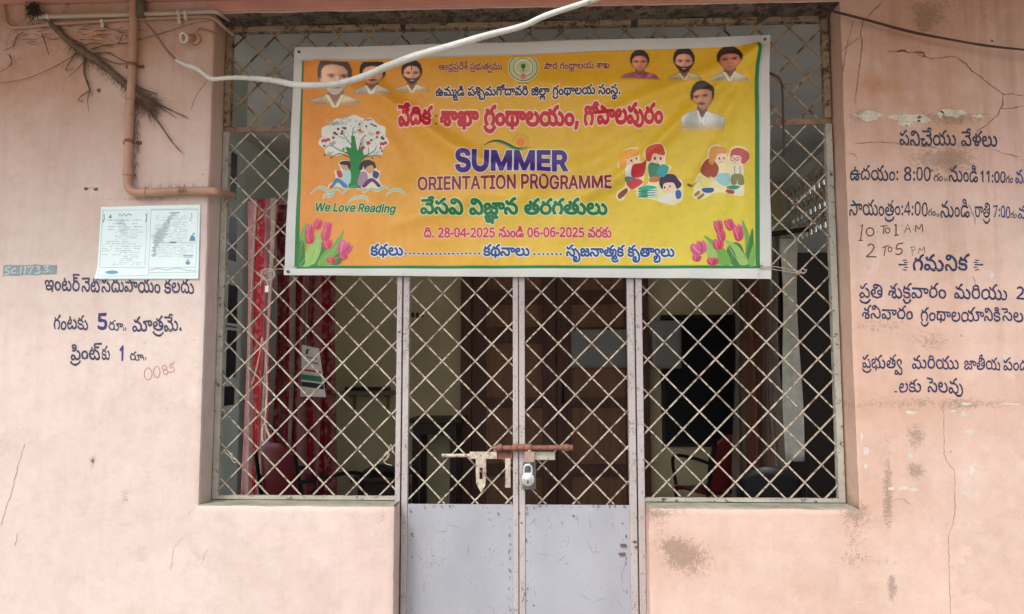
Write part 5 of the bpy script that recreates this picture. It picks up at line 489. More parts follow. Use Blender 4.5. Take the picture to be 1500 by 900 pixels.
# crumbling, sooty plaster under the lintel
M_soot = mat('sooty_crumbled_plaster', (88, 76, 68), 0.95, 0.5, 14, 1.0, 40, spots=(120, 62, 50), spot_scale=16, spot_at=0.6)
ls = MB(); nx_ = 80; vv = []
for y in (0.004, 0.01, 0.03, 0.06, 0.09, 0.12, WT):
    for k in range(nx_ + 1): x = OX0 + (OX1 - OX0) * k / nx_; vv.append((x, y, OZ1 + (wob(x, OZ1) if y < .005 else -.002 + .012 * noise.noise((x * 9, y * 30, 4)) * (y < .125))))
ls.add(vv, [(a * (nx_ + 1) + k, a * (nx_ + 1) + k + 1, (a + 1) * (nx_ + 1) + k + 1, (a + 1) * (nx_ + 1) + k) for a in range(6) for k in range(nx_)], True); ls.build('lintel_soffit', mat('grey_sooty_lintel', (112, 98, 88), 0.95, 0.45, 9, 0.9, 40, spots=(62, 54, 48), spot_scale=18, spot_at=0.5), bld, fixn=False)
cm = MB(); r_ = random.Random(3)
for k in range(420):
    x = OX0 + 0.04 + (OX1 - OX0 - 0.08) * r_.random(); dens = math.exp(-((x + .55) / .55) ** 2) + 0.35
    if r_.random() > dens: continue
    y = 0.012 + 0.1 * r_.random() ** 1.5; s_ = 0.004 + 0.011 * r_.random() ** 2; z = OZ1 - 0.001
    pts = [(x + s_ * r_.uniform(.6, 1.3) * math.cos(a), y + s_ * r_.uniform(.6, 1.3) * math.sin(a)) for a in [q * math.pi / 3 for q in range(6)]]
    d = r_.uniform(.004, .02); vv = [(p[0], p[1], z) for p in pts] + [(x + r_.uniform(-1, 1) * s_, y, z - d)]
    cm.add(vv, [(i, (i + 1) % 6, 6) for i in range(6)])
cm.build('crumbled_plaster', M_soot, bld)['kind'] = 'stuff'

# ---- the room behind the grille
BACK, RL, RR, CEIL = 3.3, -2.0, 2.03, 3.06
M_cream = mat('cream_distemper', (234, 222, 182), 0.9, 0.14, 2.5, 0.3, 30, spots=(190, 172, 130), spot_scale=6, spot_at=0.66)
M_greywash = mat('grey_limewash_ceiling', (212, 214, 212), 0.9, 0.15, 2.0, 0.4, 24)
M_green = mat('pale_green_distemper', (214, 224, 214), 0.9, 0.14, 3.0, 0.3, 30)
M_floor = mat('grey_stone_floor', (150, 142, 132), 0.55, 0.2, 4.0, 0.1, 30)
q = MB(); q.box((RL - .2, WT + .001, 0.01), (RR + .2, BACK + .15, FLOOR)); q.box((GX0 + .002, 0.02, 0.01), (GX1 - .002, WT, FLOOR - .02)); q.build('room_floor', M_floor, bld)
q = MB(); CX0, CX1, CZ0, CZ1 = -1.5, 1.7, 2.56, 3.0     # unseen high window over the door, added to light the room
for a, b in (((RL - .2, FLOOR), (RR + .2, CZ0)), ((RL - .2, CZ1), (RR + .2, CEIL)), ((RL - .2, CZ0 + .0005), (CX0, CZ1 - .0005)), ((CX1, CZ0 + .0005), (RR + .2, CZ1 - .0005))): q.box((a[0], BACK, a[1]), (b[0], BACK + .15, b[1]))
q.build('back_wall', M_cream, bld)
q = MB()
for k in range(14): x = CX0 + (CX1 - CX0) * (k + .5) / 14; q.tube([(x, BACK + .08, CZ0), (x, BACK + .08, CZ1)], .006, 8)
q.build('added_window_bars', M_green, bld)
q = MB(); q.box((RL - .2, WT + .001, CEIL + .001), (RR + .2, BACK + .15, CEIL + .12)); q.build('ceiling', M_greywash, bld)
WY0, WY1, WZ0, WZ1 = 0.26, 1.80, 0.75, 2.95            # unseen side windows that light the room
def pierced(q, x0, x1, y0, y1): q.box((x0, y0, FLOOR), (x1, WY0, CEIL)); q.box((x0, WY0 + .0005, FLOOR), (x1, WY1 - .0005, WZ0)); q.box((x0, WY0 + .0005, WZ1), (x1, WY1 - .0005, CEIL)); q.box((x0, WY1, FLOOR), (x1, y1, CEIL))
q = MB(); pierced(q, RL - .2, RL, WT + .001, BACK - .001); q.build('left_side_wall', M_green, bld)
for x in (RL - .1, RR + .1):
    q = MB()
    for k in range(6): y = WY0 + (WY1 - WY0) * (k + .5) / 6; q.tube([(x, y, WZ0), (x, y, WZ1)], .006, 8)
    for z in (WZ0 + .7, WZ0 + 1.4): q.bar((x, WY0, z), (x, WY1, z), .02, .005, (1, 0, 0))
    q.build('added_window_bars', M_green, bld)
JY0, JY1, JZ0, JZ1 = 1.9, 3.22, 2.50, 2.98
q = MB()
pierced(q, RR, RR + .2, WT + .001, JY0); q.box((RR, JY1, FLOOR), (RR + .2, BACK - .001, CEIL)); q.box((RR, JY0 + .0005, FLOOR), (RR + .2, JY1 - .0005, JZ0)); q.box((RR, JY0 + .0005, JZ1), (RR + .2, JY1 - .0005, CEIL))
q.build('right_side_wall', M_greywash, bld)
# perforated ventilator: rows of slanting lens shaped slots
M_jali = mat('dusty_cement_lattice', (206, 200, 184), 0.9, 0.25, 10, 0.4, 40)
j_ = MB(); ny, nz = 14, 7; dy, dz = (JY1 - JY0) / ny, (JZ1 - JZ0) / nz
for i in range(ny + 1):
    y = JY0 + i * dy
    for s_ in (-1, 1):
        pts = [(RR + .03, y + s_ * 0.5 * dy * math.sin(2 * math.pi * k / 16 * (nz / 4)), JZ0 + (JZ1 - JZ0) * k / 28 * 1.0) for k in range(29)]
        pts = [(p[0] + (0.0 if s_ > 0 else .012), min(max(p[1], JY0), JY1), p[2]) for p in pts]
        for a, b in zip(pts[:-1], pts[1:]): j_.bar(a, b, 0.03, 0.012, (1, 0, 0))
j_.build('ventilator_lattice', M_jali, bld)

# double panelled door in the back wall
M_door = mat('dark_brown_door_wood', (112, 74, 62), 0.5, 0.3, 3.0, 0.2, 40, stretch=(6, 6, 0.7))
M_panel = mat('brown_door_panel', (158, 114, 84), 0.5, 0.3, 3.0, 0.2, 40, stretch=(6, 6, 0.7))
DX0, DX1, DZ1 = float(un(680, 500, BACK)[0]), float(un(945, 500, BACK)[0]), 2.42
DM = float(un(815, 500, BACK)[0])
dr = MB(); yb = BACK - 0.002
dr.box((DX0 - .02, yb - .09, FLOOR), (DX0 + .07, yb, DZ1)); dr.box((DX1 - .06, yb - .09, FLOOR), (DX1 + .02, yb, DZ1)); dr.box((DX0 - .02, yb - .09, DZ1 + .001), (DX1 + .02, yb, DZ1 + .09))
door = dr.build('door_frame', M_door, bld, bevel=.004)
rowz = [FLOOR + .12, .62, .72, 1.18, 1.26, float(un(700, 503, BACK)[2]), float(un(700, 480, BACK)[2]), float(un(700, 447, BACK)[2]), float(un(700, 427, BACK)[2]), DZ1 - .1]
for a, b in ((DX0 + .072, DM - .004), (DM + .004, DX1 - .062)):
    lf = MB(); st = .115
    lf.box((a, yb - .06, FLOOR + .01), (a + st, yb - .02, DZ1 - .004)); lf.box((b - st, yb - .06, FLOOR + .01), (b, yb - .02, DZ1 - .004))
    zz = [FLOOR + .01] + rowz + [DZ1 - .004]
    for k in range(0, len(zz), 2): lf.box((a + st, yb - .058, zz[k]), (b - st, yb - .022, zz[k + 1]))
    leaf = lf.build('door_leaf', M_door, bld, bevel=.003)
    pn = MB()
    for k in range(1, len(zz) - 1, 2): pn.box((a + st, yb - .042, zz[k]), (b - st, yb - .03, zz[k + 1])); pn.box((a + st + .03, yb - .05, zz[k] + .03), (b - st - .03, yb - .041, zz[k + 1] - .03))
    pn.build('door_panel', M_panel, leaf, bevel=.003)
M_iron = mat('dark_iron', (52, 48, 46), 0.45, 0.2, 20, 0.1, metal=0.6)
hd = MB(); hd.tube([(DM + .05, yb - .062, 1.22), (DM + .05, yb - .1, 1.24), (DM + .05, yb - .1, 1.36), (DM + .05, yb - .062, 1.38)], .009); hd.build('door_handle', M_iron, leaf)

# ================================================================== lettering
_uns = {}
def glyph(gid):
    """contours of one letter shape, flattened, [(x, y)...] each"""
    if gid in _uns: return _uns[gid]
    out = []
    for cs in GLYPHS[gid].split('|'):
        x = y = 0; q = []
        for tok in cs.split(' '):
            on = not tok.endswith('*'); a, b = tok.rstrip('*').split(','); x += int(a); y += int(b); q.append((x, y, on))
        p = []
        for k in range(len(q)):
            a, b = q[k], q[(k + 1) % len(q)]; p.append(a)
            if not a[2] and not b[2]: p.append(((a[0] + b[0]) / 2, (a[1] + b[1]) / 2, True))
        while not p[0][2]: p = p[1:] + p[:1]
        p.append(p[0]); k = 0; f = []
        while k < len(p) - 1:
            if p[k + 1][2]: f.append(p[k][:2]); k += 1
            else:
                a, b, c = p[k:k + 3]
                ln = math.hypot(c[0] - a[0], c[1] - a[1]); n = 4 if ln > 90 else 3 if ln > 40 else 2
                for t in range(n):
                    t /= n; f.append(tuple((1 - t) ** 2 * a[z] + 2 * t * (1 - t) * b[z] + t * t * c[z] for z in (0, 1)))
                k += 2
        g = [f[0]]
        for pt in f[1:]:
            if math.hypot(pt[0] - g[-1][0], pt[1] - g[-1][1]) > 2: g.append(pt)
        if math.hypot(g[0][0] - g[-1][0], g[0][1] - g[-1][1]) <= 2: g.pop()
        if len(g) > 2: out.append(g)
    _uns[gid] = out; return out
def area(p): return sum(a[0] * b[1] - b[0] * a[1] for a, b in zip(p, p[1:] + p[:1])) / 2
def offset(p, d):
    """push a contour outwards (letter outlines run clockwise, counters the other way)"""
    if not d: return p
    n = len(p); out = []
    for i in range(n):
        a, b, c = p[i - 1], p[i], p[(i + 1) % n]
        e1 = (b[0] - a[0], b[1] - a[1]); e2 = (c[0] - b[0], c[1] - b[1]); l1 = math.hypot(*e1) or 1; l2 = math.hypot(*e2) or 1
        n1 = (-e1[1] / l1, e1[0] / l1); n2 = (-e2[1] / l2, e2[0] / l2); m = (n1[0] + n2[0], n1[1] + n2[1]); ml = m[0] ** 2 + m[1] ** 2
        if ml < 0.25: k = 1.0; m = n1; s = d
        else: s = min(2 * d / ml, 1.6 * d / math.sqrt(ml)) if d > 0 else 2 * d / ml
        out.append((b[0] + m[0] * s, b[1] + m[1] * s))
    return out
def triangulate(loops):
    L = [[Vector((x, y, 0)) for x, y in lp] for lp in loops]
    pts = [p for lp in loops for p in lp]
    return pts, [t for t in geometry.tessellate_polygon(L)]
_fc = {}
def fill_letter(gid, d):
    """cut a letter (stroke overlaps and all) into trapezoids by the non-zero rule, after pushing its edges out by d"""
    if (gid, d) in _fc: return _fc[(gid, d)]
    E = []
    for c in glyph(gid):
        q = [(round(x, 1), round(y, 1)) for x, y in offset(c, d)]
        for a, b in zip(q, q[1:] + q[:1]):
            if a[1] < b[1]: E.append((*a, *b, 1))
            elif a[1] > b[1]: E.append((*b, *a, -1))
    E = np.array(E); X0, Y0, X1, Y1, W = E.T; sl = (X1 - X0) / (Y1 - Y0); ic = X0 - sl * Y0
    with np.errstate(all='ignore'): yi = (ic[None] - ic[:, None]) / (sl[:, None] - sl[None])
    ok = (yi > np.maximum(Y0[:, None], Y0[None]) + .2) & (yi < np.minimum(Y1[:, None], Y1[None]) - .2)
    ys = np.unique(np.round(np.concatenate([Y0, Y1, yi[ok]]), 1)); pts, tri, op = [], [], {}
    def close(k, o, y):
        l, r = k; b = len(pts); ya = o
        pts.extend([(sl[l] * ya + ic[l], ya), (sl[r] * ya + ic[r], ya), (sl[r] * y + ic[r], y), (sl[l] * y + ic[l], y)]); tri.extend([(b, b + 1, b + 2), (b, b + 2, b + 3)])
    for ya, yb in zip(ys[:-1], ys[1:]):
        m = (ya + yb) / 2; ac = np.nonzero((Y0 < m) & (Y1 > m))[0]; ac = ac[np.argsort(sl[ac] * m + ic[ac])]; w = 0; cur = set(); st = None
        for e in ac:
            p = w; w += W[e]
            if p == 0 and w != 0: st = e
            elif p != 0 and w == 0: cur.add((st, e))
        for k in list(op):
            if k not in cur: close(k, op.pop(k), ya)
        for k in cur: op.setdefault(k, ya)
    for k in list(op): close(k, op.pop(k), ys[-1])
    _fc[(gid, d)] = (pts, tri); return pts, tri
def line_shapes(key, d=0.0):
    """list of (points, triangles) in font units, one per letter, and the line's width"""
    wid, spec = LINES[key]; res = []
    for s_ in spec.split(' '):
        gid, ox, oy = s_.split(','); pts, tr = fill_letter(gid, d); res.append(([(x + int(ox), y + int(oy)) for x, y in pts], tr))
    return res, wid

class Ink:
    """flat print or paint lying on a surface; polygons come in photo pixels and are put on the surface by put(px, py, lift)"""
    def __init__(s, put, maxlen=None): s.put = put; s.maxlen = maxlen; s.v = []; s.f = []; s.c = []
    def tris(s, pts, tris, col, lift, sub=None):
        cf = col if callable(col) else (lambda x, y, c=col: c)
        L = s.maxlen if sub is None else sub; cache = {}
        base = len(s.v)
        def vid(p):
            k = (round(p[0], 3), round(p[1], 3))
            if k not in cache:
                cache[k] = len(s.v); s.v.append(tuple(map(float, s.put(p[0], p[1], lift)))); c = cf(p[0], p[1]); s.c.append((*lin(c[:3]), c[3] if len(c) > 3 else 1.0))
            return cache[k]
        def rec(a, b, c, dep=0):
            if L and dep < 14:
                e = [math.hypot(a[0] - b[0], a[1] - b[1]), math.hypot(b[0] - c[0], b[1] - c[1]), math.hypot(c[0] - a[0], c[1] - a[1])]
                k = e.index(max(e))
                if e[k] > L:
                    if k == 1: a, b, c = b, c, a
                    elif k == 2: a, b, c = c, a, b
                    m = ((a[0] + b[0]) / 2, (a[1] + b[1]) / 2); rec(a, m, c, dep + 1); rec(m, b, c, dep + 1); return
            s.f.append((vid(a), vid(b), vid(c)))
        for t in tris:
            a, b, c = (pts[i] for i in t)
            cr = (b[0] - a[0]) * (c[1] - a[1]) - (c[0] - a[0]) * (b[1] - a[1])
            if abs(cr) < 1e-7: continue
            if cr > 0: b, c = c, b            # pixel y runs down: this winding faces the street
            rec(a, b, c)
    def poly(s, pts, col, lift, sub=None):
        p, t = triangulate([pts]); s.tris(p, t, col, lift, sub)
    def ell(s, cx, cy, rx, ry, col, lift, n=20, rot=0, a0=0, a1=360, sub=None):
        c, q = math.cos(math.radians(rot)), math.sin(math.radians(rot)); pts = []
        for k in range(n + (0 if a1 - a0 == 360 else 1)):
            a = math.radians(a0 + (a1 - a0) * k / n); x, y = rx * math.cos(a), ry * math.sin(a); pts.append((cx + x * c - y * q, cy + x * q + y * c))
        s.poly(pts, col, lift, sub)
    def blob(s, pts, col, lift, n=4, sub=None):
        q = pts + pts[:3]; sm = smooth_path(pts[-1:] + pts + pts[:2], n); sm = [tuple(p) for p in sm[n:n * (len(pts) + 1)]]; s.poly(sm, col, lift, sub)
    def stroke(s, pts, wd, col, lift, close=False, smooth=0):
        if smooth: pts = [tuple(p) for p in smooth_path(pts, smooth)]
        n = len(pts); ws = wd if hasattr(wd, '__len__') else [wd] * n; lft, rgt = [], []
        if len(ws) != n: ws = list(np.interp(np.linspace(0, 1, n), np.linspace(0, 1, len(ws)), ws))
        for i in range(n):
            a, b = pts[max(i - 1, 0)], pts[min(i + 1, n - 1)]; d = math.hypot(b[0] - a[0], b[1] - a[1]) or 1; nx, ny = -(b[1] - a[1]) / d, (b[0] - a[0]) / d
            lft.append((pts[i][0] + nx * ws[i] / 2, pts[i][1] + ny * ws[i] / 2)); rgt.append((pts[i][0] - nx * ws[i] / 2, pts[i][1] - ny * ws[i] / 2))
        P = lft + rgt; T = []
        for i in range(n - 1): T += [(i, i + 1, n + i + 1), (i, n + i + 1, n + i)]
        s.tris(P, T, col, lift)
    def text(s, key, p0, p1, hpx, col, lift, bold=0.0, halo=None, hcol=None, shear=0.0, warp=0.0, ref=725.0, hl=None):
        """set a line with its baseline from p0 to p1 (pixels); hpx = height of ref font units"""
        r = random.Random(key)
        def place(shapes, wid, col, lf):
            ux, uy = (p1[0] - p0[0]) / wid, (p1[1] - p0[1]) / wid; k = hpx / ref
            for j, (pts, tr) in enumerate(shapes):
                q = []
                for x, y in pts:
                    xx = x + shear * y; X = p0[0] + xx * ux; Y = p0[1] + xx * uy - y * k
                    if warp: Y += warp * noise.noise((X * .055, Y * .02, len(key))) ; X += warp * .8 * noise.noise((X * .04 + 7, Y * .03, 2)); 
                    if warp: Y += warp * .35 * noise.noise((X * .3, Y * .3, 5)); X += warp * .35 * noise.noise((X * .3, Y * .3, 9))
                    q.append((X, Y))
                s.tris(q, tr, col, lf + (j % 7) * 0.00002)
        if halo:
            sh, wid = line_shapes(key, halo); place(sh, wid, hcol, hl or lift - 0.0003)
        sh, wid = line_shapes(key, bold); place(sh, wid, col, lift)
    def build(s, name, m, parent, label=None):
        me = bpy.data.meshes.new(name); me.from_pydata(s.v, [], s.f); me.materials.append(m)
        a = me.color_attributes.new('ink', 'FLOAT_COLOR', 'POINT'); a.data.foreach_set('color', np.array(s.c, np.float32).ravel())
        me.polygons.foreach_set('use_smooth', [True] * len(me.polygons))
        o = bpy.data.objects.new(name, me); C.objects.link(o)
        if parent:
            o.parent = parent
            if parent.type == 'EMPTY': o.matrix_parent_inverse = Matrix.Translation(parent.location).inverted()
        if label: o['label'] = label
        return o
def ink_material(name, rough=0.5, soft=False, worn=0.0, wscale=60):
    m, n, l, b = _new(name); at = n.new('ShaderNodeAttribute'); at.attribute_name = 'ink'; v = objcoord(n, l)
    t = noise_node(n, l, 30, 5, vec=v); f = ramp(n, l, t.outputs[0], [(0.25, (.9, .9, .9)), (0.75, (1.06, 1.06, 1.06))]).outputs[0]
    col = mixc(n, l, 1.0, at.outputs['Color'], f, 'MULTIPLY'); l.new(col, b.inputs['Base Color']); b.inputs['Roughness'].default_value = rough
    alpha = at.outputs['Alpha'] if soft else None
    if worn:
        t2 = noise_node(n, l, wscale, 8, 0.75, vec=v); t3 = noise_node(n, l, 4.0, 4, 0.6, vec=v)
        a2 = ramp(n, l, math_n(n, l, 'ADD', math_n(n, l, 'MULTIPLY', t2.outputs[0], 0.6), math_n(n, l, 'MULTIPLY', t3.outputs[0], 0.4)), [(0.5 - .14 + .14 * (1 - worn) - .1, (.15,) * 3), (0.5 - .02 - .1 * (1 - worn), (1,) * 3)]).outputs[0]
        alpha = math_n(n, l, 'MULTIPLY', a2, at.outputs['Alpha'])
    if alpha is not None: l.new(alpha, b.inputs['Alpha'])
    return m
M_paint = ink_material('sign_paint', 0.6, worn=0.8)
M_pencil = ink_material('charcoal_pencil', 0.9, soft=True, worn=0.6, wscale=120)

def put_wall(px, py, lift):
    p = un(px, py, 0.0); return (p[0], -0.0008 - lift, p[2])

NAVY = (50, 52, 92); DK = (40, 44, 66)
# left notice: internet and print charges
I = Ink(put_wall)
def T(I, key, x0, y0, x1, y1, h, col=NAVY, bold=16, warp=1.9, **k):
    J = Ink(put_wall); J.text(key, (x0, y0), (x1, y1), h, col, 0.0, bold=bold, warp=warp, **k); J.build('painted_lettering', M_paint, front)
SL = (54, 56, 84)
T(I, 'net1', 65, 426, 117, 427, 22, SL); T(I, 'net2', 119, 428, 147, 428, 22, SL); T(I, 'net3', 149, 428, 284, 430, 22, SL)
T(I, 'hour', 78, 482, 129, 483, 21, SL); T(I, 'five', 142, 483, 158, 483, 25, (44, 46, 110), 34); T(I, 'rs', 159, 484, 181, 484, 15, SL); T(I, 'only', 194, 485, 267, 485, 22, SL)
T(I, 'print', 103, 527, 147, 527, 21, SL); T(I, 'ku', 149, 527, 162, 527, 20, SL); T(I, 'one', 174, 528, 184, 528, 23, (44, 46, 110), 36); T(I, 'rs', 190, 528, 210, 528, 13, SL)
for x, y in ((181.5, 480), (184.3, 480), (210.8, 523), (213.8, 523)): I.stroke([(x, y), (x - .3, y + 5)], 1.2, SL, 0)
I.build('painted_marks', M_paint, front)
# right notice: working hours
I = Ink(put_wall)
T(I, 'work', 1317, 213, 1461, 215, 23, DK, 14)
T(I, 'morn', 1244, 264, 1364, 265, 22, DK, 10); T(I, 'gam', 1367, 265, 1382, 265, 12, DK); T(I, 'from', 1390, 266, 1433, 268, 24, DK, 10); T(I, 'eleven', 1435, 267, 1473, 268, 18, DK, 22); T(I, 'gam', 1473, 268, 1484, 268, 11, DK); T(I, 'ma', 1487, 268, 1505, 268, 20, (48, 60, 120), 12)
T(I, 'even', 1244, 315, 1360, 317, 23, DK, 8); T(I, 'gam', 1360, 317, 1371, 317, 11, DK); T(I, 'from', 1377, 318, 1420, 318, 24, DK, 8); T(I, 'night', 1427, 318, 1451, 318, 22, DK, 8); T(I, 'seven', 1454, 318, 1481, 319, 18, (56, 54, 110), 16); T(I, 'gam', 1481, 319, 1490, 319, 10, DK); T(I, 'ma', 1491, 320, 1509, 320, 19, (48, 54, 110), 8)
for x, y in ((1384, 261), (1387, 261), (1372.5, 313), (1375, 313)): I.stroke([(x, y), (x, y + 5)], 1.3, DK, 0)
I.build('painted_marks', M_paint, front)
# right notice: holidays
I = Ink(put_wall); N2 = (38, 42, 82)
T(I, 'note', 1336, 396, 1418, 397, 24, N2, 16)
for sx, d in ((1316, 1), (1440, -1)):
    I.stroke([(sx, 388), (sx + 14 * d * .9, 388)], [2.6, 1.6], DK, 0)
    for k, (a, b) in enumerate(((8, -6), (10, -3), (10, 3.5), (8, 7))): I.stroke([(sx + (a - 2) * d, 388 + b), (sx + (a + 4) * d, 388 + b * 1.15)], 1.5, DK, 0)
    I.build('painted_flourish', M_paint, front); I = Ink(put_wall)
T(I, 'every', 1258, 437, 1386, 437, 22, N2, 10); T(I, 'and', 1397, 438, 1476, 439, 22, N2, 10); T(I, 'two', 1488, 438, 1518, 439, 20, N2, 12)
T(I, 'sat', 1262, 467, 1338, 468, 20, N2, 10); T(I, 'lib', 1348, 470, 1466, 471, 20, N2, 10); T(I, 'holi', 1468, 471, 1522, 472, 20, N2, 10)
T(I, 'govt', 1262, 538.5, 1322, 540, 20, N2, 10); T(I, 'and', 1335, 540, 1405, 541, 20, N2, 9); T(I, 'natl', 1412, 541, 1466, 542, 19, N2, 10); T(I, 'fest', 1469, 542, 1525, 543, 19, N2, 10)
I.stroke([(1310, 574), (1314, 574)], 2, N2, 0); T(I, 'laku', 1316, 575, 1350, 575, 20, N2, 10); T(I, 'holi', 1358, 575, 1411, 576, 22, N2, 10)
I.build('painted_marks', M_paint, front)
# opening hours added by hand in charcoal
I = Ink(put_wall); PC = (84, 66, 54, .95); Z = lambda pts: [(1230 + x / 5, 310 + y / 5) for x, y in pts]
def circ(cx, cy, rx, ry, n=16, a0=-80, a1=290): return [(cx + rx * math.cos(math.radians(a0 + (a1 - a0) * k / n)), cy + ry * math.sin(math.radians(a0 + (a1 - a0) * k / n))) for k in range(n + 1)]
for pts, wd in (([(150, 108), (168, 96), (152, 212)], 1.5), ([(137, 214), (170, 211)], 1.3), (circ(222, 150, 28, 30), 1.7), ([(276, 150), (281, 151)], 1.6), ([(298, 108), (350, 104)], 1.3), ([(325, 106), (320, 165)], 1.5), (circ(350, 140, 16, 19), 1.4),
                ([(400, 104), (412, 92), (412, 173)], 1.8), ([(398, 176), (432, 172)], 1.5), ([(453, 105), (458, 106)], 1.2), ([(475, 155), (498, 92), (520, 155)], 1.1), ([(483, 129), (515, 126)], 1.0), ([(538, 128), (543, 129)], 1.2), ([(556, 152), (558, 100), (580, 130), (602, 92), (608, 154)], 1.3),
                ([(205, 255), (222, 240), (244, 246), (250, 268), (225, 305), (195, 332), (232, 331), (270, 335)], 1.7), ([(312, 265), (360, 250)], 1.3), ([(335, 258), (325, 326)], 1.4), (circ(368, 278, 14, 17), 1.3), ([(465, 232), (425, 240), (414, 276), (445, 272), (457, 294), (436, 315), (408, 312)], 1.8),
                ([(527, 262), (532, 325)], .8), ([(515, 262), (548, 260), (556, 275), (530, 292)], .8), ([(575, 310), (585, 268), (600, 290), (618, 258), (622, 305)], .9)):
    if pts[0] == (205, 255): I.build('handwritten_hours', M_pencil, front, 'thin brown handwriting 10 to 1 AM'); I = Ink(put_wall)
    I.stroke(Z(pts), wd * 1.05, PC, 0.0, smooth=0 if len(pts) < 5 or len(pts) > 12 else 3)
(I.build('handwritten_hours', M_pencil, front, 'thin brown handwriting 2 to 5 PM'))
# pencilled number and stencilled strip on the left
I = Ink(put_wall); PK = (168, 84, 84, .95); Z2 = lambda pts: [(x / 4.735, 380 + y / 4.735) for x, y in pts]
for pts in (circ(1028, 795, 27, 42), circ(1088, 782, 22, 40), circ(1140, 752, 15, 16), circ(1150, 783, 16, 17), [(1212, 716), (1178, 728), (1180, 755), (1205, 750), (1210, 770), (1190, 785), (1168, 782)], [(1185, 742), (1206, 730)]):
    I.stroke(Z2(pts), .8, PK, 0)
(I.build('pencilled_number', M_pencil, front, 'faint pencilled number 0085 below the print charge'))
I = Ink(put_wall); rr = random.Random(5)
strip = [(5, 389)] + [(5 + 79 * k / 12, 388 + rr.uniform(-.8, .8)) for k in range(1, 12)] + [(84, 388.5), (83, 402)] + [(83 - 78 * k / 12, 402.5 + 2 * k / 12 + rr.uniform(-.8, .8)) for k in range(1, 12)] + [(4.5, 405)]
I.poly(strip, (128, 145, 147), 0)
CW = (184, 192, 190)
for pts in ([(72, 55), (45, 62), (38, 75), (62, 85), (58, 100), (28, 108)], [(112, 62), (85, 75), (82, 95), (110, 95)], [(120, 96), (126, 97)], [(150, 48), (142, 104)], [(178, 46), (170, 104)], [(188, 56), (232, 48), (205, 100)], [(252, 50), (278, 55), (262, 72), (280, 82), (270, 96), (242, 98)], [(300, 52), (338, 46), (318, 66), (336, 76), (326, 88), (304, 88)], [(350, 86), (356, 87)]):
    I.stroke(Z2(pts), 1.7, CW, 0.0004, smooth=3 if len(pts) > 3 else 0)
(I.build('painted_number_strip', M_paint, front, 'small grey strip with white hand lettered number'))

# cracks: thin dark ragged lines in the plaster
I = None
M_crack = mat('dark_crack', (124, 96, 80), 0.95, 0.4, 40, 0)
M_hair = mat('hairline_crack', (156, 124, 106), 0.95, 0.4, 40, 0)
def crack(chains, wd, name='crack', seed=1):
    r = random.Random(seed)
    for ch in chains:
        mb = MB()
        pts = []
        for (a, b) in zip(ch[:-1], ch[1:]):
            n = max(2, int(math.hypot(b[0] - a[0], b[1] - a[1]) / 4))
            for k in range(n): t = k / n; pts.append((a[0] + (b[0] - a[0]) * t + r.uniform(-1, 1), a[1] + (b[1] - a[1]) * t + r.uniform(-.8, .8)))
        pts.append(ch[-1]); P = [un(*p) for p in pts]; vv = []
        for i, p in enumerate(P):
            d = P[min(i + 1, len(P) - 1)] - P[max(i - 1, 0)]; d = d / np.linalg.norm(d); sx = np.array([-d[2], 0, d[0]]); ww = wd * r.uniform(.35, 1.25) * (0.4 if i in (0, len(P) - 1) else 1) / 2
            vv += [(p[0] + sx[0] * ww, -0.0009, p[2] + sx[2] * ww), (p[0] - sx[0] * ww, -0.0009, p[2] - sx[2] * ww)]
        mb.add(vv, [(2 * i, 2 * i + 1, 2 * i + 3, 2 * i + 2) for i in range(len(P) - 1)])
        mb.build(name, M_hair if wd < .0028 else M_crack, front)
A = lambda pts: [(1210 + x / 4.5, y / 4.5) for x, y in pts]
crack([A([(380, 5), (280, 105), (240, 150), (228, 235), (240, 260), (215, 480), (195, 640), (185, 690)]), A([(228, 235), (165, 290), (100, 340)])], .0036, seed=1)
crack([A([(400, 345), (480, 338), (590, 350), (640, 375), (700, 388), (790, 375), (860, 375), (920, 420), (960, 470), (1030, 520), (1165, 625), (1230, 620), (1300, 632)]), A([(1170, 630), (1160, 690), (1130, 760), (1060, 830), (990, 870)]), A([(1150, 720), (1230, 715), (1300, 700)])], .0042, seed=2)
crack([A([(470, 340), (500, 335), (530, 342)]), A([(585, 345), (640, 350), (655, 378)])], .012, seed=8)
B_ = lambda pts: [(1220 + x / 2.814, 580 + y / 2.814) for x, y in pts]
crack([B_([(455, 20), (458, 240), (465, 265), (500, 305), (503, 460), (495, 530), (475, 580), (485, 900)]), B_([(240, 430), (290, 425), (320, 450)])], .0022, seed=3)
crack([[(1252, 211), (1288, 208), (1318, 211), (1348, 214), (1372, 217)], [(1240, 226), (1250, 225), (1257, 234)], [(1455, 219), (1472, 226), (1494, 230)]], .003, seed=4)
crack([[(36, 650), (28, 678), (17, 722), (1, 770)], [(27, 780), (22, 800)]], .0022, seed=5)
crack([[(268, 788), (254, 803), (250, 836)], [(304, 803), (295, 826)], [(276, 755), (286, 742)]], .0013, seed=6)
crack([[(1418, 300), (1428, 318), (1429, 330)], [(1425, 405), (1430, 420)], [(1250, 30), (1240, 70), (1233, 110)]], .003, seed=7)
for ch in ([(470, 885), (476, 850)],): pass

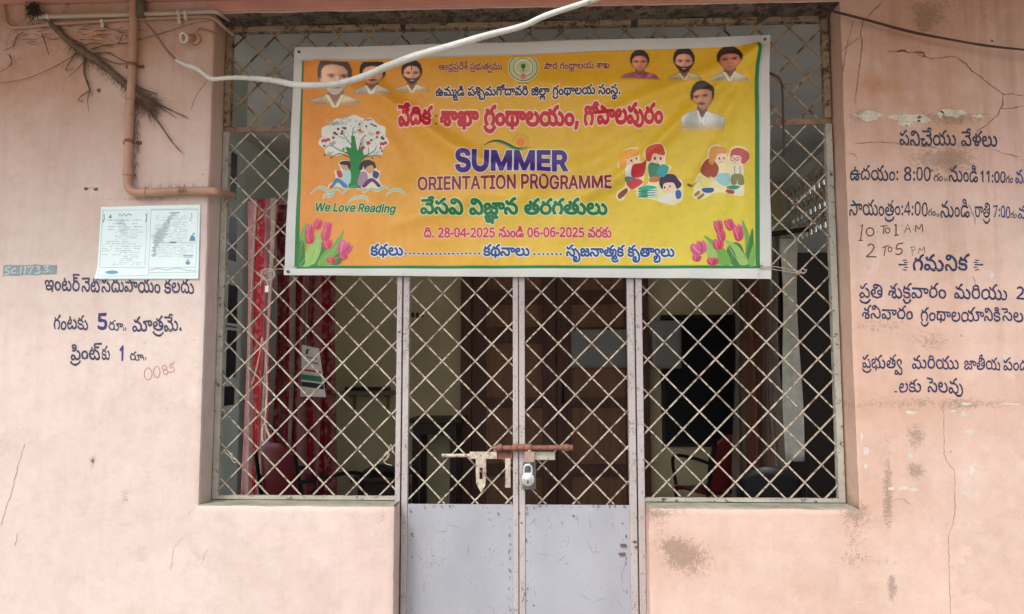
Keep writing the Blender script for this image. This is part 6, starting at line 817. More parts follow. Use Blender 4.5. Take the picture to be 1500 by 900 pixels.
# bare patches where plaster or paint has come away
M_bare = mat('bare_lime_plaster', (196, 192, 172), 0.95, 0.3, 30, 0.6, 60, spots=(128, 118, 96), spot_scale=40, spot_at=0.58)
def ragged(cx, cy, rx, ry, seed, n=22):
    r = random.Random(seed); ph = [r.uniform(0, 6.3) for _ in range(4)]
    return [(cx + rx * math.cos(a) * (1 + .22 * math.sin(3 * a + ph[0]) + .14 * math.sin(5 * a + ph[1]) + r.uniform(-.1, .1)), cy + ry * math.sin(a) * (1 + .22 * math.sin(4 * a + ph[2]) + .14 * math.sin(7 * a + ph[3]) + r.uniform(-.1, .1))) for a in [2 * math.pi * k / n for k in range(n)]]
def patch(specs, name='bare_plaster', m=None):
    for k, (cx, cy, rx, ry) in enumerate(specs):
        mb = MB(); o = ragged(cx, cy, rx, ry, k + len(specs) * 7 + int(cx)); pts, tr = triangulate([o]); mb.add([(p[0], -0.0006, p[2]) for p in (un(*p) for p in pts)], tr); mb.build(name, m or M_bare, front)
patch([(1272, 170, 20, 7), (1330, 173, 24, 6), (1352, 176, 9, 5), (1396, 166, 18, 6), (1327, 182, 10, 4), (1378, 168, 5, 5), (1432, 170, 8, 2.5)])
M_white = mat('exposed_white_putty', (202, 194, 182), 0.9, 0.2, 30, 0.6, 60, spots=(186, 160, 142), spot_scale=60, spot_at=.55)
patch([(1268, 661, 4.5, 7), (1412, 607, 5, 4), (1421, 634, 5, 5), (1423, 690, 4, 9), (1452, 403, 3.5, 6), (1374, 721, 3, 3), (1415, 722, 9, 3), (1323, 716, 9, 3.5), (1339, 717, 7, 3), (1306, 716, 5, 2.5), (1262, 640, 2, 6), (1268, 684, 2, 5), (1398, 602, 6, 1.5), (1480, 592, 14, 1.6), (1415, 592, 8, 2), (1333, 668, 4, 5), (1473, 523, 5, 3.5), (1335, 605, 8, 3)], 'exposed_putty', M_white)
patch([(211, 600, 6, 3), (241, 600, 6, 3), (282, 600, 3, 3.5), (269, 586, 2, 2), (214, 642, 7, 1), (231, 642, 5, 1), (287, 535, 4.5, 6), (259, 700, 1.6, 4), (213, 502, 3, 2.4), (244, 504, 3, 3), (284, 498, 3, 1.5), (310, 890, 2, 2), (545, 785, 1.4, 6)], 'exposed_putty', M_white)
M_hole = mat('old_screw_hole', (104, 84, 72), 0.95, 0.3, 40, 0.2)
patch([(126, 277, 3, 2.4), (141, 277.5, 3.2, 2.6), (145, 133, 3, 3.4), (99, 6, 4, 2), (136, 676, 1.4, 3), (1453, 60, 2, 2), (1365, 250, 2, 1.4)], 'screw_hole', M_hole)

# ================================================================== metal grille and gate
M_grey = mat('pale_mauve_gate_paint', (176, 168, 166), 0.5, 0.12, 5, 0.25, 70, spots=(84, 68, 60), spot_scale=70, spot_at=0.60, stretch=(1, 1, 0.6), speck=((70, 56, 50), 190, .555, .85))
M_sheet = mat('pale_blue_grey_sheet_paint', (162, 164, 172), 0.55, 0.2, 2.6, 0.3, 18, spots=(136, 132, 136), spot_scale=26, spot_at=0.655, stretch=(1, 1, 0.5), speck=((104, 96, 98), 150, .60, .8))
M_post = mat('weathered_frame_paint', (168, 164, 152), 0.65, 0.25, 8, 0.4, 60, spots=(74, 58, 46), spot_scale=46, spot_at=0.57)
M_lat = mat('cream_lattice_paint', (178, 167, 152), 0.6, 0.35, 7, 0.3, 70, spots=(112, 92, 72), spot_scale=52, spot_at=0.515)
M_latshade = mat('dusty_rusted_shaded_lattice', (150, 130, 106), 0.85, 0.4, 9, 0.5, 60, spots=(82, 64, 50), spot_scale=26, spot_at=0.52)  # dust and rust, with the shade under the lintel put into the brown
M_rust = mat('rusty_bolt_iron', (132, 84, 70), 0.7, 0.3, 30, 0.6, 120, spots=(86, 58, 46), spot_scale=50, spot_at=0.56)
M_rustbar = mat('rusted_flat_bar', (138, 112, 94), 0.8, 0.3, 14, 0.5, 80, spots=(96, 70, 54), spot_scale=30, spot_at=0.55)
def wx(px, py=600): return float(un(px, py, YG)[0])
def wz(px, py): return float(un(px, py, YG)[2])
PH, PV = 0.1385, 0.1425
def lattice(name, parent, x0, x1, z0, z1, ax, az, m, ph=PH, pv=PV, w=0.0060, t=0.004):
    """diagonal flat strips, one set laid over the other, clipped to the frame; (ax, az) is one crossing"""
    mb = MB(); k0 = pv / ph; r = random.Random(int(abs(ax) * 1000))
    for sgn, yo in ((1, -0.0022), (-1, 0.0022)):
        # z - az = sgn*k0*(x-ax) + n*pv
        for n in range(-60, 60):
            pts = []
            f = lambda x: az + sgn * k0 * (x - ax) + n * pv
            lo, hi = x0, x1
            xa = ax + sgn * (z0 - az - n * pv) / k0; xb = ax + sgn * (z1 - az - n * pv) / k0
            lo = max(lo, min(xa, xb)); hi = min(hi, max(xa, xb))
            if hi - lo < 0.02: continue
            m1, j1 = (lo + hi) / 2, r.uniform(-.0016, .0016)
            P = [(lo, YG + yo, f(lo) + r.uniform(-.001, .001)), (m1, YG + yo + r.uniform(-.0006, .0006), f(m1) + j1), (hi, YG + yo, f(hi) + r.uniform(-.001, .001))]
            mb.bar(P[0], P[1], w, t); mb.bar(P[1], P[2], w, t - 0.0003)
    return mb.build(name, m, parent)

BARZ = wz(383, 190)                        # flat bar over the side panels and gate
# gate line
xs_ = dict(lp0=wx(581, 600), lp1=wx(588.3, 600), ls0=wx(590.3, 600), ls1=wx(599, 600), lm0=wx(751.5, 600), lm1=wx(759.3, 600), rm0=wx(760.6, 600), rm1=wx(769, 600), rs0=wx(920, 600), rs1=wx(930.4, 600), rp0=wx(932.4, 600), rp1=wx(942, 600))
ZP = wz(675, 738)                           # top of the sheet panels
TOPZ = OZ1 - 0.004
FX0, FX1 = OX0 + 0.006, OX1 - 0.006
# left fixed grille
def side_grille(label, xa, xb, post, ax, az):
    t = thing('fixed_grille', label, 'window grille', (xa, YG, OZ0), 'fixed lattice grilles either side of the gate')
    fr = MB()
    b = OZ0 + 0.006
    fr.box((xa, YG - .016, b), (xa + .026, YG + .016, BARZ - .013)) if post > 0 else fr.box((xb - .026, YG - .016, b), (xb, YG + .016, BARZ - .013))
    x0, x1 = (xa + .026, xb) if post > 0 else (xa, xb - .026)
    fr.box((x0, YG - .015, b), (x1, YG + .015, b + .014))
    fr.build('frame', M_post, t, bevel=.0015)
    p = MB(); pz = 0.02 + FLOOR - .2
    if post > 0: p.box((xs_['lp0'], YG - .018, 0.02), (xs_['lp1'], YG + .018, BARZ))
    else: p.box((xs_['rp0'], YG - .018, 0.02), (xs_['rp1'], YG + .018, BARZ))
    p.build('gate_post', M_grey, t, bevel=.002)
    lattice('lattice', t, x0 if post > 0 else xa + .001, x1 - (.001 if post > 0 else 0), b + .014, BARZ - .013, ax, az, M_lat)
    return t
a1 = un(480, 409, YG); gl = side_grille('left fixed lattice grille, beside the red hanging cloths', FX0, xs_['lp0'] - .0005, 1, float(a1[0]), float(a1[2]))
a2 = un(1045.6, 425.6, YG); gr = side_grille('right fixed lattice grille, in front of the dark board and curtain', xs_['rp1'] + .0005, FX1, -1, float(a2[0]), float(a2[2]))
# transom lattice over everything
tr = thing('transom_grille', 'dusty rusted lattice strip above the banner, under the lintel', 'window grille', ((FX0 + FX1) / 2, YG, BARZ))
q = MB(); q.box((FX0, YG - .006, BARZ - .012), (xs_['lp0'] - .001, YG + .004, BARZ + .012)); q.box((xs_['lp1'] + .001, YG - .006, BARZ - .012), (xs_['rp0'] - .001, YG + .004, BARZ + .012)); q.box((xs_['rp1'] + .001, YG - .006, BARZ - .012), (FX1, YG + .004, BARZ + .012)); q.build('flat_bar', M_rustbar, tr, bevel=.001)
q = MB(); q.box((FX0, YG - .016, BARZ + .013), (FX0 + .026, YG + .016, TOPZ)); q.box((FX1 - .026, YG - .016, BARZ + .013), (FX1, YG + .016, TOPZ)); q.box((FX0 + .026, YG - .015, TOPZ - .022), (xs_['lp0'] - .001, YG + .015, TOPZ)); q.box((xs_['lp1'] + .001, YG - .015, TOPZ - .022), (xs_['rp0'] - .001, YG + .015, TOPZ)); q.box((xs_['rp1'] + .001, YG - .015, TOPZ - .022), (FX1 - .026, YG + .015, TOPZ))
q.build('frame', M_latshade, tr, bevel=.0015)
c0 = un(1012, 44, YG)
for xa, xb in ((FX0 + .026, FX1 - .026),):
    lattice('lattice', tr, xa, xb, BARZ + .013, TOPZ - .022, float(c0[0]), float(c0[2]), M_latshade, PH, PV, 0.0082)
r = random.Random(11); q = MB()             # cobweb and dust strands caught in the old lattice
for k in range(46):
    x = r.uniform(FX0 + .05, FX1 - .05); z = r.uniform(2.62, 2.93); L = r.uniform(.04, .22)
    pts = [(x + L * t * r.uniform(.8, 1.2), YG - .008 - .002 * r.random(), z - .25 * L * math.sin(math.pi * t) + r.uniform(-.05, .05) * t) for t in (0, .25, .5, .75, 1)]
    q.tube(smooth_path(pts, 3), .0009 + .0014 * r.random(), 5)
q.build('dusty_strand', M_latshade, tr)['kind'] = 'stuff'

# gate leaves
def gate_leaf(label, x0, x1, s0, s1, ax, az):
    t = thing('gate_leaf', label, 'gate', ((x0 + x1) / 2, YG, 0.1), 'pair of metal gate leaves')
    z0, z1 = 0.26, BARZ - .02
    f = MB(); f.box((x0, YG - .015, z0), (x0 + s0, YG + .015, z1)); f.box((x1 - s1, YG - .015, z0), (x1, YG + .015, z1)); f.box((x0 + s0, YG - .014, z0), (x1 - s1, YG + .014, z0 + .03)); f.box((x0 + s0, YG - .014, z1 - .03), (x1 - s1, YG + .014, z1))
    f.build('frame', M_grey, t, bevel=.002)
    p = MB(); n = 12; xa, xb = x0 + s0 + .0006, x1 - s1 - .0006; vv = []; zz = [z0 + .031, .4, .5, .6, .7, .8, .88, ZP - .004, ZP]
    for z in zz:
        for k in range(n + 1):
            x = xa + (xb - xa) * k / n; e = .003 * noise.noise((x * 3.1, z * 3.3, 8)) if 0 < k < n and z < ZP - .01 else 0
            vv.append((x, YG - .0105 + e, z))
    p.add(vv, [(j * (n + 1) + k, j * (n + 1) + k + 1, (j + 1) * (n + 1) + k + 1, (j + 1) * (n + 1) + k) for j in range(len(zz) - 1) for k in range(n)], True)
    p.box((xa, YG - .0085, zz[0]), (xb, YG + .004, ZP - .003))
    p.build('sheet_panel', M_sheet, t, fixn=False)
    lattice('lattice', t, x0 + s0, x1 - s1, ZP, z1 - .03, ax, az, M_lat)
    return t
b1 = un(696.5, 429.6, YG); b2 = un(841.7, 428, YG)
gateL = gate_leaf('left gate leaf of grey metal with lattice top, carrying the white pointed latch', xs_['ls0'], xs_['lm1'], xs_['ls1'] - xs_['ls0'], xs_['lm1'] - xs_['lm0'], float(b1[0]), float(b1[2]))
gateR = gate_leaf('right gate leaf of grey metal with lattice top, carrying the rusty bolt and padlock', xs_['rm0'], xs_['rs1'], xs_['rm1'] - xs_['rm0'], xs_['rs1'] - xs_['rs0'], float(b2[0]), float(b2[2]))
# chipped paint on the right sheet and hinges
def gpt(px, py, y): p = un(px, py, y); return (float(p[0]), float(p[1]), float(p[2]))
q = MB()
for cx, cy, rx, ry in ((913, 799, 5, 2.6), (911, 812, 5.5, 2.6), (930, 794, 3.4, 2), (932, 802, 2.6, 2.2), (764, 766, 1.5, 1.5), (840, 756, 2, 1.2), (912, 767, 1.6, 1), (769, 870, 2, 1.4), (823, 766, 2, .5), (730, 753, 1, 2.4), (782, 887, 1.2, 1.6)):
    o = ragged(cx, cy, rx, ry, int(cx), 14); pts, trs = triangulate([o]); q.add([gpt(a, b, YG - .0172) for a, b in pts], trs)
q.build('chipped_paint', mat('dark_chipped_metal', (104, 84, 84), .7, .3, 60, .3), gateR)
def put_sheet(px, py, lift): p = un(px, py, YG - .0142); return (p[0], p[1] - lift, p[2])
M_scr = ink_material('sheet_grime', .8, soft=True, worn=.7, wscale=90); rs = random.Random(31)
for gt, x0, x1, side in ((gateL, 601, 748, 1), (gateR, 771, 918, -1)):
    I = Ink(put_sheet)
    for k in range(26):
        x, y = rs.uniform(x0, x1), 745 + 150 * rs.random() ** 1.2; L = rs.uniform(4, 26); a = rs.choice([1.5, 1.6, 1.45, .1, .7, 2.6]) + rs.gauss(0, .15)
        I.stroke([(x, y), (min(max(x + L * .5 * math.cos(a) + rs.uniform(-1, 1), x0), x1), y + L * .5 * math.sin(a)), (min(max(x + L * math.cos(a), x0), x1), y + L * math.sin(a))], [.2, rs.uniform(.4, 1.0), .2], rs.choice([(112, 106, 108, .45), (128, 122, 124, .4), (206, 208, 212, .5), (96, 86, 84, .4)]), 0)
    for k in range(40):                   # grime and rust creeping in from the edges
        e = rs.random(); x, y = (rs.choice([x0 + 1, x1 - 1]) + rs.gauss(0, 1.2), rs.uniform(742, 898)) if e < .6 else (rs.uniform(x0, x1), 741 + abs(rs.gauss(0, 1.5))); x = min(max(x, x0), x1)
        I.poly(ragged(x, y, rs.uniform(.4, 1.5), rs.uniform(.5, 3.2), k, 9), rs.choice([(100, 84, 78, .5), (86, 74, 70, .5), (124, 110, 104, .45)]), .0001 + k * .00002)
    I.build('scratches_and_grime', M_scr, gt)['kind'] = 'stuff'
# rusty sliding bolt through both leaves
yb_ = YG - 0.033
bt = MB(); A0, A1 = gpt(733, 656, yb_), gpt(833, 656, yb_); bt.tube([gpt(722, 656.5, yb_), gpt(724, 656.5, yb_), gpt(733, 656.5, yb_), A1], [.006, .0085, .0105, .0105], 14)
bt.lathe([(0, .0105), (0, .0145), (.022, .0145), (.024, .010), (.03, .013), (.036, .011), (.038, 0)], gpt(826, 656, yb_), (1, 0, 0), 16)
bolt = bt.build('sliding_bolt', M_rust, gateR)
st = MB()
for px, wd in ((732, 7), (754, 7), (764.5, 6), (773.5, 11)):
    a, b = gpt(px - wd / 2, 656, yb_), gpt(px + wd / 2, 656, yb_)
    st.lathe([(0, .0108), (0, .0152), (b[0] - a[0], .0152), (b[0] - a[0], .0108)], a, (1, 0, 0), 16); st.box((a[0], YG - .016, a[2] - .012), (b[0], yb_ + .004, a[2] + .012))
a, b = gpt(727, 651, 0), gpt(741, 664, 0)
st.box((gpt(727, 660, YG)[0], YG - .0225, gpt(727, 672, YG)[2]), (gpt(750.5, 660, YG)[0], YG - .0165, gpt(727, 662, YG)[2]))
st.build('bolt_staple', M_rust, gateR, bevel=.001)
pl = MB(); pl.box((gpt(783, 660, YG)[0], YG - .0235, gpt(783, 673, YG)[2]), (gpt(813, 660, YG)[0], YG - .0175, gpt(783, 661, YG)[2])); pl.build('backing_plate', M_post, gateR, bevel=.001)
# hasp: strap hanging from the bolt that the padlock locks to the right leaf
hp = MB(); xa, xb = gpt(768.5, 670, YG - .05)[0], gpt(783, 670, YG - .05)[0]; zt, zb2 = gpt(770, 660, YG)[2], gpt(770, 675, YG)[2]
hp.box((xa, YG - .052, zb2), (xb, YG - .047, zt)); hp.tube([(xa + .02, YG - .047, zt - .004), (xa + .02, yb_ - .010, zt + .004)], .008, 8)
hp.build('hasp_strap', mat('worn_pinkish_hasp', (168, 140, 130), 0.6, 0.25, 30, 0.4, spots=(112, 72, 58), spot_scale=60, spot_at=.58), gateR, bevel=.0015)
hp = MB(); hp.box((gpt(766, 700, YG)[0], YG - .024, gpt(770, 716, YG)[2]), (gpt(785, 700, YG)[0], YG - .0165, gpt(770, 676, YG)[2])); ex = gpt(776, 681, YG - .03)
hp.tube([(ex[0], YG - .02, ex[2] + .012), (ex[0], YG - .052, ex[2] + .010), (ex[0], YG - .056, ex[2]), (ex[0], YG - .052, ex[2] - .010), (ex[0], YG - .02, ex[2] - .012)], .0042, 8)
hp.build('hasp_plate', mat('grey_worn_steel', (112, 116, 112), 0.45, 0.3, 30, 0.3, metal=0.5), gateR, bevel=.0015)
# white latch on the left leaf: thin rod, block, pointed hanging tongue with a slot, and a plain strap
M_wl = mat('chipped_white_latch_paint', (190, 178, 162), 0.6, 0.3, 24, 0.4, 90, spots=(134, 98, 80), spot_scale=50, spot_at=.54)
q = MB(); q.tube([gpt(647, 667.5, YG - .022), gpt(692, 667.5, YG - .022)], .0075, 10); q.box(gpt(688, 662.3, YG - .030), gpt(728, 672, YG - .016)); q.build('latch_bar', M_wl, gateL, bevel=.001)
q = MB(); T0 = [(697, 672.5), (711.8, 672.5), (712.2, 695), (711, 711), (704.8, 722), (697.6, 709), (697, 690)]; SLT = [(702.5, 685.5), (702.5, 702), (707, 702), (707, 685.5)]
pts, trs = triangulate([T0, SLT])
for yy in (YG - .030, YG - .025): q.add([gpt(a, b, yy) for a, b in pts], trs)
for lp in (T0, SLT):
    for k in range(len(lp)): a, b = lp[k], lp[(k + 1) % len(lp)]; q.add([gpt(*a, YG - .030), gpt(*b, YG - .030), gpt(*b, YG - .025), gpt(*a, YG - .025)], [(0, 1, 2, 3)])
q.build('latch_tongue', M_wl, gateL)
q = MB(); q.box(gpt(740, 672, YG - .024), gpt(748, 714.5, YG - .019)); q.build('latch_strap', M_wl, gateL, bevel=.001)

# padlock: round bright body hanging on its shackle
pc = gpt(773.3, 702, YG - .066); pk = thing('padlock', 'round silver padlock hanging from the hasp below the rusty bolt', 'padlock', (pc[0], pc[1], pc[2] - .03))
M_chrome = mat('bright_steel', (224, 226, 226), 0.28, 0.05, 20, 0.05, 200, metal=0.75); M_key = mat('dark_keyhole', (30, 30, 30), 0.6, 0, 8, 0)
R_ = .0272; q = MB(); q.lathe([(-.012, 0), (-.012, R_ * .80), (-.0095, R_ * .93), (-.006, R_), (.006, R_), (.0095, R_ * .93), (.012, R_ * .8), (.0125, 0)], pc, (0, 1, 0), 40); q.build('lock_body', M_chrome, pk)
q = MB(); q.lathe([(-.0135, 0), (-.0135, R_ * .66), (-.0118, R_ * .70), (-.0118, R_ * .72)], pc, (0, 1, 0), 40); q.build('lock_face', mat('brushed_steel_face', (206, 210, 212), .38, .06, 60, .1, 200, metal=.7), pk)
q = MB(); q.tube(smooth_path([(pc[0] - .0155, pc[1], pc[2] + R_ * .7), (pc[0] - .0155, pc[1], pc[2] + R_ + .014), (pc[0] - .011, pc[1], pc[2] + R_ + .025), (pc[0], pc[1], pc[2] + R_ + .030), (pc[0] + .011, pc[1], pc[2] + R_ + .025), (pc[0] + .0155, pc[1], pc[2] + R_ + .014), (pc[0] + .0155, pc[1], pc[2] + R_ * .7)], 5), .0042, 10); q.build('shackle', M_chrome, pk)
q = MB(); q.box((pc[0] - .0016, pc[1] - .0145, pc[2] - .017), (pc[0] + .0016, pc[1] - .0136, pc[2] - .004)); q.lathe([(-.0146, 0), (-.0146, .0032), (-.0136, .0032)], (pc[0], pc[1], pc[2] - .006), (0, 1, 0), 14); q.build('keyhole', M_key, pk)

# ================================================================== banner
YB = 0.098
CORN = [(432.5, 70), (1127, 52), (1130.5, 409), (415.5, 403)]
def bil(u, v):
    a, b, c, d = [np.array(p) for p in CORN]; t = a + (b - a) * u; bo = d + (c - d) * u; return t + (bo - t) * v
FOLDS = [([(548, 135), (600, 172), (660, 216), (720, 246), (790, 262)], .015, .030), ([(470, 95), (520, 135), (560, 190), (590, 250)], .007, .035), ([(590, 325), (660, 300), (705, 285), (760, 290)], .007, .030), ([(690, 380), (660, 330), (640, 300)], .004, .028),
         ([(1106, 76), (1060, 120), (1010, 165), (960, 215), (905, 262), (860, 285)], .013, .022), ([(1106, 74), (1010, 120), (930, 150), (880, 178)], .010, .028), ([(1108, 84), (1075, 150), (1040, 205), (1010, 260)], .008, .024), ([(930, 205), (870, 240), (800, 262)], .006, .03), ([(1090, 350), (1090, 250), (1094, 150)], .004, .03), ([(1062, 300), (1064, 220), (1070, 150)], .003, .02), ([(440, 100), (455, 180), (450, 260)], .004, .03), ([(760, 120), (860, 130), (940, 118)], .005, .035), ([(820, 330), (840, 260), (830, 200)], .003, .04)]
FX = [([(float(un(*p, YB)[0]), float(un(*p, YB)[2])) for p in pts], a, s) for pts, a, s in FOLDS]
_u0 = un(432, 70, YB)
def wrinkle_np(X, Z):
    d = np.zeros(X.shape)
    for pts, a, s in FX: q = seg_dist(X, Z, pts) / s; d += 1.95 * a * np.exp(-q * q / 1.8)
    d += .0035 * np.sin(X * 9 + Z * 4) + .0025 * np.sin(X * 21 - Z * 13 + 1) * np.clip((2.9 - Z) / .5, 0, 1) + .002 * np.sin(Z * 17 + X * 3)
    return d
_wc = {}
NX, NZ = 260, 130
# banner relief sampled on a grid once; the print uses the same grid so ink and cloth stay parallel
_x0, _x1 = -1.18, 1.05; _z0, _z1 = 1.80, 2.98; HG = 0.006
_gx = np.arange(_x0, _x1, HG); _gz = np.arange(_z0, _z1, HG); _GX, _GZ = np.meshgrid(_gx, _gz); _GD = wrinkle_np(_GX, _GZ)
def wr(x, z):
    i = (x - _x0) / HG; j = (z - _z0) / HG; a, b = int(i), int(j); a = min(max(a, 0), len(_gx) - 2); b = min(max(b, 0), len(_gz) - 2); f, g_ = i - a, j - b
    return _GD[b, a] * (1 - f) * (1 - g_) + _GD[b, a + 1] * f * (1 - g_) + _GD[b + 1, a] * (1 - f) * g_ + _GD[b + 1, a + 1] * f * g_
def put_ban(px, py, lift):
    p = un(px, py, YB); return (p[0], YB - wr(p[0], p[2]) - 0.0014 - lift, p[2])
ban = thing('banner', 'yellow and orange printed summer programme banner tied across the gate', 'banner', (float(un(772, 405, YB)[0]), YB, float(un(772, 405, YB)[2])))
sh = MB(); N1, N2_ = 240, 120; vv = []
for j in range(N2_ + 1):
    for i in range(N1 + 1):
        u, v = i / N1, j / N2_; p = bil(u, v)
        e = np.array([0.0, 0.0])
        if v == 0: e[1] += 1.2 * math.sin(u * 9) + .5 * math.sin(u * 31) + 2.0 * math.exp(-((u - .25) / .1) ** 2) * 0
        if u == 1: e[0] += 1.5 * math.sin(v * 7 + 2) - 1
        x, y, z = un(p[0] + e[0], p[1] + e[1], YB); vv.append((x, YB - wr(x, z), z))
sh.add(vv, [(j * (N1 + 1) + i, (j + 1) * (N1 + 1) + i, (j + 1) * (N1 + 1) + i + 1, j * (N1 + 1) + i + 1) for j in range(N2_) for i in range(N1)], True)
M_flex = mat('white_banner_flex', (206, 208, 204), 0.42, 0.07, 5, 0.05, 60, spots=(150, 146, 136), spot_scale=22, spot_at=.72)
sheet = sh.build('banner_sheet', M_flex, ban, fixn=False)
sm = sheet.modifiers.new('cloth_thickness', 'SOLIDIFY'); sm.thickness = 0.0009; sm.offset = -1
# doubled hems along the top, sides and foot
def hem(quad, lift, n=60, m=3):
    q = MB(); vv = []; a, b, c, d = [np.array(p, float) for p in quad]
    for j in range(m + 1):
        for i in range(n + 1):
            u, v = i / n, j / m; t = a + (b - a) * u; o = d + (c - d) * u; p = t + (o - t) * v
            x, y, z = un(*p, YB); vv.append((x, YB - wr(x, z) - lift + (.0012 if j in (0, m) else 0) + .0006 * noise.noise((x * 30, z * 30, lift * 999)), z))
    q.add(vv, [(j * (n + 1) + i, (j + 1) * (n + 1) + i, (j + 1) * (n + 1) + i + 1, j * (n + 1) + i + 1) for j in range(m) for i in range(n)], True); return q.build('hem', M_flex, ban, fixn=False)
hem([(432.5, 71), (1127.5, 53), (1127, 67.5), (432, 90)], .0042)
hem([(415.5, 393.5), (1129, 394.5), (1129, 409), (415.5, 403)], .0040)
hem([(433, 90), (444.5, 90), (430.5, 391), (417.5, 391)], .0030, 3, 50)
hem([(1113.5, 68), (1126.5, 67), (1129, 394), (1113, 394)], .0030, 3, 50)

M_ink = ink_material('banner_print', 0.42); M_soft = ink_material('banner_soft_print', 0.42, soft=True)
def mixp(a, b, t): t = min(max(t, 0), 1); return tuple(x + (y - x) * t for x, y in zip(a, b))
def bgcol(x, y):
    t = (x - 440) / 670; v = (y - 75) / 315
    top = mixp(mixp((228, 140, 38), (224, 166, 28), t * 2), (228, 180, 30), t * 2 - 1)
    bot = mixp(mixp((228, 148, 66), (226, 184, 62), t * 2.2), (220, 202, 66), t * 2.2 - .9)
    k = min(max(v * 1.35 + .1 * math.sin(x * .012), 0), 1); return mixp(top, bot, k ** .8)
LN = 5
def ink(ml=LN): return Ink(put_ban, ml)
I = ink(4); I.poly([(444, 91), (700, 83), (1106, 67), (1107, 389), (431.5, 389)], bgcol, 0); I.build('print_ground', M_ink, ban)
I = ink(); GRN = (32, 122, 60); L1 = .0004
I.poly([(442.5, 91), (446.5, 91), (437.5, 391), (428.5, 391)], GRN, L1); I.poly([(1105, 67.2), (1111, 67), (1113, 389.5), (1106.5, 389.5)], GRN, L1); I.poly([(437.5, 389.8), (1112.5, 389.5), (1112.5, 393.6), (429, 394)], GRN, L1); I.poly([(428, 393.8), (1113, 393.8), (1113, 394.6), (428, 395)], (226, 230, 224), L1 + .0002); I.build('printed_border', M_ink, ban)

# --- words
La = .0012
PW = (240, 226, 206)
def B(key, x0, y0, x1, y1, h, col, bold, halo, hcol, **k): I = ink(5); I.text(key, (x0, y0), (x1, y1), h, col, La, bold=bold, halo=halo, hcol=hcol, hl=La - .0005, **k); I.build('printed_lettering', M_ink, ban)
B('gov', 643, 103.5, 736, 102.5, 10.5, (110, 32, 44), 14, 70, (236, 190, 150)); B('dept', 797, 101.5, 893, 100.5, 10.5, (110, 32, 44), 14, 70, (236, 190, 150))
B('dist', 638, 141.5, 909, 139, 13.5, (30, 32, 78), 30, 95, PW)
B('venue', 584, 184.5, 632, 184.5, 28, (196, 38, 48), 46, 100, (246, 206, 188)); B('branch', 645, 184, 849, 183.5, 28, (196, 38, 48), 46, 100, (246, 206, 188)); B('town', 855, 183, 971, 180.5, 27, (196, 38, 48), 46, 100, (246, 206, 188))
I = ink(5)
for y in (169, 181): I.poly([(638, y), (640.8, y), (640.8, y + 3), (638, y + 3)], (120, 84, 26), La)
B('summer', 667, 251.3, 831, 251, 28.5, (66, 46, 128), 52, 88, (222, 214, 220))
B('orient', 611, 278, 896, 277, 18.3, (132, 34, 46), 34, 74, (240, 208, 186))
B('classes', 616, 314, 890, 314, 22.5, (14, 112, 66), 38, 90, (206, 224, 168)); B('date', 621, 348, 896, 347.5, 15, (198, 50, 88), 30, 84, (240, 200, 176))
BL = (28, 74, 142)
B('story', 543, 374.5, 591, 374.5, 16.5, BL, 34, 95, (226, 232, 226)); B('telling', 708, 375, 776, 375, 16.5, BL, 34, 95, (226, 232, 226)); B('creative', 829, 375.5, 988, 376, 16.5, BL, 34, 95, (226, 232, 226))
for a, b, n, y in ((594.5, 702, 18, 372), (783, 821.5, 7, 373)):
    for k in range(n): x = a + (b - a) * k / (n - 1); I.ell(x, y, 2.6, 2.6, (226, 232, 226), La - .0005, 10); I.ell(x, y, 1.7, 1.7, (24, 78, 128), La, 10)
B('love', 461, 309.5, 579, 312, 11.5, (16, 104, 58), 36, 92, (196, 226, 168), shear=.22)
# swoosh over a dotted sun
I.build('printed_dots', M_ink, ban); I = ink(5)
I.ell(763, 208, 6, 6.5, (236, 128, 54), .0008, 18)
for k in range(15):
    a = math.radians(190 + k * 14.5); I.stroke([(763 + 8.6 * math.cos(a), 208 + 9 * math.sin(a)), (763 + 12.6 * math.cos(a), 208 + 13 * math.sin(a))], .9, (206, 140, 52), .0008)
I.stroke([(708, 214), (720, 208), (732, 207), (745, 212), (758, 217.5), (772, 215.5)], [.6, 2.4, 3.2, 3.2, 2.2, .5], (34, 78, 36), .0008, smooth=4)
I.stroke([(724, 208.5), (738, 211.5), (752, 218), (764, 219.5), (779, 215)], [.5, 1.6, 2.6, 2, .4], (60, 160, 74), .0009, smooth=4)
I.build('printed_sun_and_hill', M_ink, ban)

# --- round state emblem: concentric rings with a lotus pot and leaf
I = ink(5); cx, cy = 766.5, 99.5
def clip_top(pts, ymin=84): return [(x, max(y, ymin - (x - 700) * .0394 + 2.7)) for x, y in pts]
def disc(r, col, lf, n=40): I.poly(clip_top([(cx + r * math.cos(2 * math.pi * k / n), cy + r * 1.0 * math.sin(2 * math.pi * k / n)) for k in range(n)]), col, lf)
for r, c, lf in ((22.5, (222, 226, 186), .0006), (21.2, (58, 120, 82), .0008), (19.8, (214, 220, 176), .001), (14.6, (70, 126, 86), .0012), (13.6, (220, 222, 182), .0014), (10, (196, 204, 160), .0016), (6.2, (214, 206, 150), .0018)): disc(r, c, lf)
for k in range(44):
    a = 2 * math.pi * k / 44
    if cy + 17 * math.sin(a) < 86: continue
    I.stroke([(cx + 16.2 * math.cos(a), cy + 16.2 * math.sin(a)), (cx + 18.2 * math.cos(a + .03), cy + 18.2 * math.sin(a + .03))], .8, (112, 150, 112), .0012)
I.ell(cx, cy - 2, 3.6, 4.2, (44, 128, 66), .0021, 14); I.stroke([(cx, cy + 1), (cx, cy + 5)], 1.2, (40, 110, 60), .0021); I.stroke([(cx - 3, cy + 5.4), (cx + 3, cy + 5.4)], 1, (60, 120, 70), .0021)
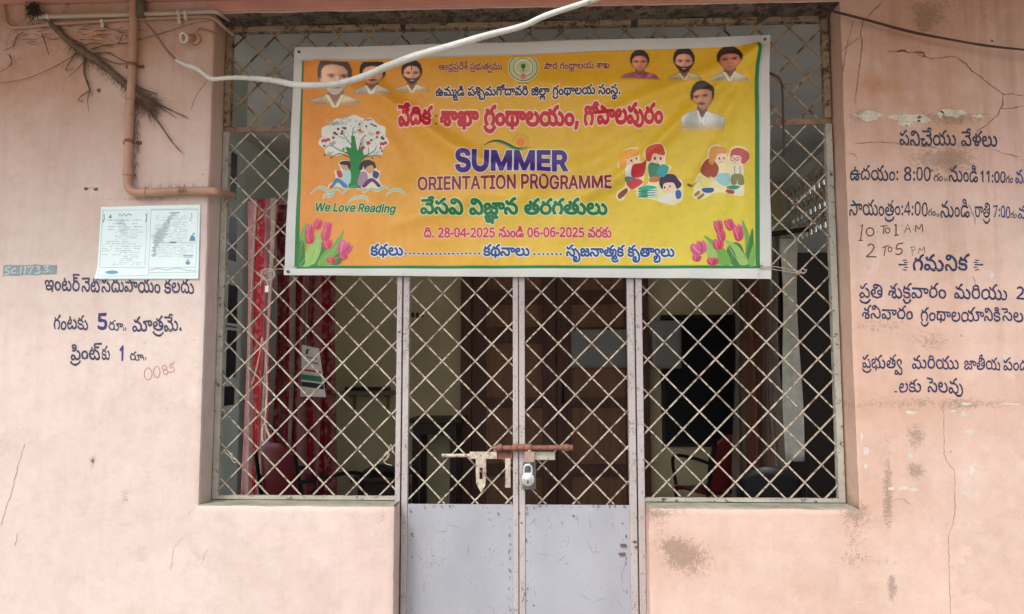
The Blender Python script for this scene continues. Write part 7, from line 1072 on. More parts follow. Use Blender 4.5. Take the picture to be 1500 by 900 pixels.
I.ell(cx, cy + 12.2, 3.4, 2.6, (222, 122, 96), .0021, 14); I.poly([(cx - 4, cy + 18.5), (cx - 2.8, cy + 13.5), (cx + 2.8, cy + 13.5), (cx + 4, cy + 18.5)], (226, 138, 110), .0020)
for k in range(9): x = cx - 8 + 2 * k; I.poly([(x, cy + 23 + .5 * (k % 2)), (x + 1.2, cy + 23), (x + 1.2, cy + 24.3), (x, cy + 24.6)], (86, 92, 60), .0006)
I.build('printed_emblem', M_ink, ban)

# --- seven printed portraits; shirts fade out into the ground
def _ss(a, b, x): t = np.clip((x - a) / (b - a), 0, 1); return t * t * (3 - 2 * t)
def portrait(cx, top, fw, fh, skin, hair, shirt, label, hairline=.24, beard=None, mous=None, kind='man', sw=2.3, drop=1.0, turn=0.0, smile=False, side=.32, lit=-1, ymin=0):
    """a printed photograph: a fine grid of ink whose colours come from a small face model (hair, brow, eyes, nose, lips, beard, collar)"""
    hw = fw / 2; fh *= .94; W = fw * sw / 2; y1 = top + fh * 1.06 + fh * .5 * drop; x0, x1, y0 = cx - max(W, fw * .75), cx + max(W, fw * .75), top - fh * .1; stp = .85
    nx, ny = int((x1 - x0) / stp) + 1, int((y1 - y0) / stp) + 1; X, Y = np.meshgrid(np.linspace(x0, x1, nx), np.linspace(y0, y1, ny)); u = (X - cx) / hw; v = (Y - top) / fh
    nz = np.array([[noise.noise((a * .35, b_ * .35, cx)) for a, b_ in zip(r1, r2)] for r1, r2 in zip(X, Y)]); nf = np.array([[noise.noise((a * .9, b_ * .5, cx + 5)) for a, b_ in zip(r1, r2)] for r1, r2 in zip(X, Y)])
    col = np.zeros(X.shape + (3,)); al = np.zeros(X.shape)
    def over(c, m):
        nonlocal al
        m = np.clip(m, 0, 1); c = np.asarray(c, float); c = c if c.ndim == 3 else c[None, None] * np.ones(X.shape + (1,))
        na = m + al * (1 - m); col[:] = np.where(na[..., None] > 1e-4, (c * m[..., None] + col * (al * (1 - m))[..., None]) / np.maximum(na, 1e-4)[..., None], col); al = na
    g = lambda a, b_, s, t: np.exp(-((u - a) / s) ** 2 - ((v - b_) / t) ** 2)
    sw_ = W / hw; tt = np.clip((np.abs(u) - .45) / (sw_ - .45), 0, 1); sh_top = 1.0 + .17 * tt ** .8 + .22 * tt ** 5; shd = (.96 + .10 * np.sin(u * 2.2 + .6 + nz) + .10 * nz)
    fade = (1 - _ss(.35, 1.0, (v - 1.0) / (.56 * drop))) * (1 - _ss(.93, 1.0, np.abs(u) / sw_)); over(np.array(shirt)[None, None] * shd[..., None], _ss(-.03, .03, v - sh_top) * fade)
    sk = np.array(skin, float)
    if kind == 'woman': over(np.array((204, 108, 150))[None, None] * (.85 + .2 * np.sin(u * 5 + v * 7))[..., None], _ss(-.04, .04, v - sh_top) * _ss(-.1, .1, u * .55 + v - 1.15) * fade)
    over(sk * .70, _ss(.56, .46, np.abs(u - turn * .2)) * _ss(.85, .9, v) * _ss(1.26 - .0, 1.20, v + np.abs(u) * .28))
    if kind == 'man':
        d = np.abs(np.abs(u) - (.52 - (v - 1.03) * 1.35)); over(np.array(shirt) * 1.06, _ss(.17, .10, d) * _ss(1.0, 1.04, v) * _ss(1.42, 1.34, v)); over(np.array(shirt) * .74, _ss(.05, .02, np.abs(d - .15)) * _ss(1.02, 1.06, v) * _ss(1.40, 1.3, v) * .5); over(np.array(shirt) * .7, _ss(.035, .012, np.abs(u)) * _ss(1.36, 1.4, v) * fade * .6)
    jw = 1 - .30 * _ss(.62, 1.02, v) ; hd = np.hypot(u / (1.0 * jw), (v - .53) / .485)
    if kind == 'man': over(sk * .78, np.maximum(g(-1.0, .56, .13, .09), g(1.0, .56, .13, .09)) * 2.2 - .6)
    hm = np.hypot((u) / 1.10, (v - .44) / .49) + .05 * nf; over(np.array(hair) * (1 + .5 * nf + .25 * g(-.3, .05, .5, .1))[..., None], _ss(1.03, .95, hm) * _ss(.60 if kind == 'man' else .86, .54 if kind == 'man' else .74, v))
    L = 1.12 + .20 * lit * -.6 * np.clip(u, -1, 1) * -1 + .16 * g(lit * .2, .34, .5, .12) + .12 * g(lit * .42, .66, .22, .09) + .06 * g(-lit * .42, .66, .2, .08) - .15 * _ss(.72, 1.0, hd) + .04 * nz
    L += .14 * g(turn - .02, .6, .09, .10) - .16 * g(turn + .14 * -lit, .62, .08, .10) - .20 * g(turn, .705, .20, .022) - .10 * g(turn, .93, .3, .03)
    for s_ in (-1, 1): L -= .26 * g(turn + s_ * .40, .53, .22, .045)
    over(sk[None, None] * np.clip(L, .3, 1.25)[..., None], _ss(1.02, .93, hd))
    for s_ in (-1, 1): e = turn + s_ * .40; over((226, 216, 206), .55 * g(e, .545, .13, .018)); over(np.array(hair) * .8, .95 * g(e + .02, .54, .075, .026)); over(np.array(hair) * .9, .75 * g(e, .522, .19, .014)); over(np.array(hair), .85 * g(e + s_ * .02, .462 + .02 * abs(s_), .24, .020))
    if beard is not None: over(np.array(beard)[None, None] * (1 + .35 * nf)[..., None], .94 * _ss(1.05, .96, hd) * np.clip(_ss(.72, .80, v + .16 * u * u) - 1.2 * g(turn, .70, .24, .03), 0, 1))
    if mous is not None: over(np.array(mous), .95 * np.clip(1.5 * g(turn, .755 + .03 * 1, .36, .026) - .1, 0, 1))
    if smile: over((150, 70, 66), .8 * g(turn, .835, .30, .034)); over((240, 234, 226), .95 * np.clip(1.5 * g(turn, .83, .22, .020) - .2, 0, 1))
    else: over(np.array((168, 84, 76)), .7 * g(turn, .84, .24, .022)); over(sk * .36, .7 * g(turn, .832, .27, .009))
    hl = hairline + .03 + .05 * np.cos(u * 2.6) * -1 + .10 * _ss(.55, .95, np.abs(u)) + .03 * nf; over(np.array(hair) * (1 + .55 * nf + .35 * g(lit * .3, .08, .4, .08))[..., None], _ss(1.05, .96, hm) * _ss(.02, -.03, v - hl)); over(np.array(hair), _ss(1.05, .97, hm) * _ss(.82, .92, np.abs(u) + .04 * nf) * _ss(side + .30, side + .18, v))
    if ymin: al *= _ss(ymin - .5, ymin + .5, Y)
    I = Ink(put_ban); idx = -np.ones(X.shape, int); A = al
    for j_ in range(ny):
        for i_ in range(nx): idx[j_, i_] = len(I.v); I.v.append(tuple(map(float, put_ban(X[j_, i_], Y[j_, i_], .0011)))); I.c.append((*lin(np.clip(col[j_, i_], 0, 255)), float(A[j_, i_])))
    for j_ in range(ny - 1):
        for i_ in range(nx - 1):
            if A[j_:j_ + 2, i_:i_ + 2].max() > .01: I.f.append((idx[j_, i_], idx[j_ + 1, i_], idx[j_ + 1, i_ + 1], idx[j_, i_ + 1]))
    return I.build('printed_portrait', M_soft, ban, label)
BLK = (34, 28, 26)
portrait(491, 86, 44, 56, (216, 170, 138), (84, 76, 70), (226, 212, 178), 'man with greying hair and a white beard in a cream shirt', .22, beard=(206, 196, 184), mous=(150, 138, 128), sw=1.9, drop=.66, turn=.22, ymin=91.5)
portrait(546, 87, 34, 42, (206, 150, 116), (44, 34, 30), (226, 224, 202), 'man with thick dark hair and a moustache in an open white shirt', .28, mous=(52, 40, 36), sw=1.7, drop=.8, side=.46, ymin=91)
portrait(603.5, 90, 27, 36, (206, 150, 118), BLK, (228, 214, 174), 'smiling bearded man with a red forehead mark', .24, beard=(74, 52, 44), mous=(54, 40, 36), sw=2.1, drop=.7, smile=True)
portrait(937, 75, 25, 33, (192, 128, 104), (48, 36, 36), (186, 110, 130), 'woman with tied dark hair in a pink sari', .26, kind='woman', sw=2.4, drop=.8, lit=-1)
portrait(1002, 71, 28, 38, (200, 142, 116), BLK, (214, 206, 160), 'smiling man with a full dark beard', .25, beard=(50, 36, 32), mous=(46, 34, 30), sw=1.9, drop=.8, smile=True)
portrait(1067, 70, 31, 40, (184, 120, 92), (52, 40, 36), (220, 218, 194), 'dark haired man in a white shirt at the top right corner', .30, sw=1.9, drop=.8, lit=1)
portrait(1028, 122, 30, 44, (188, 138, 114), (56, 50, 48), (224, 228, 222), 'man with a moustache and white shirt, lowest of the portraits', .26, mous=(50, 38, 34), sw=2.2, drop=1.5, turn=-.18)
I = ink(); I.stroke([(603.2, 96.5), (603.4, 104)], 1.5, (140, 28, 24), .0018); I.build('forehead_mark', M_ink, ban)

# --- tree of books and letters with two reading children
I = ink(5); TC = (519, 205); r = random.Random(4); WH = (226, 230, 220)
out = []
for k in range(60):
    a = 2 * math.pi * k / 60; rx, ry = 50 + 3 * math.sin(9 * a) + r.uniform(-1, 1), 34 + 2.4 * math.sin(11 * a); y = TC[1] + ry * math.sin(a)
    if math.sin(a) > .45: y = TC[1] + 16 + 12 * abs(math.cos(a)) + 3 * math.sin(7 * a)
    out.append((TC[0] + rx * math.cos(a), y))
I.poly(out, WH, .0006)
I.poly([(510, 276), (529, 276), (528, 238), (541, 226), (533, 228), (531, 214), (524, 222), (520, 200), (515, 200), (515, 218), (506, 216), (513, 232), (512, 250)], (26, 132, 62), .0010)
for pts, wd in (([(514, 226), (500, 222), (484, 214), (476, 220)], 1.6), ([(514, 232), (498, 226), (486, 232)], 1.6), ([(516, 214), (508, 204), (502, 194)], 1.5), ([(518, 206), (517, 194), (520, 186)], 1.3), ([(526, 222), (530, 206), (536, 198)], 1.6), ([(528, 214), (534, 206)], 1.2), ([(530, 232), (548, 222), (552, 214)], 1.7), ([(534, 230), (552, 228), (558, 232)], 1.5), ([(540, 226), (540, 216)], 1.2), ([(506, 205), (496, 200)], 1.1), ([(519, 196), (526, 190)], 1), ([(486, 214), (490, 206)], 1)): I.stroke(pts, [wd, wd * .5], (44, 108, 74), .0012, smooth=3)
for x, y, c, s in [(491, 196, (110, 58, 46), 2.4), (496, 190, (124, 74, 58), 2.2), (501, 197, (96, 60, 46), 2), (489, 203, (120, 60, 44), 2), (506, 189, (128, 70, 56), 2.4), (502, 193.5, (90, 60, 40), 1.8), (494, 198, (140, 76, 62), 2), (532, 217, (190, 46, 60), 3.2), (540, 210, (196, 44, 58), 3), (544, 206, (90, 60, 40), 1.8), (554, 196, (190, 50, 66), 3), (553, 202, (180, 60, 60), 2), (558, 218, (180, 50, 58), 2), (528, 191, (120, 70, 40), 1.8), (476, 215, (150, 60, 60), 2), (477, 228, (90, 56, 48), 1.8), (486, 232, (120, 90, 60), 1.6), (504, 220, (70, 110, 80), 2), (546, 232, (70, 110, 80), 1.6), (537, 186, (80, 80, 70), 1.8), (560, 222, (60, 90, 70), 1.6), (527, 183, (90, 80, 60), 1.6), (503, 188, (60, 100, 90), 1.5), (484, 226, (120, 130, 120), 1.6)]:
    I.ell(x, y, s, s * .92, c, .0014, 9)
def book(cx, cy, w_, h_, c, rot=0):
    co, si = math.cos(math.radians(rot)), math.sin(math.radians(rot)); P = lambda q: [(cx + x * co - y * si, cy + x * si + y * co) for x, y in q]
    I.poly(P([(-w_, -h_ * .5), (-w_ * .5, -h_ * .8), (0, -h_ * .4), (w_ * .5, -h_ * .8), (w_, -h_ * .5), (w_, h_ * .6), (w_ * .5, h_ * .3), (0, h_ * .7), (-w_ * .5, h_ * .3), (-w_, h_ * .6)]), c, .0015); I.stroke(P([(0, -h_ * .4), (0, h_ * .7)]), .5, (60, 60, 60), .0016)
for a in ((489.5, 182, 7.5, 5, (170, 178, 172)), (478, 207, 6.5, 4, (206, 56, 76), -12), (562.5, 212, 5.5, 4, (196, 44, 66), -8), (544, 197, 4.5, 4, (196, 206, 200), 20), (529, 194, 4.5, 2.4, (214, 150, 70)), (552, 225, 5, 3, (190, 206, 200), -16), (540, 177, 6, 2.6, (222, 150, 72)), (488, 212, 4.5, 4, (164, 178, 172), -20), (548, 185, 5.5, 1.8, (70, 84, 70), 24), (484, 226, 4, 4, (200, 190, 160), 10), (561, 204, 3, 3.4, (36, 74, 50), 40)): book(*a)
r = random.Random(9)
for k in range(70):
    a, d = r.uniform(0, 6.28), math.sqrt(r.random()); x, y = TC[0] + 44 * d * math.cos(a), TC[1] + 27 * d * math.sin(a)
    if abs(x - 519) < 8 and y > 205: continue
    I.stroke([(x, y), (x + r.uniform(-3, 3), y + r.uniform(-2.4, 2.4))], .55, r.choice([(96, 112, 110), (120, 120, 110), (150, 110, 96), (90, 130, 120)]), .0013)
for k in range(12): x, y = r.uniform(500, 534), r.uniform(173, 186); I.ell(x, y, 2.4, 1.9, (150, 172, 178), .0013, 8); I.ell(x, y, 1.5, 1.1, WH, .0014, 8)
# children and clouds under the tree
SKN = (204, 158, 126)
def K(pts, c, lf, n=4): I.blob([(440 + x / 5.622, 160 + y / 5.622) for x, y in pts], c, lf, n)
HW = (228, 220, 196)
K([(318, 440), (385, 425), (420, 470), (414, 560), (412, 640), (370, 660), (300, 640), (240, 655), (232, 630), (290, 580), (284, 510), (330, 500)], HW, .0007)
K([(330, 452), (370, 434), (412, 448), (412, 500), (370, 505), (345, 490)], SKN, .0012); K([(322, 448), (365, 430), (412, 440), (414, 494), (395, 490), (388, 466), (350, 462)], (34, 38, 34), .0014)
K([(352, 520), (412, 510), (410, 610), (350, 620), (335, 580)], (178, 214, 214), .0011); K([(300, 512), (338, 512), (348, 560), (316, 566)], (206, 50, 66), .0015, 2); K([(262, 620), (300, 570), (345, 590), (392, 636), (360, 650), (312, 606), (275, 640), (248, 646)], (64, 136, 186), .0013); K([(240, 640), (262, 628), (268, 644), (244, 652)], (160, 80, 100), .0014)
K([(488, 470), (530, 424), (600, 430), (632, 500), (660, 520), (650, 580), (672, 636), (620, 655), (520, 655), (474, 636), (480, 540)], HW, .0007)
K([(540, 470), (600, 450), (618, 490), (580, 530), (545, 512)], SKN, .0012); K([(484, 500), (500, 440), (560, 420), (610, 440), (624, 486), (606, 484), (590, 462), (545, 480), (535, 500), (526, 490), (520, 470), (508, 500)], (44, 34, 36), .0014)
K([(500, 520), (540, 520), (556, 570), (530, 640), (474, 620), (482, 560)], (168, 136, 162), .0011); K([(606, 508), (652, 530), (630, 576), (596, 556)], (46, 62, 136), .0015, 2); K([(512, 632), (560, 578), (606, 576), (662, 630), (640, 644), (592, 600), (540, 642), (520, 648)], (84, 44, 100), .0013)
CL = (150, 190, 180); CW2 = (216, 224, 188)
for pts in ([(80, 705), (150, 650), (210, 660), (246, 690), (300, 660), (350, 700)], [(350, 700), (390, 650), (450, 640), (505, 660), (530, 700)], [(530, 690), (580, 655), (640, 670), (690, 640), (740, 668)], [(705, 715), (760, 670), (820, 670), (875, 712)], [(186, 745), (210, 712), (250, 715), (300, 665)], [(390, 775), (440, 740), (500, 726), (548, 740), (560, 775)]):
    P = [(440 + x / 5.622, 160 + y / 5.622) for x, y in pts]; I.stroke(P, [1.5, 5, 5, 1.5], CW2, .0008, smooth=4); I.stroke(P, [.6, 2.8, 2.8, .6], CL, .0010, smooth=4)
I.build('printed_tree_picture', M_ink, ban)

# --- cut-out children with books, right of the title
I = ink(5); HB = (236, 226, 170)
def Q(pts, c, lf, n=4): I.blob([(890 + x / 6.818, 190 + y / 6.818) for x, y in pts], c, lf, n)
def E(cx, cy, rx, ry, c, lf, rot=0, n=16): I.ell(890 + cx / 6.818, 190 + cy / 6.818, rx / 6.818, ry / 6.818, c, lf, n, rot)
def W_(pts, wd, c, lf): I.stroke([(890 + x / 6.818, 190 + y / 6.818) for x, y in pts], wd / 6.818, c, lf)
Q([(150, 220), (300, 190), (320, 330), (390, 310), (370, 470), (330, 590), (220, 610), (150, 710), (85, 680), (100, 620), (170, 560), (165, 410), (95, 380)], HB, .0006)
Q([(350, 260), (400, 175), (520, 155), (585, 220), (575, 340), (640, 380), (600, 450), (720, 500), (750, 560), (745, 700), (640, 760), (430, 700), (300, 680), (300, 580), (400, 540), (390, 360)], HB, .0006)
FS = (240, 208, 184)
# girl with orange hair and a red book
E(228, 320, 66, 54, FS, .0012); Q([(120, 395), (112, 290), (170, 215), (300, 205), (305, 265), (220, 290), (185, 330), (170, 400)], (238, 168, 66), .0014); E(232, 322, 9, 11, (60, 50, 40), .0016); E(282, 306, 8, 11, (60, 50, 40), .0016)
Q([(180, 400), (260, 385), (300, 480), (290, 530), (185, 525)], (226, 230, 226), .0010); Q([(182, 480), (280, 490), (280, 525), (182, 530)], (84, 134, 130), .0012); Q([(244, 372), (330, 350), (380, 320), (368, 440), (320, 480), (236, 474)], (196, 44, 52), .0015); Q([(190, 530), (290, 490), (352, 530), (250, 600), (205, 570)], (204, 60, 72), .0013); Q([(110, 640), (190, 585), (196, 630), (130, 690), (105, 680)], (140, 66, 62), .0013)
# red haired boy, teal book
E(488, 285, 72, 56, FS, .0012); Q([(378, 310), (372, 220), (430, 172), (530, 165), (568, 220), (560, 262), (470, 248), (440, 270), (430, 318), (400, 326)], (206, 72, 48), .0014); E(470, 294, 12, 15, (90, 78, 70), .0016); E(528, 292, 12, 15, (90, 78, 70), .0016)
Q([(408, 350), (500, 335), (540, 420), (500, 490), (420, 480)], (62, 128, 96), .0010); Q([(540, 350), (612, 384), (560, 480), (480, 450)], (44, 158, 158), .0015, 2); Q([(410, 500), (460, 470), (540, 490), (500, 525), (430, 530)], (196, 116, 62), .0013)
# stack of green books, dark haired girl lying down
for k in range(4): y = 590 + k * 24; Q([(310, y), (400, y - 6), (490, y), (488, y + 16), (400, y + 22), (312, y + 16)], (30, 156, 126) if k % 2 == 0 else (22, 136, 108), .0012, 2); Q([(404, y + 6), (490, y + 1), (490, y + 12), (404, y + 18)], (214, 232, 224), .0014, 2)
Q([(306, 585), (400, 560), (490, 582), (400, 606)], (40, 172, 138), .0016, 2)
E(602, 576, 74, 58, FS, .0012); Q([(516, 560), (520, 490), (580, 452), (660, 456), (705, 510), (735, 560), (690, 600), (670, 560), (640, 535), (560, 545), (545, 600)], (52, 36, 72), .0014); E(565, 585, 8, 11, (40, 36, 40), .0016); E(618, 574, 8, 11, (40, 36, 40), .0016); Q([(676, 620), (715, 610), (735, 650), (720, 692), (682, 690)], (42, 102, 180), .0014); Q([(520, 690), (600, 640), (680, 650), (680, 692), (610, 740), (500, 720)], (226, 228, 222), .0010)
# second group on the right
Q([(1000, 200), (1080, 150), (1180, 190), (1190, 280), (1240, 180), (1340, 170), (1410, 240), (1400, 330), (1350, 360), (1360, 640), (1280, 665), (1170, 640), (1060, 640), (950, 700), (870, 690), (850, 640), (880, 480), (930, 420), (930, 350), (990, 280)], HB, .0006)
E(1122, 285, 60, 54, FS, .0012); Q([(1010, 300), (1020, 200), (1090, 168), (1170, 180), (1186, 240), (1110, 240), (1080, 290), (1050, 350), (1020, 340)], (222, 156, 84), .0014); E(1118, 288, 8, 12, (60, 50, 40), .0016); E(1160, 288, 7, 11, (60, 50, 40), .0016)
Q([(990, 300), (1050, 300), (1110, 380), (1080, 470), (1000, 480), (925, 430), (940, 360)], (160, 74, 48), .0013); Q([(900, 470), (1000, 480), (1040, 540), (960, 580), (900, 520)], (224, 218, 130), .0010); Q([(945, 590), (1050, 585), (1050, 625), (990, 636), (950, 620)], (36, 90, 160), .0014); Q([(862, 650), (905, 615), (925, 630), (880, 672)], (156, 116, 92), .0014); Q([(892, 685), (945, 640), (965, 656), (915, 700)], (156, 116, 92), .0014)
E(1282, 300, 62, 56, FS, .0012); Q([(1226, 280), (1240, 205), (1310, 185), (1400, 230), (1408, 300), (1360, 345), (1330, 330), (1330, 275), (1260, 255)], (194, 84, 86), .0014)
for x in (1248, 1294): E(x, 296, 22, 20, (120, 86, 76), .0015); E(x, 296, 17, 15, (232, 206, 186), .0016); E(x, 298, 6, 8, (60, 50, 40), .0017)
Q([(1250, 370), (1340, 365), (1350, 460), (1240, 460)], (226, 222, 190), .0010)
for x in (1268, 1320): W_([(x, 366), (x, 450)], 7, (140, 120, 90), .0013)
Q([(1240, 455), (1340, 455), (1356, 550), (1300, 555), (1292, 500), (1280, 552), (1230, 545)], (128, 130, 84), .0013); Q([(1110, 440), (1220, 450), (1210, 560), (1140, 560), (1080, 500)], (150, 200, 206), .0012, 2); W_([(1020, 470), (1070, 490), (1060, 530)], 10, FS, .0014)
Q([(1180, 605), (1260, 615), (1250, 650), (1180, 635)], (170, 66, 72), .0013, 2); Q([(1190, 575), (1260, 560), (1320, 575), (1270, 605), (1190, 595)], (44, 150, 116), .0014, 2); Q([(1264, 605), (1320, 585), (1320, 635), (1262, 650)], (226, 228, 214), .0012, 2)
Q([(790, 560), (830, 580), (880, 540), (888, 520), (850, 560), (800, 545)], (140, 74, 62), .0013, 2)
for a in ((234, 345, 250, 348), (485, 320, 505, 320), (590, 602, 606, 604), (1120, 322, 1140, 320), (1266, 328, 1284, 330)): W_([(a[0], a[1]), (a[2], a[3])], 5, (180, 90, 80), .0017)
I.build('printed_children_picture', M_ink, ban)

# --- tulips in both lower corners
def tulips(pts, leaves, label):
    I = ink(5); r = random.Random(len(leaves))
    for lf, (c1, pl) in enumerate(leaves): I.blob(pl, c1, .0006 + .00003 * lf); a, b = np.array(pl[0]), np.array(pl[len(pl) // 2]); I.stroke([tuple(a), tuple((a + b) / 2 + (.6, 0)), tuple(b)], [.3, .9, .3], mixp(c1, (226, 240, 190), .35), .0009, smooth=3)
    for cx, cy, w_, h_, rot, c in pts:
        co, si = math.cos(math.radians(rot)), math.sin(math.radians(rot)); P = lambda q: [(cx + (x * w_) * co - (y * h_) * si, cy + (x * w_) * si + (y * h_) * co) for x, y in q]
        def pc_(x, y, c=c, cy=cy, h_=h_): return mixp(mixp(c, (226, 130, 176), .75), mixp(c, (150, 16, 40), .25), (y - cy) / h_ * .6 + .5)
        I.blob(P([(-.5, .0), (-.42, -.42), (-.2, -.5), (-.05, -.36), (.12, -.54), (.3, -.36), (.46, -.44), (.52, 0), (.36, .42), (0, .54), (-.36, .42)]), pc_, .0012)
        I.stroke(P([(-.28, -.34), (-.2, .05), (-.05, .4)]), w_ * .07, mixp(c, (244, 200, 220), .6), .0014, smooth=3); I.stroke(P([(.2, -.36), (.22, .0), (.06, .36)]), w_ * .06, mixp(c, (120, 10, 40), .5), .0014, smooth=3)
    return I.build('printed_tulips', M_ink, ban, label)
G1, G2, G3 = (112, 168, 70), (58, 124, 60), (150, 192, 104)
PKc = (206, 52, 84)
tulips([(453.5, 339, 13, 20, 8, PKc), (466, 328.5, 12, 15, 20, PKc), (480, 334, 12, 17, 10, PKc), (454, 350, 14, 14, 0, (206, 44, 72)), (477.5, 344, 14, 17, 12, PKc), (480, 358, 15, 14, -8, (206, 44, 68)), (505, 364, 21, 20, 30, (206, 80, 130)), (486, 381, 15, 9, 0, (186, 32, 54)), (504, 376, 12, 10, -30, (190, 50, 74))],
       [(G1, [(437, 372), (440, 345), (449, 326), (450, 345), (446, 378)]), (G1, [(480, 386), (488, 360), (500, 344), (505, 336), (499, 362), (492, 386)]), (G2, [(452, 388), (455, 366), (466, 352), (478, 366), (472, 388)]), (G3, [(438, 388), (446, 370), (462, 360), (456, 388)]), (G1, [(464, 388), (478, 366), (496, 360), (494, 380), (480, 388)]), (G2, [(436, 386), (434, 364), (444, 352), (446, 386)]), (G3, [(458, 388), (452, 360), (468, 340), (470, 366)]), (G2, [(486, 388), (490, 376), (500, 372), (500, 386)])], 'pink tulips printed in the lower left corner')
tulips([(1052, 333, 13, 20, -14, PKc), (1068, 329.5, 13, 17, -24, PKc), (1081, 341, 15, 24, -6, PKc), (1056, 346, 13, 16, -8, PKc), (1051.5, 358.5, 16, 15, 4, (206, 44, 68)), (1023, 364, 24, 19, -24, (206, 80, 130)), (1020, 378, 13, 11, 20, (190, 50, 74)), (1043.5, 383, 17, 11, 0, (186, 32, 54))],
       [(G1, [(1094, 380), (1090, 350), (1086, 322), (1097, 345), (1100, 376)]), (G2, [(1072, 388), (1064, 368), (1072, 356), (1086, 360), (1092, 388)]), (G3, [(1040, 384), (1034, 360), (1046, 358), (1066, 376), (1064, 388)]), (G1, [(1050, 386), (1050, 370), (1030, 345), (1062, 366), (1070, 388)]), (G2, [(1088, 388), (1094, 362), (1102, 334), (1104, 362), (1102, 388)]), (G3, [(1084, 388), (1074, 366), (1060, 352), (1080, 360), (1096, 384)]), (G1, [(1096, 388), (1099, 370), (1105, 356), (1105, 388)])], 'pink tulips printed in the lower right corner')
# eyelets
q = MB()
for px, py in ((1114, 391), (1119, 60), (439, 78), (422, 398)):
    x, y, z = un(px, py, YB); q.lathe([(.002, .003), (-.0055, .003), (-.0062, .0045), (-.0055, .006), (.001, .006)], (x, YB - wr(x, z) - .003, z), (0, 1, 0), 14)
q.build('eyelet', M_iron, ban)

# ================================================================== pipes, cables, lamp holder, root, notice on the wall
def wp(px, py, y): p = un(px, py, y); return (float(p[0]), float(p[1]), float(p[2]))
M_salmon = mat('salmon_painted_pipe', (178, 140, 118), 0.6, 0.16, 6, 0.25, 50, spots=(120, 88, 74), spot_scale=24, spot_at=.64)
M_pvc = mat('dusty_grey_pvc', (176, 166, 150), 0.6, 0.2, 8, 0.2, 50, spots=(120, 104, 88), spot_scale=20, spot_at=.62)
M_dull = mat('mossy_dark_pipe_paint', (96, 92, 72), 0.85, 0.3, 14, 0.4, 60)
M_cob = mat('grey_brown_cobweb', (128, 104, 86), 0.95, 0.3, 30, 0.2)
vp = thing('drain_pipe', 'salmon painted vertical pipe with an elbow turning right into the opening', 'pipe', wp(187, 270, -.03))
yP = -0.026; RP = .0165
path = [wp(196.5, -60, yP), wp(195.5, 30, yP), wp(193, 110, yP), wp(189.5, 190, yP), wp(187, 255, yP)]
el = [wp(187, 266, yP), wp(189, 276, yP), wp(197, 281.5, yP), wp(207, 282.5, yP)]
ho = [wp(220, 282, yP), wp(268, 280, yP), wp(309, 280, yP), wp(318, 281.5, yP + .01), wp(331, 285, yP + .11), wp(340, 287, yP + .20)]
q = MB(); q.tube([tuple(p) for p in smooth_path(path + el + ho, 5)], RP, 18); q.build('pipe_run', M_salmon, vp)
q = MB()
for a, b in ((wp(187.4, 247, yP), wp(187.0, 257, yP)), (wp(206, 282.5, yP), wp(215, 282.2, yP)), (wp(191.6, 138, yP), wp(191.3, 146, yP))): q.tube([a, b], RP + .0032, 18)
q.build('pipe_socket', M_salmon, vp)
q = MB()
for px, py in ((189.5, 207), (193.5, 95)):
    c_ = wp(px, py, yP); q.lathe([(-.006, RP + .0005), (-.006, RP + .003), (.006, RP + .003), (.006, RP + .0005)], c_, (0, 0, 1), 18); q.box((c_[0] + RP, -.006, c_[2] - .006), (c_[0] + RP + .022, -.001, c_[2] + .006)); q.box((c_[0] - RP - .022, -.006, c_[2] - .006), (c_[0] - RP, -.001, c_[2] + .006))
q.build('pipe_clip', M_rust, vp)
dp = thing('short_waste_pipe', 'short dark mossy pipe stub dropping from the soffit behind the salmon pipe', 'pipe', wp(207, 15, -.02))
q = MB(); q.tube([wp(207.5, -40, -.024), wp(207, 10, -.024), wp(206, 27, -.022)], .0185, 16); q.build('pipe_stub', M_dull, dp)
def conduit(label, pts, rad, m, clips):
    t = thing('wiring_conduit', label, 'conduit', pts[0], 'wiring conduits along the top of the wall')
    q = MB(); q.tube([tuple(p) for p in smooth_path(pts, 5)], rad, 14); q.build('conduit_tube', m, t)
    q = MB()
    for px, py in clips:
        c_ = wp(px, py, pts[0][1]); q.lathe([(-.0065, rad + .0003), (-.0065, rad + .0028), (.0065, rad + .0028), (.0065, rad + .0003)], c_, (1, 0, 0), 14); q.box((c_[0] - .0065, c_[1] - .002, c_[2] - rad - .02), (c_[0] + .0065, -.001, c_[2] - rad + .002))
    q.build('conduit_clip', mat('pale_plastic_clip', (200, 190, 176), .5, .1), t); return t
yC = -.020
conduit('upper grey plastic conduit running level to the corner of the opening', [wp(50, 25.5, yC), wp(120, 23.5, yC), wp(193, 21.6, yC), wp(260, 19.2, yC), wp(306, 17.2, yC), wp(317, 18, yC), wp(326, 23, yC + .04), wp(340, 32, yC + .12)], .0098, M_pvc, ((71, 25), (262, 19), (272, 19)))
conduit('lower salmon painted conduit, sagging below the grey one', [wp(4, 2, -.014), wp(6.5, 20, -.014), wp(10, 33, -.014), wp(19, 40.5, -.014), wp(40, 39.5, -.014), wp(91, 35, -.014), wp(188, 29, -.012), wp(250, 26.6, -.012), wp(302, 25, -.012), wp(315, 29, -.010), wp(329, 41, .03), wp(341, 51, .09)], .0068, M_salmon, ((150, 31.4), (263, 26)))
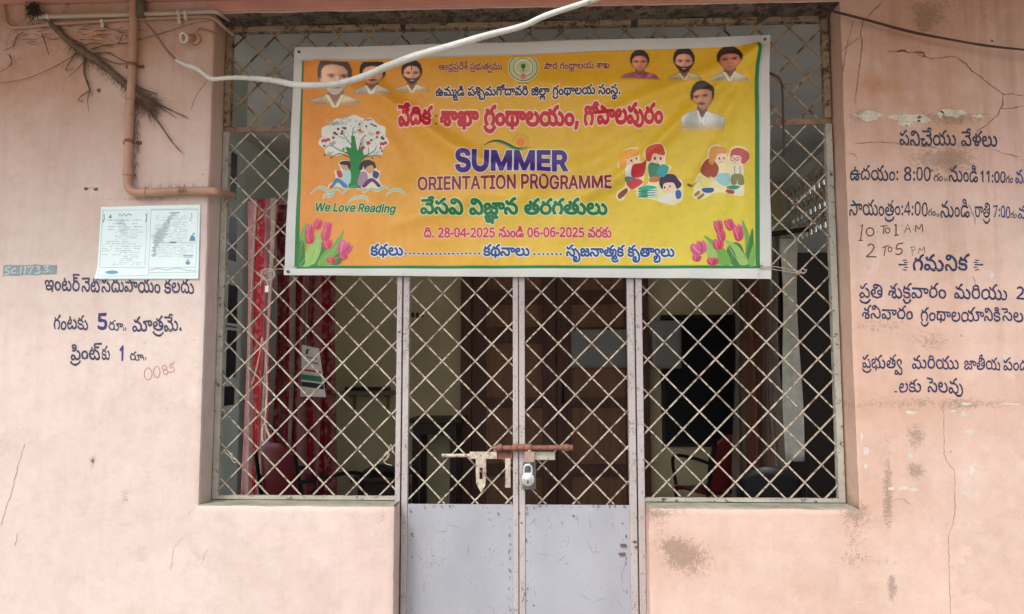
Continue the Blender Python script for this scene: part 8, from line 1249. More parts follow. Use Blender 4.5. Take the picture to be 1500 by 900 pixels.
# pale service cable drooping towards the street
M_cable = mat('white_cable_sheath', (204, 204, 198), 0.5, 0.14, 10, 0.5, 40, spots=(150, 140, 126), spot_scale=30, spot_at=.6, speck=((120, 108, 94), 130, .58, .7))
M_tape = mat('brown_weathered_tape', (140, 112, 94), 0.8, 0.25, 20, 0.4, 60)
cb = thing('service_cable', 'thick white cable sagging from the pipe across the banner and up out of view', 'cable', wp(302, 115, -.1))
cp = [(206, 31, -.035, 4), (213, 33.5, -.045, 4), (224, 46, -.05, 4.5), (233, 58, -.055, 5), (243, 72, -.06, 4.2), (258, 88, -.07, 5), (272, 95, -.08, 7), (287, 100, -.09, 8.5), (298, 108, -.10, 6.5), (306, 114, -.11, 8), (315, 116, -.12, 7.2), (346, 114, -.15, 7.4), (393, 117, -.20, 9.6), (430, 124, -.25, 10.5), (455, 125.5, -.28, 10.5), (480, 124.5, -.31, 10.6), (510, 119.5, -.35, 10.8), (540, 109, -.39, 11), (575, 94.5, -.43, 12.5), (610, 82, -.48, 12.5), (660, 68, -.54, 12), (710, 53, -.60, 11), (765, 38.5, -.67, 9.6), (800, 23, -.72, 9.6), (853, 5.5, -.80, 9), (905, -12, -.88, 9), (1010, -52, -1.02, 9), (1190, -140, -1.25, 9), (1500, -340, -1.6, 9), (2100, -820, -2.0, 9)]
P3 = [(*wp(x, y, d), w_ / 2 * .92 * (3.0 + d) / F_PX) for x, y, d, w_ in cp]
sp_ = smooth_path(P3, 5); k0 = 5 * 5
q = MB(); q.tube([tuple(p[:3]) for p in sp_[:k0 + 1]], [p[3] for p in sp_[:k0 + 1]], 12); q.build('taped_end', M_tape, cb)
q = MB(); q.tube([tuple(p[:3]) for p in sp_[k0:]], [p[3] * (1 + .03 * math.sin(i * 2.1)) for i, p in enumerate(sp_[k0:])], 16); q.build('cable_sheath', M_cable, cb)
q = MB()
for pts in ([(303, 116, -.11), (301, 122, -.11), (292, 133, -.09), (285, 146, -.07), (280, 160, -.05)], [(316, 119, -.12), (317, 127, -.12)], [(232, 56, -.058), (236, 60, -.065), (240, 58, -.066), (242, 64, -.06)], [(508, 121, -.36), (509, 126, -.365), (507, 131, -.365)]):
    q.tube([tuple(p) for p in smooth_path([wp(*p) for p in pts], 4)], .0013, 6)
q.build('binding_wire', M_tape, cb)
# two dark drop wires on the right
M_black = mat('sun_faded_black_cable', (66, 50, 42), 0.7, 0.2, 20, 0.2)
for lab, off, rad in (('thicker upper dark wire slanting down to the right edge of the wall', 0.0, .0036), ('thinner dark wire twisted just under the thicker one', 1.6, .0024)):
    pts = [wp(1158, 4 + off, .09), wp(1195, 9 + off, .05), wp(1222, 16.5 + off * 1.2, -.03), wp(1268, 28.5 + off, -.035), wp(1334, 46 + off * 1.3, -.04), wp(1401, 59.5 + off * .6, -.045), wp(1445, 66.5 + off, -.05), wp(1500, 73 + off * .5, -.055), wp(1600, 82 + off, -.06), wp(1780, 96 + off, -.06), wp(1990, 104 + off, -.02)]
    q = MB(); q.tube([tuple(p) for p in smooth_path(pts, 6)], rad, 10); o = q.build('drop_wire', M_black); tag(o, lab, 'wire', 'dark wires right of the opening')
q = MB(); q.tube([tuple(p) for p in smooth_path([wp(1040, 24, YG - .03), wp(1120, 16, YG - .03), wp(1160, 8, YG - .02), wp(1200, 4, .05)], 6)], .0028, 8); q.tube([tuple(p) for p in smooth_path([wp(1126, 106, YG - .02), wp(1144, 120, YG - .02), wp(1147, 170, YG - .02), wp(1149, 228, YG - .02)], 5)], .0042, 8)
tag(q.build('loose_wire', M_black), 'loose dark wire scraps hanging in the lattice by the banner corner', 'wire')
# bulb holder
M_holder = mat('painted_over_bakelite', (184, 148, 124), 0.55, 0.15, 20, 0.2); M_wring = mat('white_bakelite_ring', (216, 208, 196), 0.4, 0.1, 20, 0.1)
hc = wp(286, 58, -.001); bh = thing('bulb_holder', 'empty bulb holder with a white rim on the wall under the conduits', 'lamp holder', hc)
q = MB(); q.lathe([(0, .0), (0, .026), (.010, .025), (.014, .021), (.016, 0)], hc, (0, -1, 0), 24); q.build('base', M_holder, bh)
ax = Vector((-.42, -.86, -.32)).normalized(); o_ = Vector(hc) + Vector((-.002, -.010, 0))
q = MB(); q.lathe([(0, 0), (0, .017), (.030, .0175), (.034, .021), (.046, .021), (.046, .015), (.020, .015), (.020, 0)], o_, ax, 24); q.build('socket', M_holder, bh)
q = MB(); q.lathe([(.044, .0155), (.044, .0225), (.054, .0225), (.056, .020), (.056, .0155), (.044, .0155)], o_, ax, 24); q.build('rim', M_wring, bh)
q = MB(); q.lathe([(.0215, 0), (.0215, .0148)], o_, ax, 20); q.build('socket_well', M_key, bh)
q = MB(); q.tube([tuple(p) for p in smooth_path([wp(288, 46, -.014), wp(294, 42, -.012), (hc[0] + .075, -.012, hc[2] + .028), wp(317, 51, -.008), wp(326, 60, .02)], 5)], .0028, 8); q.build('lead_wire', M_tape, bh)

# dried root hanging over the wall
M_root = mat('dry_grey_brown_root', (108, 88, 74), 0.95, 0.3, 30, 0.8, 90, stretch=(1, 1, 1))
rt = thing('dead_root', 'dead grey brown root mass hanging diagonally behind the salmon pipe', 'dead plant', wp(130, 78, -.015))
R1 = lambda pts: [(x / 3, y / 3) for x, y in pts]
rr = random.Random(21); mb = MB(); tw = MB()
def root_tube(m, pts, r0, r1, y0=-.010, n=7, jit=.6):
    P = [wp(x + rr.uniform(-jit, jit), y + rr.uniform(-jit, jit), y0 - rr.uniform(0, .006)) for x, y in pts]; P = smooth_path(P, 4); k = len(P)
    m.tube([tuple(p) for p in P], [r0 + (r1 - r0) * (i / (k - 1)) ** .8 * 1 + r0 * .12 * math.sin(i * 1.9) for i in range(k)], n); return P
main = R1([(135, 20), (175, 60), (250, 130), (300, 180), (345, 215), (400, 250), (470, 300), (540, 362), (600, 410)])
root_tube(mb, main[:5], .008, .016); root_tube(mb, main[4:], .018, .013); root_tube(mb, R1([(330, 200), (400, 245), (480, 310), (560, 380), (620, 430)]), .009, .006, -.020); root_tube(mb, R1([(345, 225), (420, 262), (500, 325), (570, 400)]), .008, .004, -.004)
for pts, a, b in ((R1([(590, 395), (640, 430), (740, 480), (830, 520)]), .007, .0015), (R1([(600, 410), (660, 490), (710, 560), (760, 630), (800, 672)]), .006, .0016), (R1([(600, 410), (640, 460), (655, 530)]), .005, .001), (R1([(560, 370), (620, 390), (690, 412)]), .004, .001), (R1([(640, 440), (700, 470), (775, 520)]), .004, .001), (R1([(370, 255), (372, 320), (385, 370), (395, 400)]), .006, .003), (R1([(395, 400), (360, 420), (345, 440), (365, 446)]), .003, .0015), (R1([(395, 400), (385, 440), (388, 490)]), .002, .0008),
                  (R1([(380, 260), (345, 300), (300, 340)]), .0035, .001), (R1([(330, 235), (290, 310), (320, 300)]), .003, .001), (R1([(400, 215), (470, 200), (560, 190)]), .0035, .0015), (R1([(410, 235), (480, 235), (540, 265), (620, 290)]), .004, .001), (R1([(430, 245), (520, 280), (600, 268)]), .003, .001), (R1([(350, 205), (420, 190), (500, 210)]), .003, .001), (R1([(345, 230), (250, 290), (120, 345), (0, 366)]), .0022, .0009), (R1([(185, 150), (205, 210), (215, 240)]), .003, .0012), (R1([(80, 150), (60, 200), (20, 220)]), .002, .001), (R1([(40, 240), (50, 280), (0, 318)]), .003, .001), (R1([(100, 140), (70, 170), (60, 210)]), .002, .001),
                  (R1([(560, 190), (700, 150), (840, 105), (930, 90)]), .002, .001), (R1([(450, 110), (500, 130), (540, 120)]), .002, .001), (R1([(540, 150), (520, 200)]), .0016, .0008)):
    root_tube(mb, pts, a, b, n=6)
for k in range(560):                        # matted fibres along the thick part and the fringe at the foot
    t = rr.random()
    if t < .55: i = rr.uniform(3, 8); a = main[int(i)]; b = main[min(int(i) + 1, 8)]; f = i % 1; x, y = a[0] + (b[0] - a[0]) * f, a[1] + (b[1] - a[1]) * f
    else: x, y = rr.uniform(190, 222), rr.uniform(0, 1); y = 128 + (x - 190) * .75 + rr.uniform(-4, 8)
    an = rr.gauss(.75, .55); L = rr.uniform(6, 26) * (1.25 if t > .55 else .8); pts = [(x, y), (x + L * .5 * math.cos(an) + rr.uniform(-2, 2), y + L * .5 * math.sin(an)), (x + L * math.cos(an + .3), y + L * math.sin(an + .3) + rr.uniform(-2, 3))]
    root_tube(tw, pts, rr.uniform(.0008, .0022), .0004, -.008 - rr.uniform(0, .014), 5, .8)
for k in range(40):
    x = rr.uniform(186, 200); y = rr.uniform(160, 262); root_tube(tw, [(x + 3, y), (x + rr.uniform(0, 6), y + rr.uniform(5, 14))], .0013, .0005, -.004, 5)
for k in range(60):
    x, y = rr.uniform(30, 200), rr.uniform(34, 62); root_tube(tw, [(x, y), (x + rr.uniform(6, 22), y + rr.uniform(-4, 5))], .0012, .0005, -.002, 5, 2)
mb.build('root_stem', M_root, rt); tw.build('root_fibre', M_root, rt)['kind'] = 'stuff'
q = MB(); r = random.Random(8)
for k in range(90): x, y = 47 + r.gauss(0, 5), 12 + r.gauss(0, 5); root_tube(q, [(x, y), (x + r.uniform(-6, 6), y + r.uniform(2, 12))], .0024, .0008, -.03, 5)
q.build('root_fibre', mat('black_root_tuft', (48, 42, 34), .95, .3, 30, .5), rt)['kind'] = 'stuff'
q = MB()
for k in range(40): x = r.uniform(205, 300); root_tube(q, [(x, 277 + r.uniform(-2, 1)), (x + r.uniform(-4, 4), 277 - r.uniform(2, 9))], .001, .0005, -.03, 5)
for k in range(25): x = 267 + r.gauss(0, 4); root_tube(q, [(x, 280), (x + r.uniform(-5, 5), 280 + r.uniform(-10, 8))], .0012, .0005, -.05, 5)
tag(q.build('cobweb_tuft', M_cob), 'brown dusty cobweb tufts clinging to the level run of the salmon pipe', 'cobweb')

# pasted notice: one sheet, two printed pages
nc = wp(218, 405, -.003); pn = thing('paper_notice', 'pale bluish printed notice of two pages pasted on the left wall', 'notice', nc)
M_paper = mat('pale_cyan_paper', (222, 240, 240), 0.75, 0.04, 6, 0.06, 40)
def put_note(px, py, lift):
    p = un(px, py, 0.0); u = max(0, min(1, (px - 143) / 152)); v = max(0, min(1, (py - 302) / 107)); cur = .014 * max(0, 1 - math.hypot(u / .13, (1 - v) / .16)) + .0022 * (1 + noise.noise((px * .03, py * .04, 2))) + .004 * max(0, 1 - (1 - u) / .05) * v
    return (p[0], -0.0012 - cur - lift, p[2])
q = MB(); nq = [np.array(p, float) for p in ((149, 303.5), (294.5, 300), (291.5, 409.5), (142, 410))]; vv = []; nu, nv = 60, 44
for j in range(nv + 1):
    for i in range(nu + 1):
        u, v = i / nu, j / nv; p = (nq[0] * (1 - u) + nq[1] * u) * (1 - v) + (nq[3] * (1 - u) + nq[2] * u) * v; vv.append(put_note(p[0], p[1], 0))
q.add(vv, [(j * (nu + 1) + i, (j + 1) * (nu + 1) + i, (j + 1) * (nu + 1) + i + 1, j * (nu + 1) + i + 1) for j in range(nv) for i in range(nu)], True)
pso = q.build('paper_sheet', M_paper, pn, fixn=False); sd = pso.modifiers.new('paper_thickness', 'SOLIDIFY'); sd.thickness = .0004; sd.offset = -1
I = Ink(put_note, 5); N_ = lambda x, y: (130 + x / 6.922, 290 + y / 6.922); r = random.Random(12)
def NW(pts, wd, c): I.stroke([N_(*p) for p in pts], wd, c, .0006)
FR = (150, 176, 180)
for pts in ([(150, 130), (600, 125), (575, 690)], [(150, 130), (108, 795), (600, 790)], [(640, 118), (1112, 112), (1086, 788), (608, 786), (640, 118)], [(640, 126), (1110, 122)], [(125, 708), (575, 706)], [(620, 712), (1086, 706)], [(615, 760), (1086, 756)], [(640, 455), (1095, 450)]): NW(pts, .55, FR)
def row(x0, x1, y, c, wd, gap=.25):
    x = x0
    while x < x1:
        L = r.uniform(8, 34); e = min(x + L, x1)
        if r.random() > gap: NW([(x, y + r.uniform(-1, 1)), (e, y + r.uniform(-1, 1))], wd * r.uniform(.7, 1.2), mixp(c, (222, 240, 240), r.uniform(.15, .6)))
        x = e + r.uniform(3, 9)
for y, a, b, wd in ((228, 190, 550, 1.1), (264, 250, 500, .9), (296, 175, 555, 1.2), (326, 190, 510, .8), (350, 270, 560, .6), (370, 270, 500, .6), (388, 270, 520, .6), (406, 280, 490, .6), (424, 280, 400, .6), (446, 150, 400, .8), (468, 150, 545, .7), (492, 140, 540, .9), (516, 140, 520, .7), (538, 140, 440, .9), (556, 320, 520, .6), (580, 140, 510, .6), (600, 320, 510, .7), (616, 320, 500, .6), (634, 320, 460, .6), (660, 250, 540, .6), (680, 230, 510, .7)): row(a, b, y, (108, 132, 140), wd)
for k in range(24): y = 180 + k * 18; row(690 - k * 2, 1010 if y < 440 else 1080 - k, y, (118, 142, 150), .6, .3)
NW([(305, 190), (320, 165), (340, 190), (360, 165), (385, 188), (410, 165), (440, 180)], 1.2, (120, 140, 150)); NW([(825, 155), (925, 153)], 1.3, (120, 140, 150)); NW([(825, 453), (893, 453)], 2.0, (70, 96, 104)); NW([(960, 586), (1064, 584)], 1, (120, 140, 150)); NW([(965, 604), (1060, 603)], .7, (130, 150, 156))
I.poly([N_(205, 208), N_(230, 165), N_(240, 208)], (110, 136, 146), .0006); I.poly([N_(1024, 438), N_(1036, 385), N_(1060, 380), N_(1082, 405), N_(1082, 438)], (70, 140, 178), .0006); I.ell(*N_(1068, 368), 2, 2.2, (150, 186, 200), .0006, 10); I.ell(*N_(240, 756), 9.5, 2.6, (112, 158, 186), .0006, 18); I.ell(*N_(1008, 662), 3.4, 2.6, (96, 150, 180), .0006, 12); I.ell(*N_(1008, 636), 2.2, 2, (170, 196, 204), .0006, 10)
for x in (160, 590): NW([(x, 165), (x + 3, 215), (x - 8, 250)], 1.4, (110, 136, 144))
I.stroke([N_(1045, 155), N_(1052, 195), N_(1030, 225), N_(1048, 240)], .9, (130, 150, 156), .0006); NW([(620, 740), (700, 715), (800, 735), (900, 712), (1000, 738), (1086, 745)], .7, (130, 156, 162))
I.build('printed_text', M_soft, pn)
I = Ink(put_note, 4); r = random.Random(6)
for k in range(34):
    t = k / 33; x, y = (860 - 40 * math.sin(t * 3) - 190 * t + r.uniform(-14, 14), 170 + 420 * t); w_ = (26 + 60 * math.exp(-((t - .48) / .18) ** 2)) * r.uniform(.6, 1.1); I.poly([N_(a, b) for a, b in ragged(x, y, w_, 13, k, 14)], (164, 182, 188, .26), .0009 + k * .00001)
for k in range(9): I.poly([N_(a, b) for a, b in ragged(345 + r.uniform(-30, 40), 230 + k * 16, r.uniform(16, 46), 11, k + 70, 12)], (172, 190, 194, .22), .0009 + k * .00001)
I.build('damp_stain', M_soft, pn)

# wire ties and string caught in the grille
M_wire = mat('pale_binding_wire', (196, 186, 168), 0.5, 0.2, 30, 0.1); M_str = mat('pale_jute_string', (196, 168, 142), 0.9, 0.2, 60, 0.5, 200)
def tie(name, label, cat, strands, rad, m, y=None, group=None):
    q = MB()
    for pts in strands: q.tube([tuple(p) for p in smooth_path([wp(px, py, (YG - .012 if y is None else y) - d) for px, py, d in pts], 6)], rad, 6)
    return tag(q.build(name, m), label, cat, group)
r = random.Random(2)
def tangle(cx, cy, R_, n): 
    out = []
    for k in range(n): a0 = r.uniform(0, 6.28); out.append([(cx + R_ * r.uniform(.2, 1) * math.cos(a0 + t) * 1.2, cy + R_ * r.uniform(.2, .9) * math.sin(a0 + t) - 2, r.uniform(0, .012)) for t in (0, 1.2, 2.5, 3.7, 4.8)])
    return out
tie('wire_tie', 'tangled pale wire tying the lower left banner corner to the lattice', 'wire tie', tangle(391, 405, 12, 6) + [[(384, 404, .004), (396, 397, .008), (410, 394, .01), (418, 396, .02)], [(381, 420, 0), (384, 405, .006), (390, 410, .008)]], .0014, M_wire, group='wire ties on the grille')
tie('wire_tie', 'thin wire stretched from the lower right banner eyelet to the lattice', 'wire tie', [[(1114, 391, .036), (1135, 391, .02), (1160, 396, .008), (1174, 398, .004)], [(1114, 392, .036), (1140, 396, .02), (1172, 401, .004)], [(1110, 404, .034), (1114, 391, .040), (1117, 384, .038)]] + tangle(1176, 400, 7, 4), .0014, M_wire, group='wire ties on the grille')
tie('wire_tie', 'curled white wire twisted round the left side of the left grille', 'wire tie', [[(329, 660, 0), (334, 667, .008), (340, 664, .01), (339, 672, .008), (344, 678, .004), (347, 673, .01)], [(331, 664, .002), (338, 670, .008), (347, 674, .008)]], .0015, M_wire, group='wire ties on the grille')
tie('wire_tie', 'looped pale wire on the left grille close to the gate post', 'wire tie', [[(560, 674, .002), (566, 662, .01), (570, 668, .01), (562, 676, .006)], [(562, 676, .002), (566, 680, .012), (574, 682, .008)], [(566, 674, .002), (572, 652, .008), (576, 660, .004)]], .0015, M_wire, group='wire ties on the grille')
q = MB(); q.box((wp(390.5, 421, YG)[0], YG - .018, wp(390, 429, YG)[2]), (wp(395.5, 421, YG)[0], YG - .010, wp(390, 419.5, YG)[2])); q.tube([wp(389, 409, YG - .016), wp(392, 415, YG - .016), wp(393, 420, YG - .014)], .0012, 6)
tag(q.build('paper_tag', mat('white_tag', (226, 222, 208), .7, .08), None, bevel=.001), 'tiny white tag dangling below the tangled wire', 'tag')
tie('hanging_string', 'doubled jute string hanging behind the left lattice with a frayed knotted end', 'string', [[(384, 494, -.05), (378, 530, -.05), (371, 557, -.05), (369, 562, -.05)], [(384, 494, -.05), (389, 520, -.05), (391, 560, -.05), (388, 620, -.05)], [(392, 560, -.05), (390, 600, -.05), (387, 622, -.05)], [(387, 620, -.05), (383, 634, -.05), (386, 648, -.05)], [(387, 620, -.05), (391, 632, -.05), (395, 642, -.05)], [(387, 619, -.05), (385, 630, -.05), (384, 646, -.05)], [(388, 620, -.05), (393, 634, -.05), (397, 640, -.05)], [(384, 625, -.045), (388, 621, -.055), (391, 625, -.045)]], .0026, M_str, y=YG - .012)

# ================================================================== inside the room
def panel_obj(name, label, cat, a, b, m, group=None, bevel=.002):
    q = MB(); q.box(a, b); return tag(q.build(name, m, None, bevel=bevel), label, cat, group)
# framed dark notices on the left side wall
M_dkframe = mat('near_black_print', (34, 36, 44), 0.35, 0.4, 20, 0.05, spots=(120, 124, 132), spot_scale=30, spot_at=.68); M_mount = mat('pale_mount_card', (196, 204, 198), .8, .1)
XL = -1.47; lfz = thing('shutter_leaf', 'pale green shutter leaf folded back inside the left jamb', 'shutter', (XL, .2, FLOOR))
q = MB(); q.box((XL - .04, WT + .006, FLOOR + .01), (XL, .625, 2.95)); q.build('leaf_board', mat('pale_green_shutter_paint', (190, 200, 190), .6, .15, 4, .2, spots=(120, 116, 104), spot_scale=30, spot_at=.64), lfz, bevel=.002)
q = MB()
for z in (.6, 1.5, 2.4): q.box((XL + .0005, WT + .007, z), (XL + .006, .30, z + .03))
q.build('strap_hinge', M_iron, lfz)
def left_frame(label, px0, px1, py0, py1):
    a = unx(px0, py0, XL); c_ = unx(px1, py1, XL); y0, y1 = sorted((float(a[1]), float(c_[1]))); m_ = (px0 + px1) / 2; zt = float(unx(m_, py0, XL)[2]); zb = float(unx(m_, py1, XL)[2])
    t = thing('pasted_poster', label, 'poster', (XL, (y0 + y1) / 2, zb), 'dark posters on the left shutter leaf')
    q = MB(); q.box((XL + .0005, y0 - .008, zb - .02), (XL + .0022, y1 + .004, zt + .02)); q.build('mount', M_mount, t); q = MB(); q.box((XL + .0022, y0, zb), (XL + .0032, y1, zt)); q.build('printed_sheet', M_dkframe, t)
left_frame('tall dark poster, uppermost on the left shutter leaf', 333, 345, 222, 290); left_frame('dark blue poster, second from the top on the left shutter leaf', 333, 345, 318, 382); left_frame('black poster with pale streaks, third down on the left shutter leaf', 334, 346, 418, 474); left_frame('black poster with white letters, fourth down on the left shutter leaf', 332, 344, 484, 553); left_frame('small dark floral poster, lowest on the left shutter leaf', 328, 342, 566, 594)
# hanging cloths: folded sheets on a string
def cloth_mat(name, stops, freq, floral=.5):
    m, n, l, b = _new(name); v = objcoord(n, l); sp = n.new('ShaderNodeSeparateXYZ'); at = n.new('ShaderNodeAttribute'); at.attribute_name = 'cloth_u'
    nz = noise_node(n, l, 7, 5, vec=v); w_ = math_n(n, l, 'ADD', at.outputs['Fac'], math_n(n, l, 'MULTIPLY', math_n(n, l, 'SUBTRACT', nz.outputs[0], .5), .05)); r_ = ramp(n, l, w_, stops); r_.color_ramp.interpolation = 'CONSTANT'
    n2 = noise_node(n, l, 14, 6, vec=v); col = mixc(n, l, 1.0, r_.outputs[0], ramp(n, l, n2.outputs[0], [(.3, (.72, .72, .72)), (.7, (1.1, 1.1, 1.1))]).outputs[0], 'MULTIPLY'); n3 = noise_node(n, l, 24, 5, .6, vec=v); col = mixc(n, l, ramp(n, l, n3.outputs[0], [(.52, (0, 0, 0)), (.58, (floral,) * 3)]).outputs[0], col, lin((186, 150, 146)))     # faded floral blotches
    l.new(col, b.inputs['Base Color']); b.inputs['Roughness'].default_value = .85; return m
def cloth(name, label, x0, x1, y, z0, z1, folds, amp, m, seed, cat='cloth', slope=0.0, group=None, hemw=.02):
    q = MB(); nu, nv = 70, 24; vv = []; us = []
    for j in range(nv + 1):
        for i in range(nu + 1):
            u, v = i / nu, j / nv; sw = .3 + .7 * v; ww = (u - .5) * (1 - .10 * math.sin(v * 3.0) + .05 * math.sin(v * 5 + seed)); x = (x0 + x1) / 2 + (x1 - x0) * ww
            d = amp * sw * (math.sin(u * folds * 6.28 + seed + .6 * math.sin(v * 4)) + .4 * math.sin(u * folds * 14 + seed * 2 + v * 2)); vv.append((x + .01 * math.sin(v * 6 + u * 9), y + d + slope * (u - .5), z1 + (z0 - z1) * v + hemw * math.sin(u * 8 + seed) * v)); us.append(u)
    q.add(vv, [(j * (nu + 1) + i, (j + 1) * (nu + 1) + i, (j + 1) * (nu + 1) + i + 1, j * (nu + 1) + i + 1) for j in range(nv) for i in range(nu)], True)
    o = q.build(name, m, None, fixn=False); a = o.data.attributes.new('cloth_u', 'FLOAT', 'POINT'); a.data.foreach_set('value', us); sd = o.modifiers.new('cloth_thickness', 'SOLIDIFY'); sd.thickness = .003
    return tag(o, label, cat, group)
def wy(px, py, y): p = un(px, py, y); return float(p[0]), float(p[2])
RED, MAR, ROSE, PALE, DUN = lin((184, 22, 42)), lin((146, 40, 56)), lin((198, 132, 140)), lin((212, 198, 184)), lin((164, 92, 92))
gname = 'printed cloth banners hanging inside on the left'
Y1 = 1.75; m1 = cloth_mat('red_white_cloth_a', [(0, ROSE), (.22, PALE), (.32, RED), (.62, ROSE), (.74, PALE), (.88, MAR)], 1)
cloth('hanging_cloth', 'rose and bright red striped cloth, nearest the shutter leaf', wy(352, 500, Y1)[0], wy(406, 500, Y1)[0], Y1, .3, wy(370, 292, Y1)[1], 2.4, .018, m1, 1, slope=-.12, group=gname)
Y2 = 1.95; m2 = cloth_mat('red_white_cloth_b', [(0, MAR), (.18, DUN), (.34, RED), (.46, PALE), (.58, MAR), (.80, ROSE)], 1)
cloth('hanging_cloth', 'maroon and dun striped cloth, middle one of the hanging cloths', wy(400, 500, Y2)[0], wy(452, 500, Y2)[0], Y2, .32, wy(420, 300, Y2)[1], 3.0, .02, m2, 2.4, group=gname)
Y3 = 2.15; m3 = cloth_mat('red_white_cloth_c', [(0, DUN), (.15, RED), (.28, ROSE), (.5, RED), (.72, MAR), (.9, DUN)], 1)
cloth('hanging_cloth', 'red cloth with dull pink bands, right one of the hanging cloths', wy(446, 500, Y3)[0], wy(494, 500, Y3)[0], Y3, .34, wy(470, 300, Y3)[1], 2.6, .02, m3, 4.1, group=gname)
q = MB(); q.tube([wy(330, 288, 1.6)[:1] + (1.6,) + wy(330, 286, 1.6)[1:], wy(420, 297, 1.95)[:1] + (1.95,) + wy(420, 297, 1.95)[1:], wy(500, 296, 2.2)[:1] + (2.2,) + wy(500, 296, 2.2)[1:]], .004, 6); tag(q.build('drying_line', M_str), 'thin line the red cloths hang from', 'line')
# printed calendar sheet
Y4 = 1.62; cal = thing('wall_calendar', 'white printed leaflet with green and dark bands hanging on the cloths', 'leaflet', (wy(460, 583, Y4)[0], Y4, wy(460, 583, Y4)[1]))
def put4(px, py, lift): p = un(px, py, Y4); return (p[0], Y4 - lift + .01 * math.sin(px * .1), p[2])
I = Ink(put4, 12); I.poly([(442, 505), (467, 511), (478, 582), (440, 581)], (216, 214, 206), 0); I.build('leaflet_sheet', M_ink, cal)
I = Ink(put4, 12)
for pts, c in (([(448, 512), (452, 511), (450, 519), (447, 519)], (50, 60, 70)), ([(441, 548), (471, 552), (472, 560), (441, 556)], (40, 120, 96)), ([(441, 559), (474, 563), (475, 571), (441, 566)], (30, 40, 52)), ([(441, 540), (470, 544), (470, 547), (441, 543)], (190, 40, 56)), ([(449, 522), (464, 525), (464, 527), (449, 524)], (120, 124, 124)), ([(449, 529), (466, 532), (466, 534), (449, 531)], (120, 124, 124))): I.poly(pts, c, .0012)
I.build('leaflet_print', M_ink, cal)
# chairs
M_maroon = mat('maroon_plastic', (112, 22, 34), 0.35, 0.12, 6, 0.05); M_blackm = mat('black_tube_steel', (28, 28, 30), 0.4, 0.1, 20, 0.05, metal=.3)
def chair(name, label, x, y, rz, mseat, group=None, bw=.40, top=.86, arms=True):
    t = thing(name, label, 'chair', (x, y, FLOOR), group); M = Matrix.Translation((x, y, FLOOR)) @ Matrix.Rotation(rz, 4, 'Z'); w_ = lambda p: tuple(M @ Vector(p)); hb = bw / 2
    q = MB(); vv = []; n, m_ = 12, 10
    for j in range(m_ + 1):
        for i in range(n + 1):
            u, v = i / n - .5, j / m_; ww = bw * (1 - .16 * v - .10 * v ** 4); zz = .44 + (top - .44) * v - .05 * (2 * abs(u)) ** 3 * v; vv.append(w_((u * ww, .20 + .09 * v + .10 * (1 - (2 * u) ** 2) * .35, zz)))
    q.add(vv, [(j * (n + 1) + i, j * (n + 1) + i + 1, (j + 1) * (n + 1) + i + 1, (j + 1) * (n + 1) + i) for j in range(m_) for i in range(n)], True); b = q.build('backrest', mseat, t); s_ = b.modifiers.new('shell', 'SOLIDIFY'); s_.thickness = .012
    q = MB(); vv = []
    for j in range(9):
        for i in range(13): u, v = i / 12 - .5, j / 8; vv.append(w_((u * bw * (1.02 + .06 * (1 - v)), -.22 + .43 * v, .44 - .02 * math.cos(u * 3) * math.sin(v * 3.14) - .03 * max(0, .12 - v) / .12)))
    q.add(vv, [(j * 13 + i, j * 13 + i + 1, (j + 1) * 13 + i + 1, (j + 1) * 13 + i) for j in range(8) for i in range(12)], True); b = q.build('seat', mseat, t); s_ = b.modifiers.new('shell', 'SOLIDIFY'); s_.thickness = .014
    for sx in (-1, 1):
        q = MB(); q.tube([w_((sx * hb * .96, -.20, .43)), w_((sx * hb * 1.08, -.23, 0))], .013, 10); q.build('leg', M_blackm, t)
        q = MB(); q.tube([w_((sx * hb * .92, .30, top - .06)), w_((sx * hb * .98, .22, .45)), w_((sx * hb * 1.06, .25, 0))], .013, 10); q.build('leg', M_blackm, t)
        if arms: q = MB(); q.tube(smooth_path([w_((sx * hb * 1.02, -.19, .44)), w_((sx * hb * 1.16, -.20, .60)), w_((sx * hb * 1.18, -.14, .655)), w_((sx * hb * 1.16, .10, .66)), w_((sx * hb * .96, .27, .64))], 4), .012, 10); q.build('armrest', M_blackm, t)
    q = MB(); q.tube([w_((-hb, -.2, .24)), w_((hb, -.2, .24))], .008, 8); q.tube([w_((-hb, .23, .24)), w_((hb, .23, .24))], .008, 8); q.build('stretcher', M_blackm, t); return t
cx1, _ = wy(474, 650, 1.75); chair('arm_chair', 'maroon chair behind the left lattice, in front of the red cloths', cx1, 1.55, math.radians(150), M_maroon, 'maroon chairs in the room', .36)
cx2, _ = wy(1030, 650, 2.55); chair('arm_chair', 'maroon chair with black tube arms near the right board', cx2, 2.45, math.radians(200), M_maroon, 'maroon chairs in the room', .27, .84)
cx3, _ = wy(1105, 650, .95); M_blk = mat('black_rexine', (24, 24, 28), .45, .15, 10, .1); chair('office_chair', 'black chair with rounded back under the brown curtain', cx3, .80, math.radians(170), M_blk, None, .30, .84)
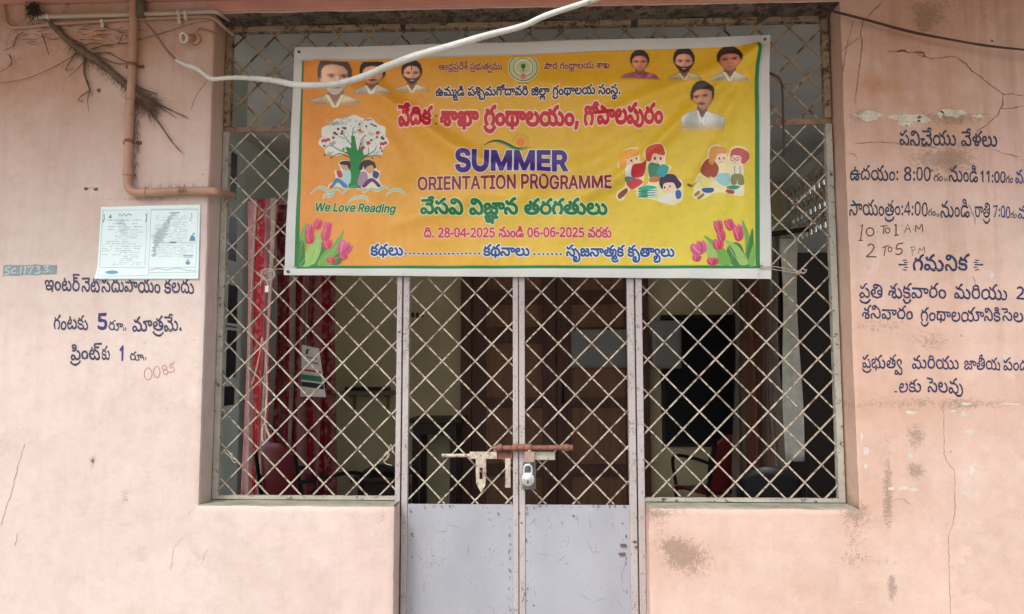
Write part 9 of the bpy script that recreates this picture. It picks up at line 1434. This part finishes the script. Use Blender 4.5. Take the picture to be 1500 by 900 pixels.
# tables
M_tab = mat('dark_table_wood', (52, 42, 36), .45, .25, 4, .15, stretch=(1, 6, 6))
def table(label, x0, x1, y0, y1, zt):
    t = thing('table', label, 'table', ((x0 + x1) / 2, (y0 + y1) / 2, FLOOR), 'dark tables in the room'); q = MB(); q.box((x0, y0, zt - .03), (x1, y1, zt)); q.build('tabletop', M_tab, t, bevel=.004); q = MB(); q.box((x0 + .04, y0 + .04, zt - .12), (x1 - .04, y1 - .04, zt - .0305)); q.build('apron', M_tab, t)
    for x in (x0 + .06, x1 - .06):
        for y in (y0 + .06, y1 - .06): q = MB(); q.box((x - .025, y - .025, FLOOR), (x + .025, y + .025, zt - .121)); q.build('leg', M_tab, t)
xa, zt = wy(524, 694, 2.2); xb, _ = wy(596, 694, 2.2); table('low black table with a folded sheet beside the left gate post', xa, xb, 2.0, 2.6, zt)
xa, zt = wy(598, 614, 2.75); xb, _ = wy(676, 614, 2.75); table('tall dark table left of the panelled door', xa, xb, 2.7, 3.2, zt)
q = MB(); xa, zt = wy(540, 690, 2.2); xb, _ = wy(584, 690, 2.2); vv = []
for j in range(7):
    for i in range(13): u, v = i / 12, j / 6; vv.append((xa + (xb - xa) * u, 2.05 + .34 * v, zt + .008 + .06 * math.sin(math.pi * min(1, u * 1.1)) * (.5 + .5 * math.sin(v * 2.4 + u * 3)) * .8))
q.add(vv, [(j * 13 + i, j * 13 + i + 1, (j + 1) * 13 + i + 1, (j + 1) * 13 + i) for j in range(6) for i in range(12)], True); o = q.build('folded_sheet', M_blk, None); s_ = o.modifiers.new('sheet_thickness', 'SOLIDIFY'); s_.thickness = .006; tag(o, 'black rumpled sheet lying on the low black table', 'cloth')
# wall things
M_shelf = mat('pale_shelf_edge', (150, 140, 112), .7, .15); xa, zs_ = wy(510, 572, BACK); xb, _ = wy(580, 572, BACK)
t = thing('wall_shelf', 'thin shelf with a dark top on the cream back wall', 'shelf', ((xa + xb) / 2, BACK, zs_)); q = MB(); q.box((xa, BACK - .20, zs_ - .035), (xb, BACK - .001, zs_)); q.build('shelf_board', M_shelf, t, bevel=.003); q = MB(); q.box((xa + .02, BACK - .18, zs_ + .0005), (xb - .04, BACK - .02, zs_ + .03)); q.build('shelf_lining', M_tab, t)
for x in (xa + .06, xb - .06): q = MB(); q.prism([(x - .01, zs_ - .036), (x + .01, zs_ - .036), (x + .01, zs_ - .16), (x - .01, zs_ - .16)], BACK - .03, BACK - .001); q.box((x - .01, BACK - .15, zs_ - .05), (x + .01, BACK - .03, zs_ - .036)); q.build('bracket', M_shelf, t)
xa, za = wy(601, 470, BACK); xb, zb = wy(624, 454, BACK); t = thing('switch_board', 'faint cream switch box on the back wall left of the door', 'switch', ((xa + xb) / 2, BACK, za)); q = MB(); q.box((xa, BACK - .03, za), (xb, BACK - .001, zb)); q.build('box', M_cream, t, bevel=.003)
for k in range(3): q = MB(); x = xa + (xb - xa) * (.2 + .3 * k); q.box((x - .012, BACK - .037, (za + zb) / 2 - .02), (x + .012, BACK - .0305, (za + zb) / 2 + .02)); q.build('switch', M_tab, t, bevel=.002)
M_board = mat('dark_blue_notice_board', (18, 22, 34), .6, .2, 5, .1); xa, zb = wy(978, 650, 3.2); xb, zt = wy(1074, 466, 3.2)
t = thing('notice_board', 'large black board on the back wall behind the right lattice', 'board', ((xa + xb) / 2, BACK, zb)); q = MB(); q.box((xa, BACK - .05, zb), (xb, BACK - .03, zt)); q.build('board_face', M_board, t); q = MB()
for a, b in (((xa - .03, zb - .03), (xb + .03, zb)), ((xa - .03, zt), (xb + .03, zt + .03)), ((xa - .03, zb), (xa, zt)), ((xb, zb), (xb + .03, zt))): q.box((a[0], BACK - .055, a[1]), (b[0], BACK - .001, b[1]))
q.build('board_frame', M_tab, t, bevel=.003)
def poster_paper(label, x0, x1, z0, z1, y):
    q = MB(); vv = []
    for j in range(9):
        for i in range(9): u, v = i / 8, j / 8; vv.append((x0 + (x1 - x0) * u, y - .004 - .02 * max(0, u + v - 1.5) - .002 * math.sin(u * 6 + v * 4), z0 + (z1 - z0) * v))
    q.add(vv, [(j * 9 + i, j * 9 + i + 1, (j + 1) * 9 + i + 1, (j + 1) * 9 + i) for j in range(8) for i in range(8)], True); o = q.build('pasted_paper', mat('dull_white_paper', (176, 180, 182), .8, .08, 4, .1), None); s_ = o.modifiers.new('paper_thickness', 'SOLIDIFY'); s_.thickness = .001; s_.offset = 0; tag(o, label, 'paper', 'blank papers pasted inside')
xa, z1 = wy(836, 484, BACK); xb, z0 = wy(919, 539, BACK); poster_paper('wide grey white paper pasted on the right door leaf', xa, xb, z0, z1, BACK - .066)
xa, z1 = wy(955, 470, 3.15); xb, z0 = wy(999, 540, 3.15); poster_paper('square grey white paper at the left edge of the black board', xa, xb, z0, z1, 3.15)
# curtain, pale cloth and cupboard at the right
mC = cloth_mat('brown_curtain_cloth', [(0, lin((96, 84, 72))), (.25, lin((104, 66, 50))), (.6, lin((116, 92, 80))), (.8, lin((150, 138, 126)))], 1, 0); Yc = 1.2
cloth('curtain', 'dull brown folded curtain hanging right of the black board', wy(1070, 500, Yc)[0], wy(1146, 500, Yc)[0], Yc, wy(1100, 668, Yc)[1] - .35, wy(1100, 340, Yc)[1], 3, .03, mC, 3, 'curtain')
mW = cloth_mat('pale_curtain_cloth', [(0, lin((226, 228, 216))), (.5, lin((232, 232, 222)))], 1, 0)
cloth('curtain', 'narrow pale cloth strip with a straight lower edge beside the brown curtain', wy(1145, 500, Yc - .1)[0], wy(1173, 500, Yc - .1)[0], Yc - .1, wy(1160, 676, Yc - .1)[1], wy(1160, 350, Yc - .1)[1], .6, .012, mW, 5, 'curtain', hemw=.002)
q = MB(); a = wp(1060, 352, Yc + .02); b = wp(1185, 336, Yc - .12); q.tube([a, b], .014, 10); tag(q.build('curtain_rod', M_iron), 'dark rod carrying the brown curtain and pale strip', 'rod')
M_cup = mat('dark_cupboard_wood', (46, 38, 34), .5, .3, 3, .15, stretch=(6, 6, .8)); kx0, kx1, ky0, ky1, kz = 1.54, RR - .02, 1.9, 3.1, 2.25
t = thing('cupboard', 'tall dark wooden cupboard along the right side wall', 'cupboard', ((kx0 + kx1) / 2, (ky0 + ky1) / 2, FLOOR)); q = MB(); q.box((kx0 + .02, ky0, FLOOR), (kx1, ky1, kz)); q.build('carcass', M_cup, t, bevel=.004)
for k in range(3):
    y0 = ky0 + .02 + (ky1 - ky0 - .04) / 3 * k; y1 = y0 + (ky1 - ky0 - .04) / 3 - .006; q = MB(); q.box((kx0, y0, FLOOR + .08), (kx0 + .0195, y1, kz - .03)); q.build('cupboard_door', M_cup, t, bevel=.003); q = MB(); q.tube([(kx0 - .02, y1 - .05, 1.2), (kx0 - .02, y1 - .05, 1.32)], .006, 8); q.box((kx0 - .02, y1 - .054, 1.205), (kx0, y1 - .046, 1.215)); q.box((kx0 - .02, y1 - .054, 1.305), (kx0, y1 - .046, 1.315)); q.build('handle', M_iron, t)
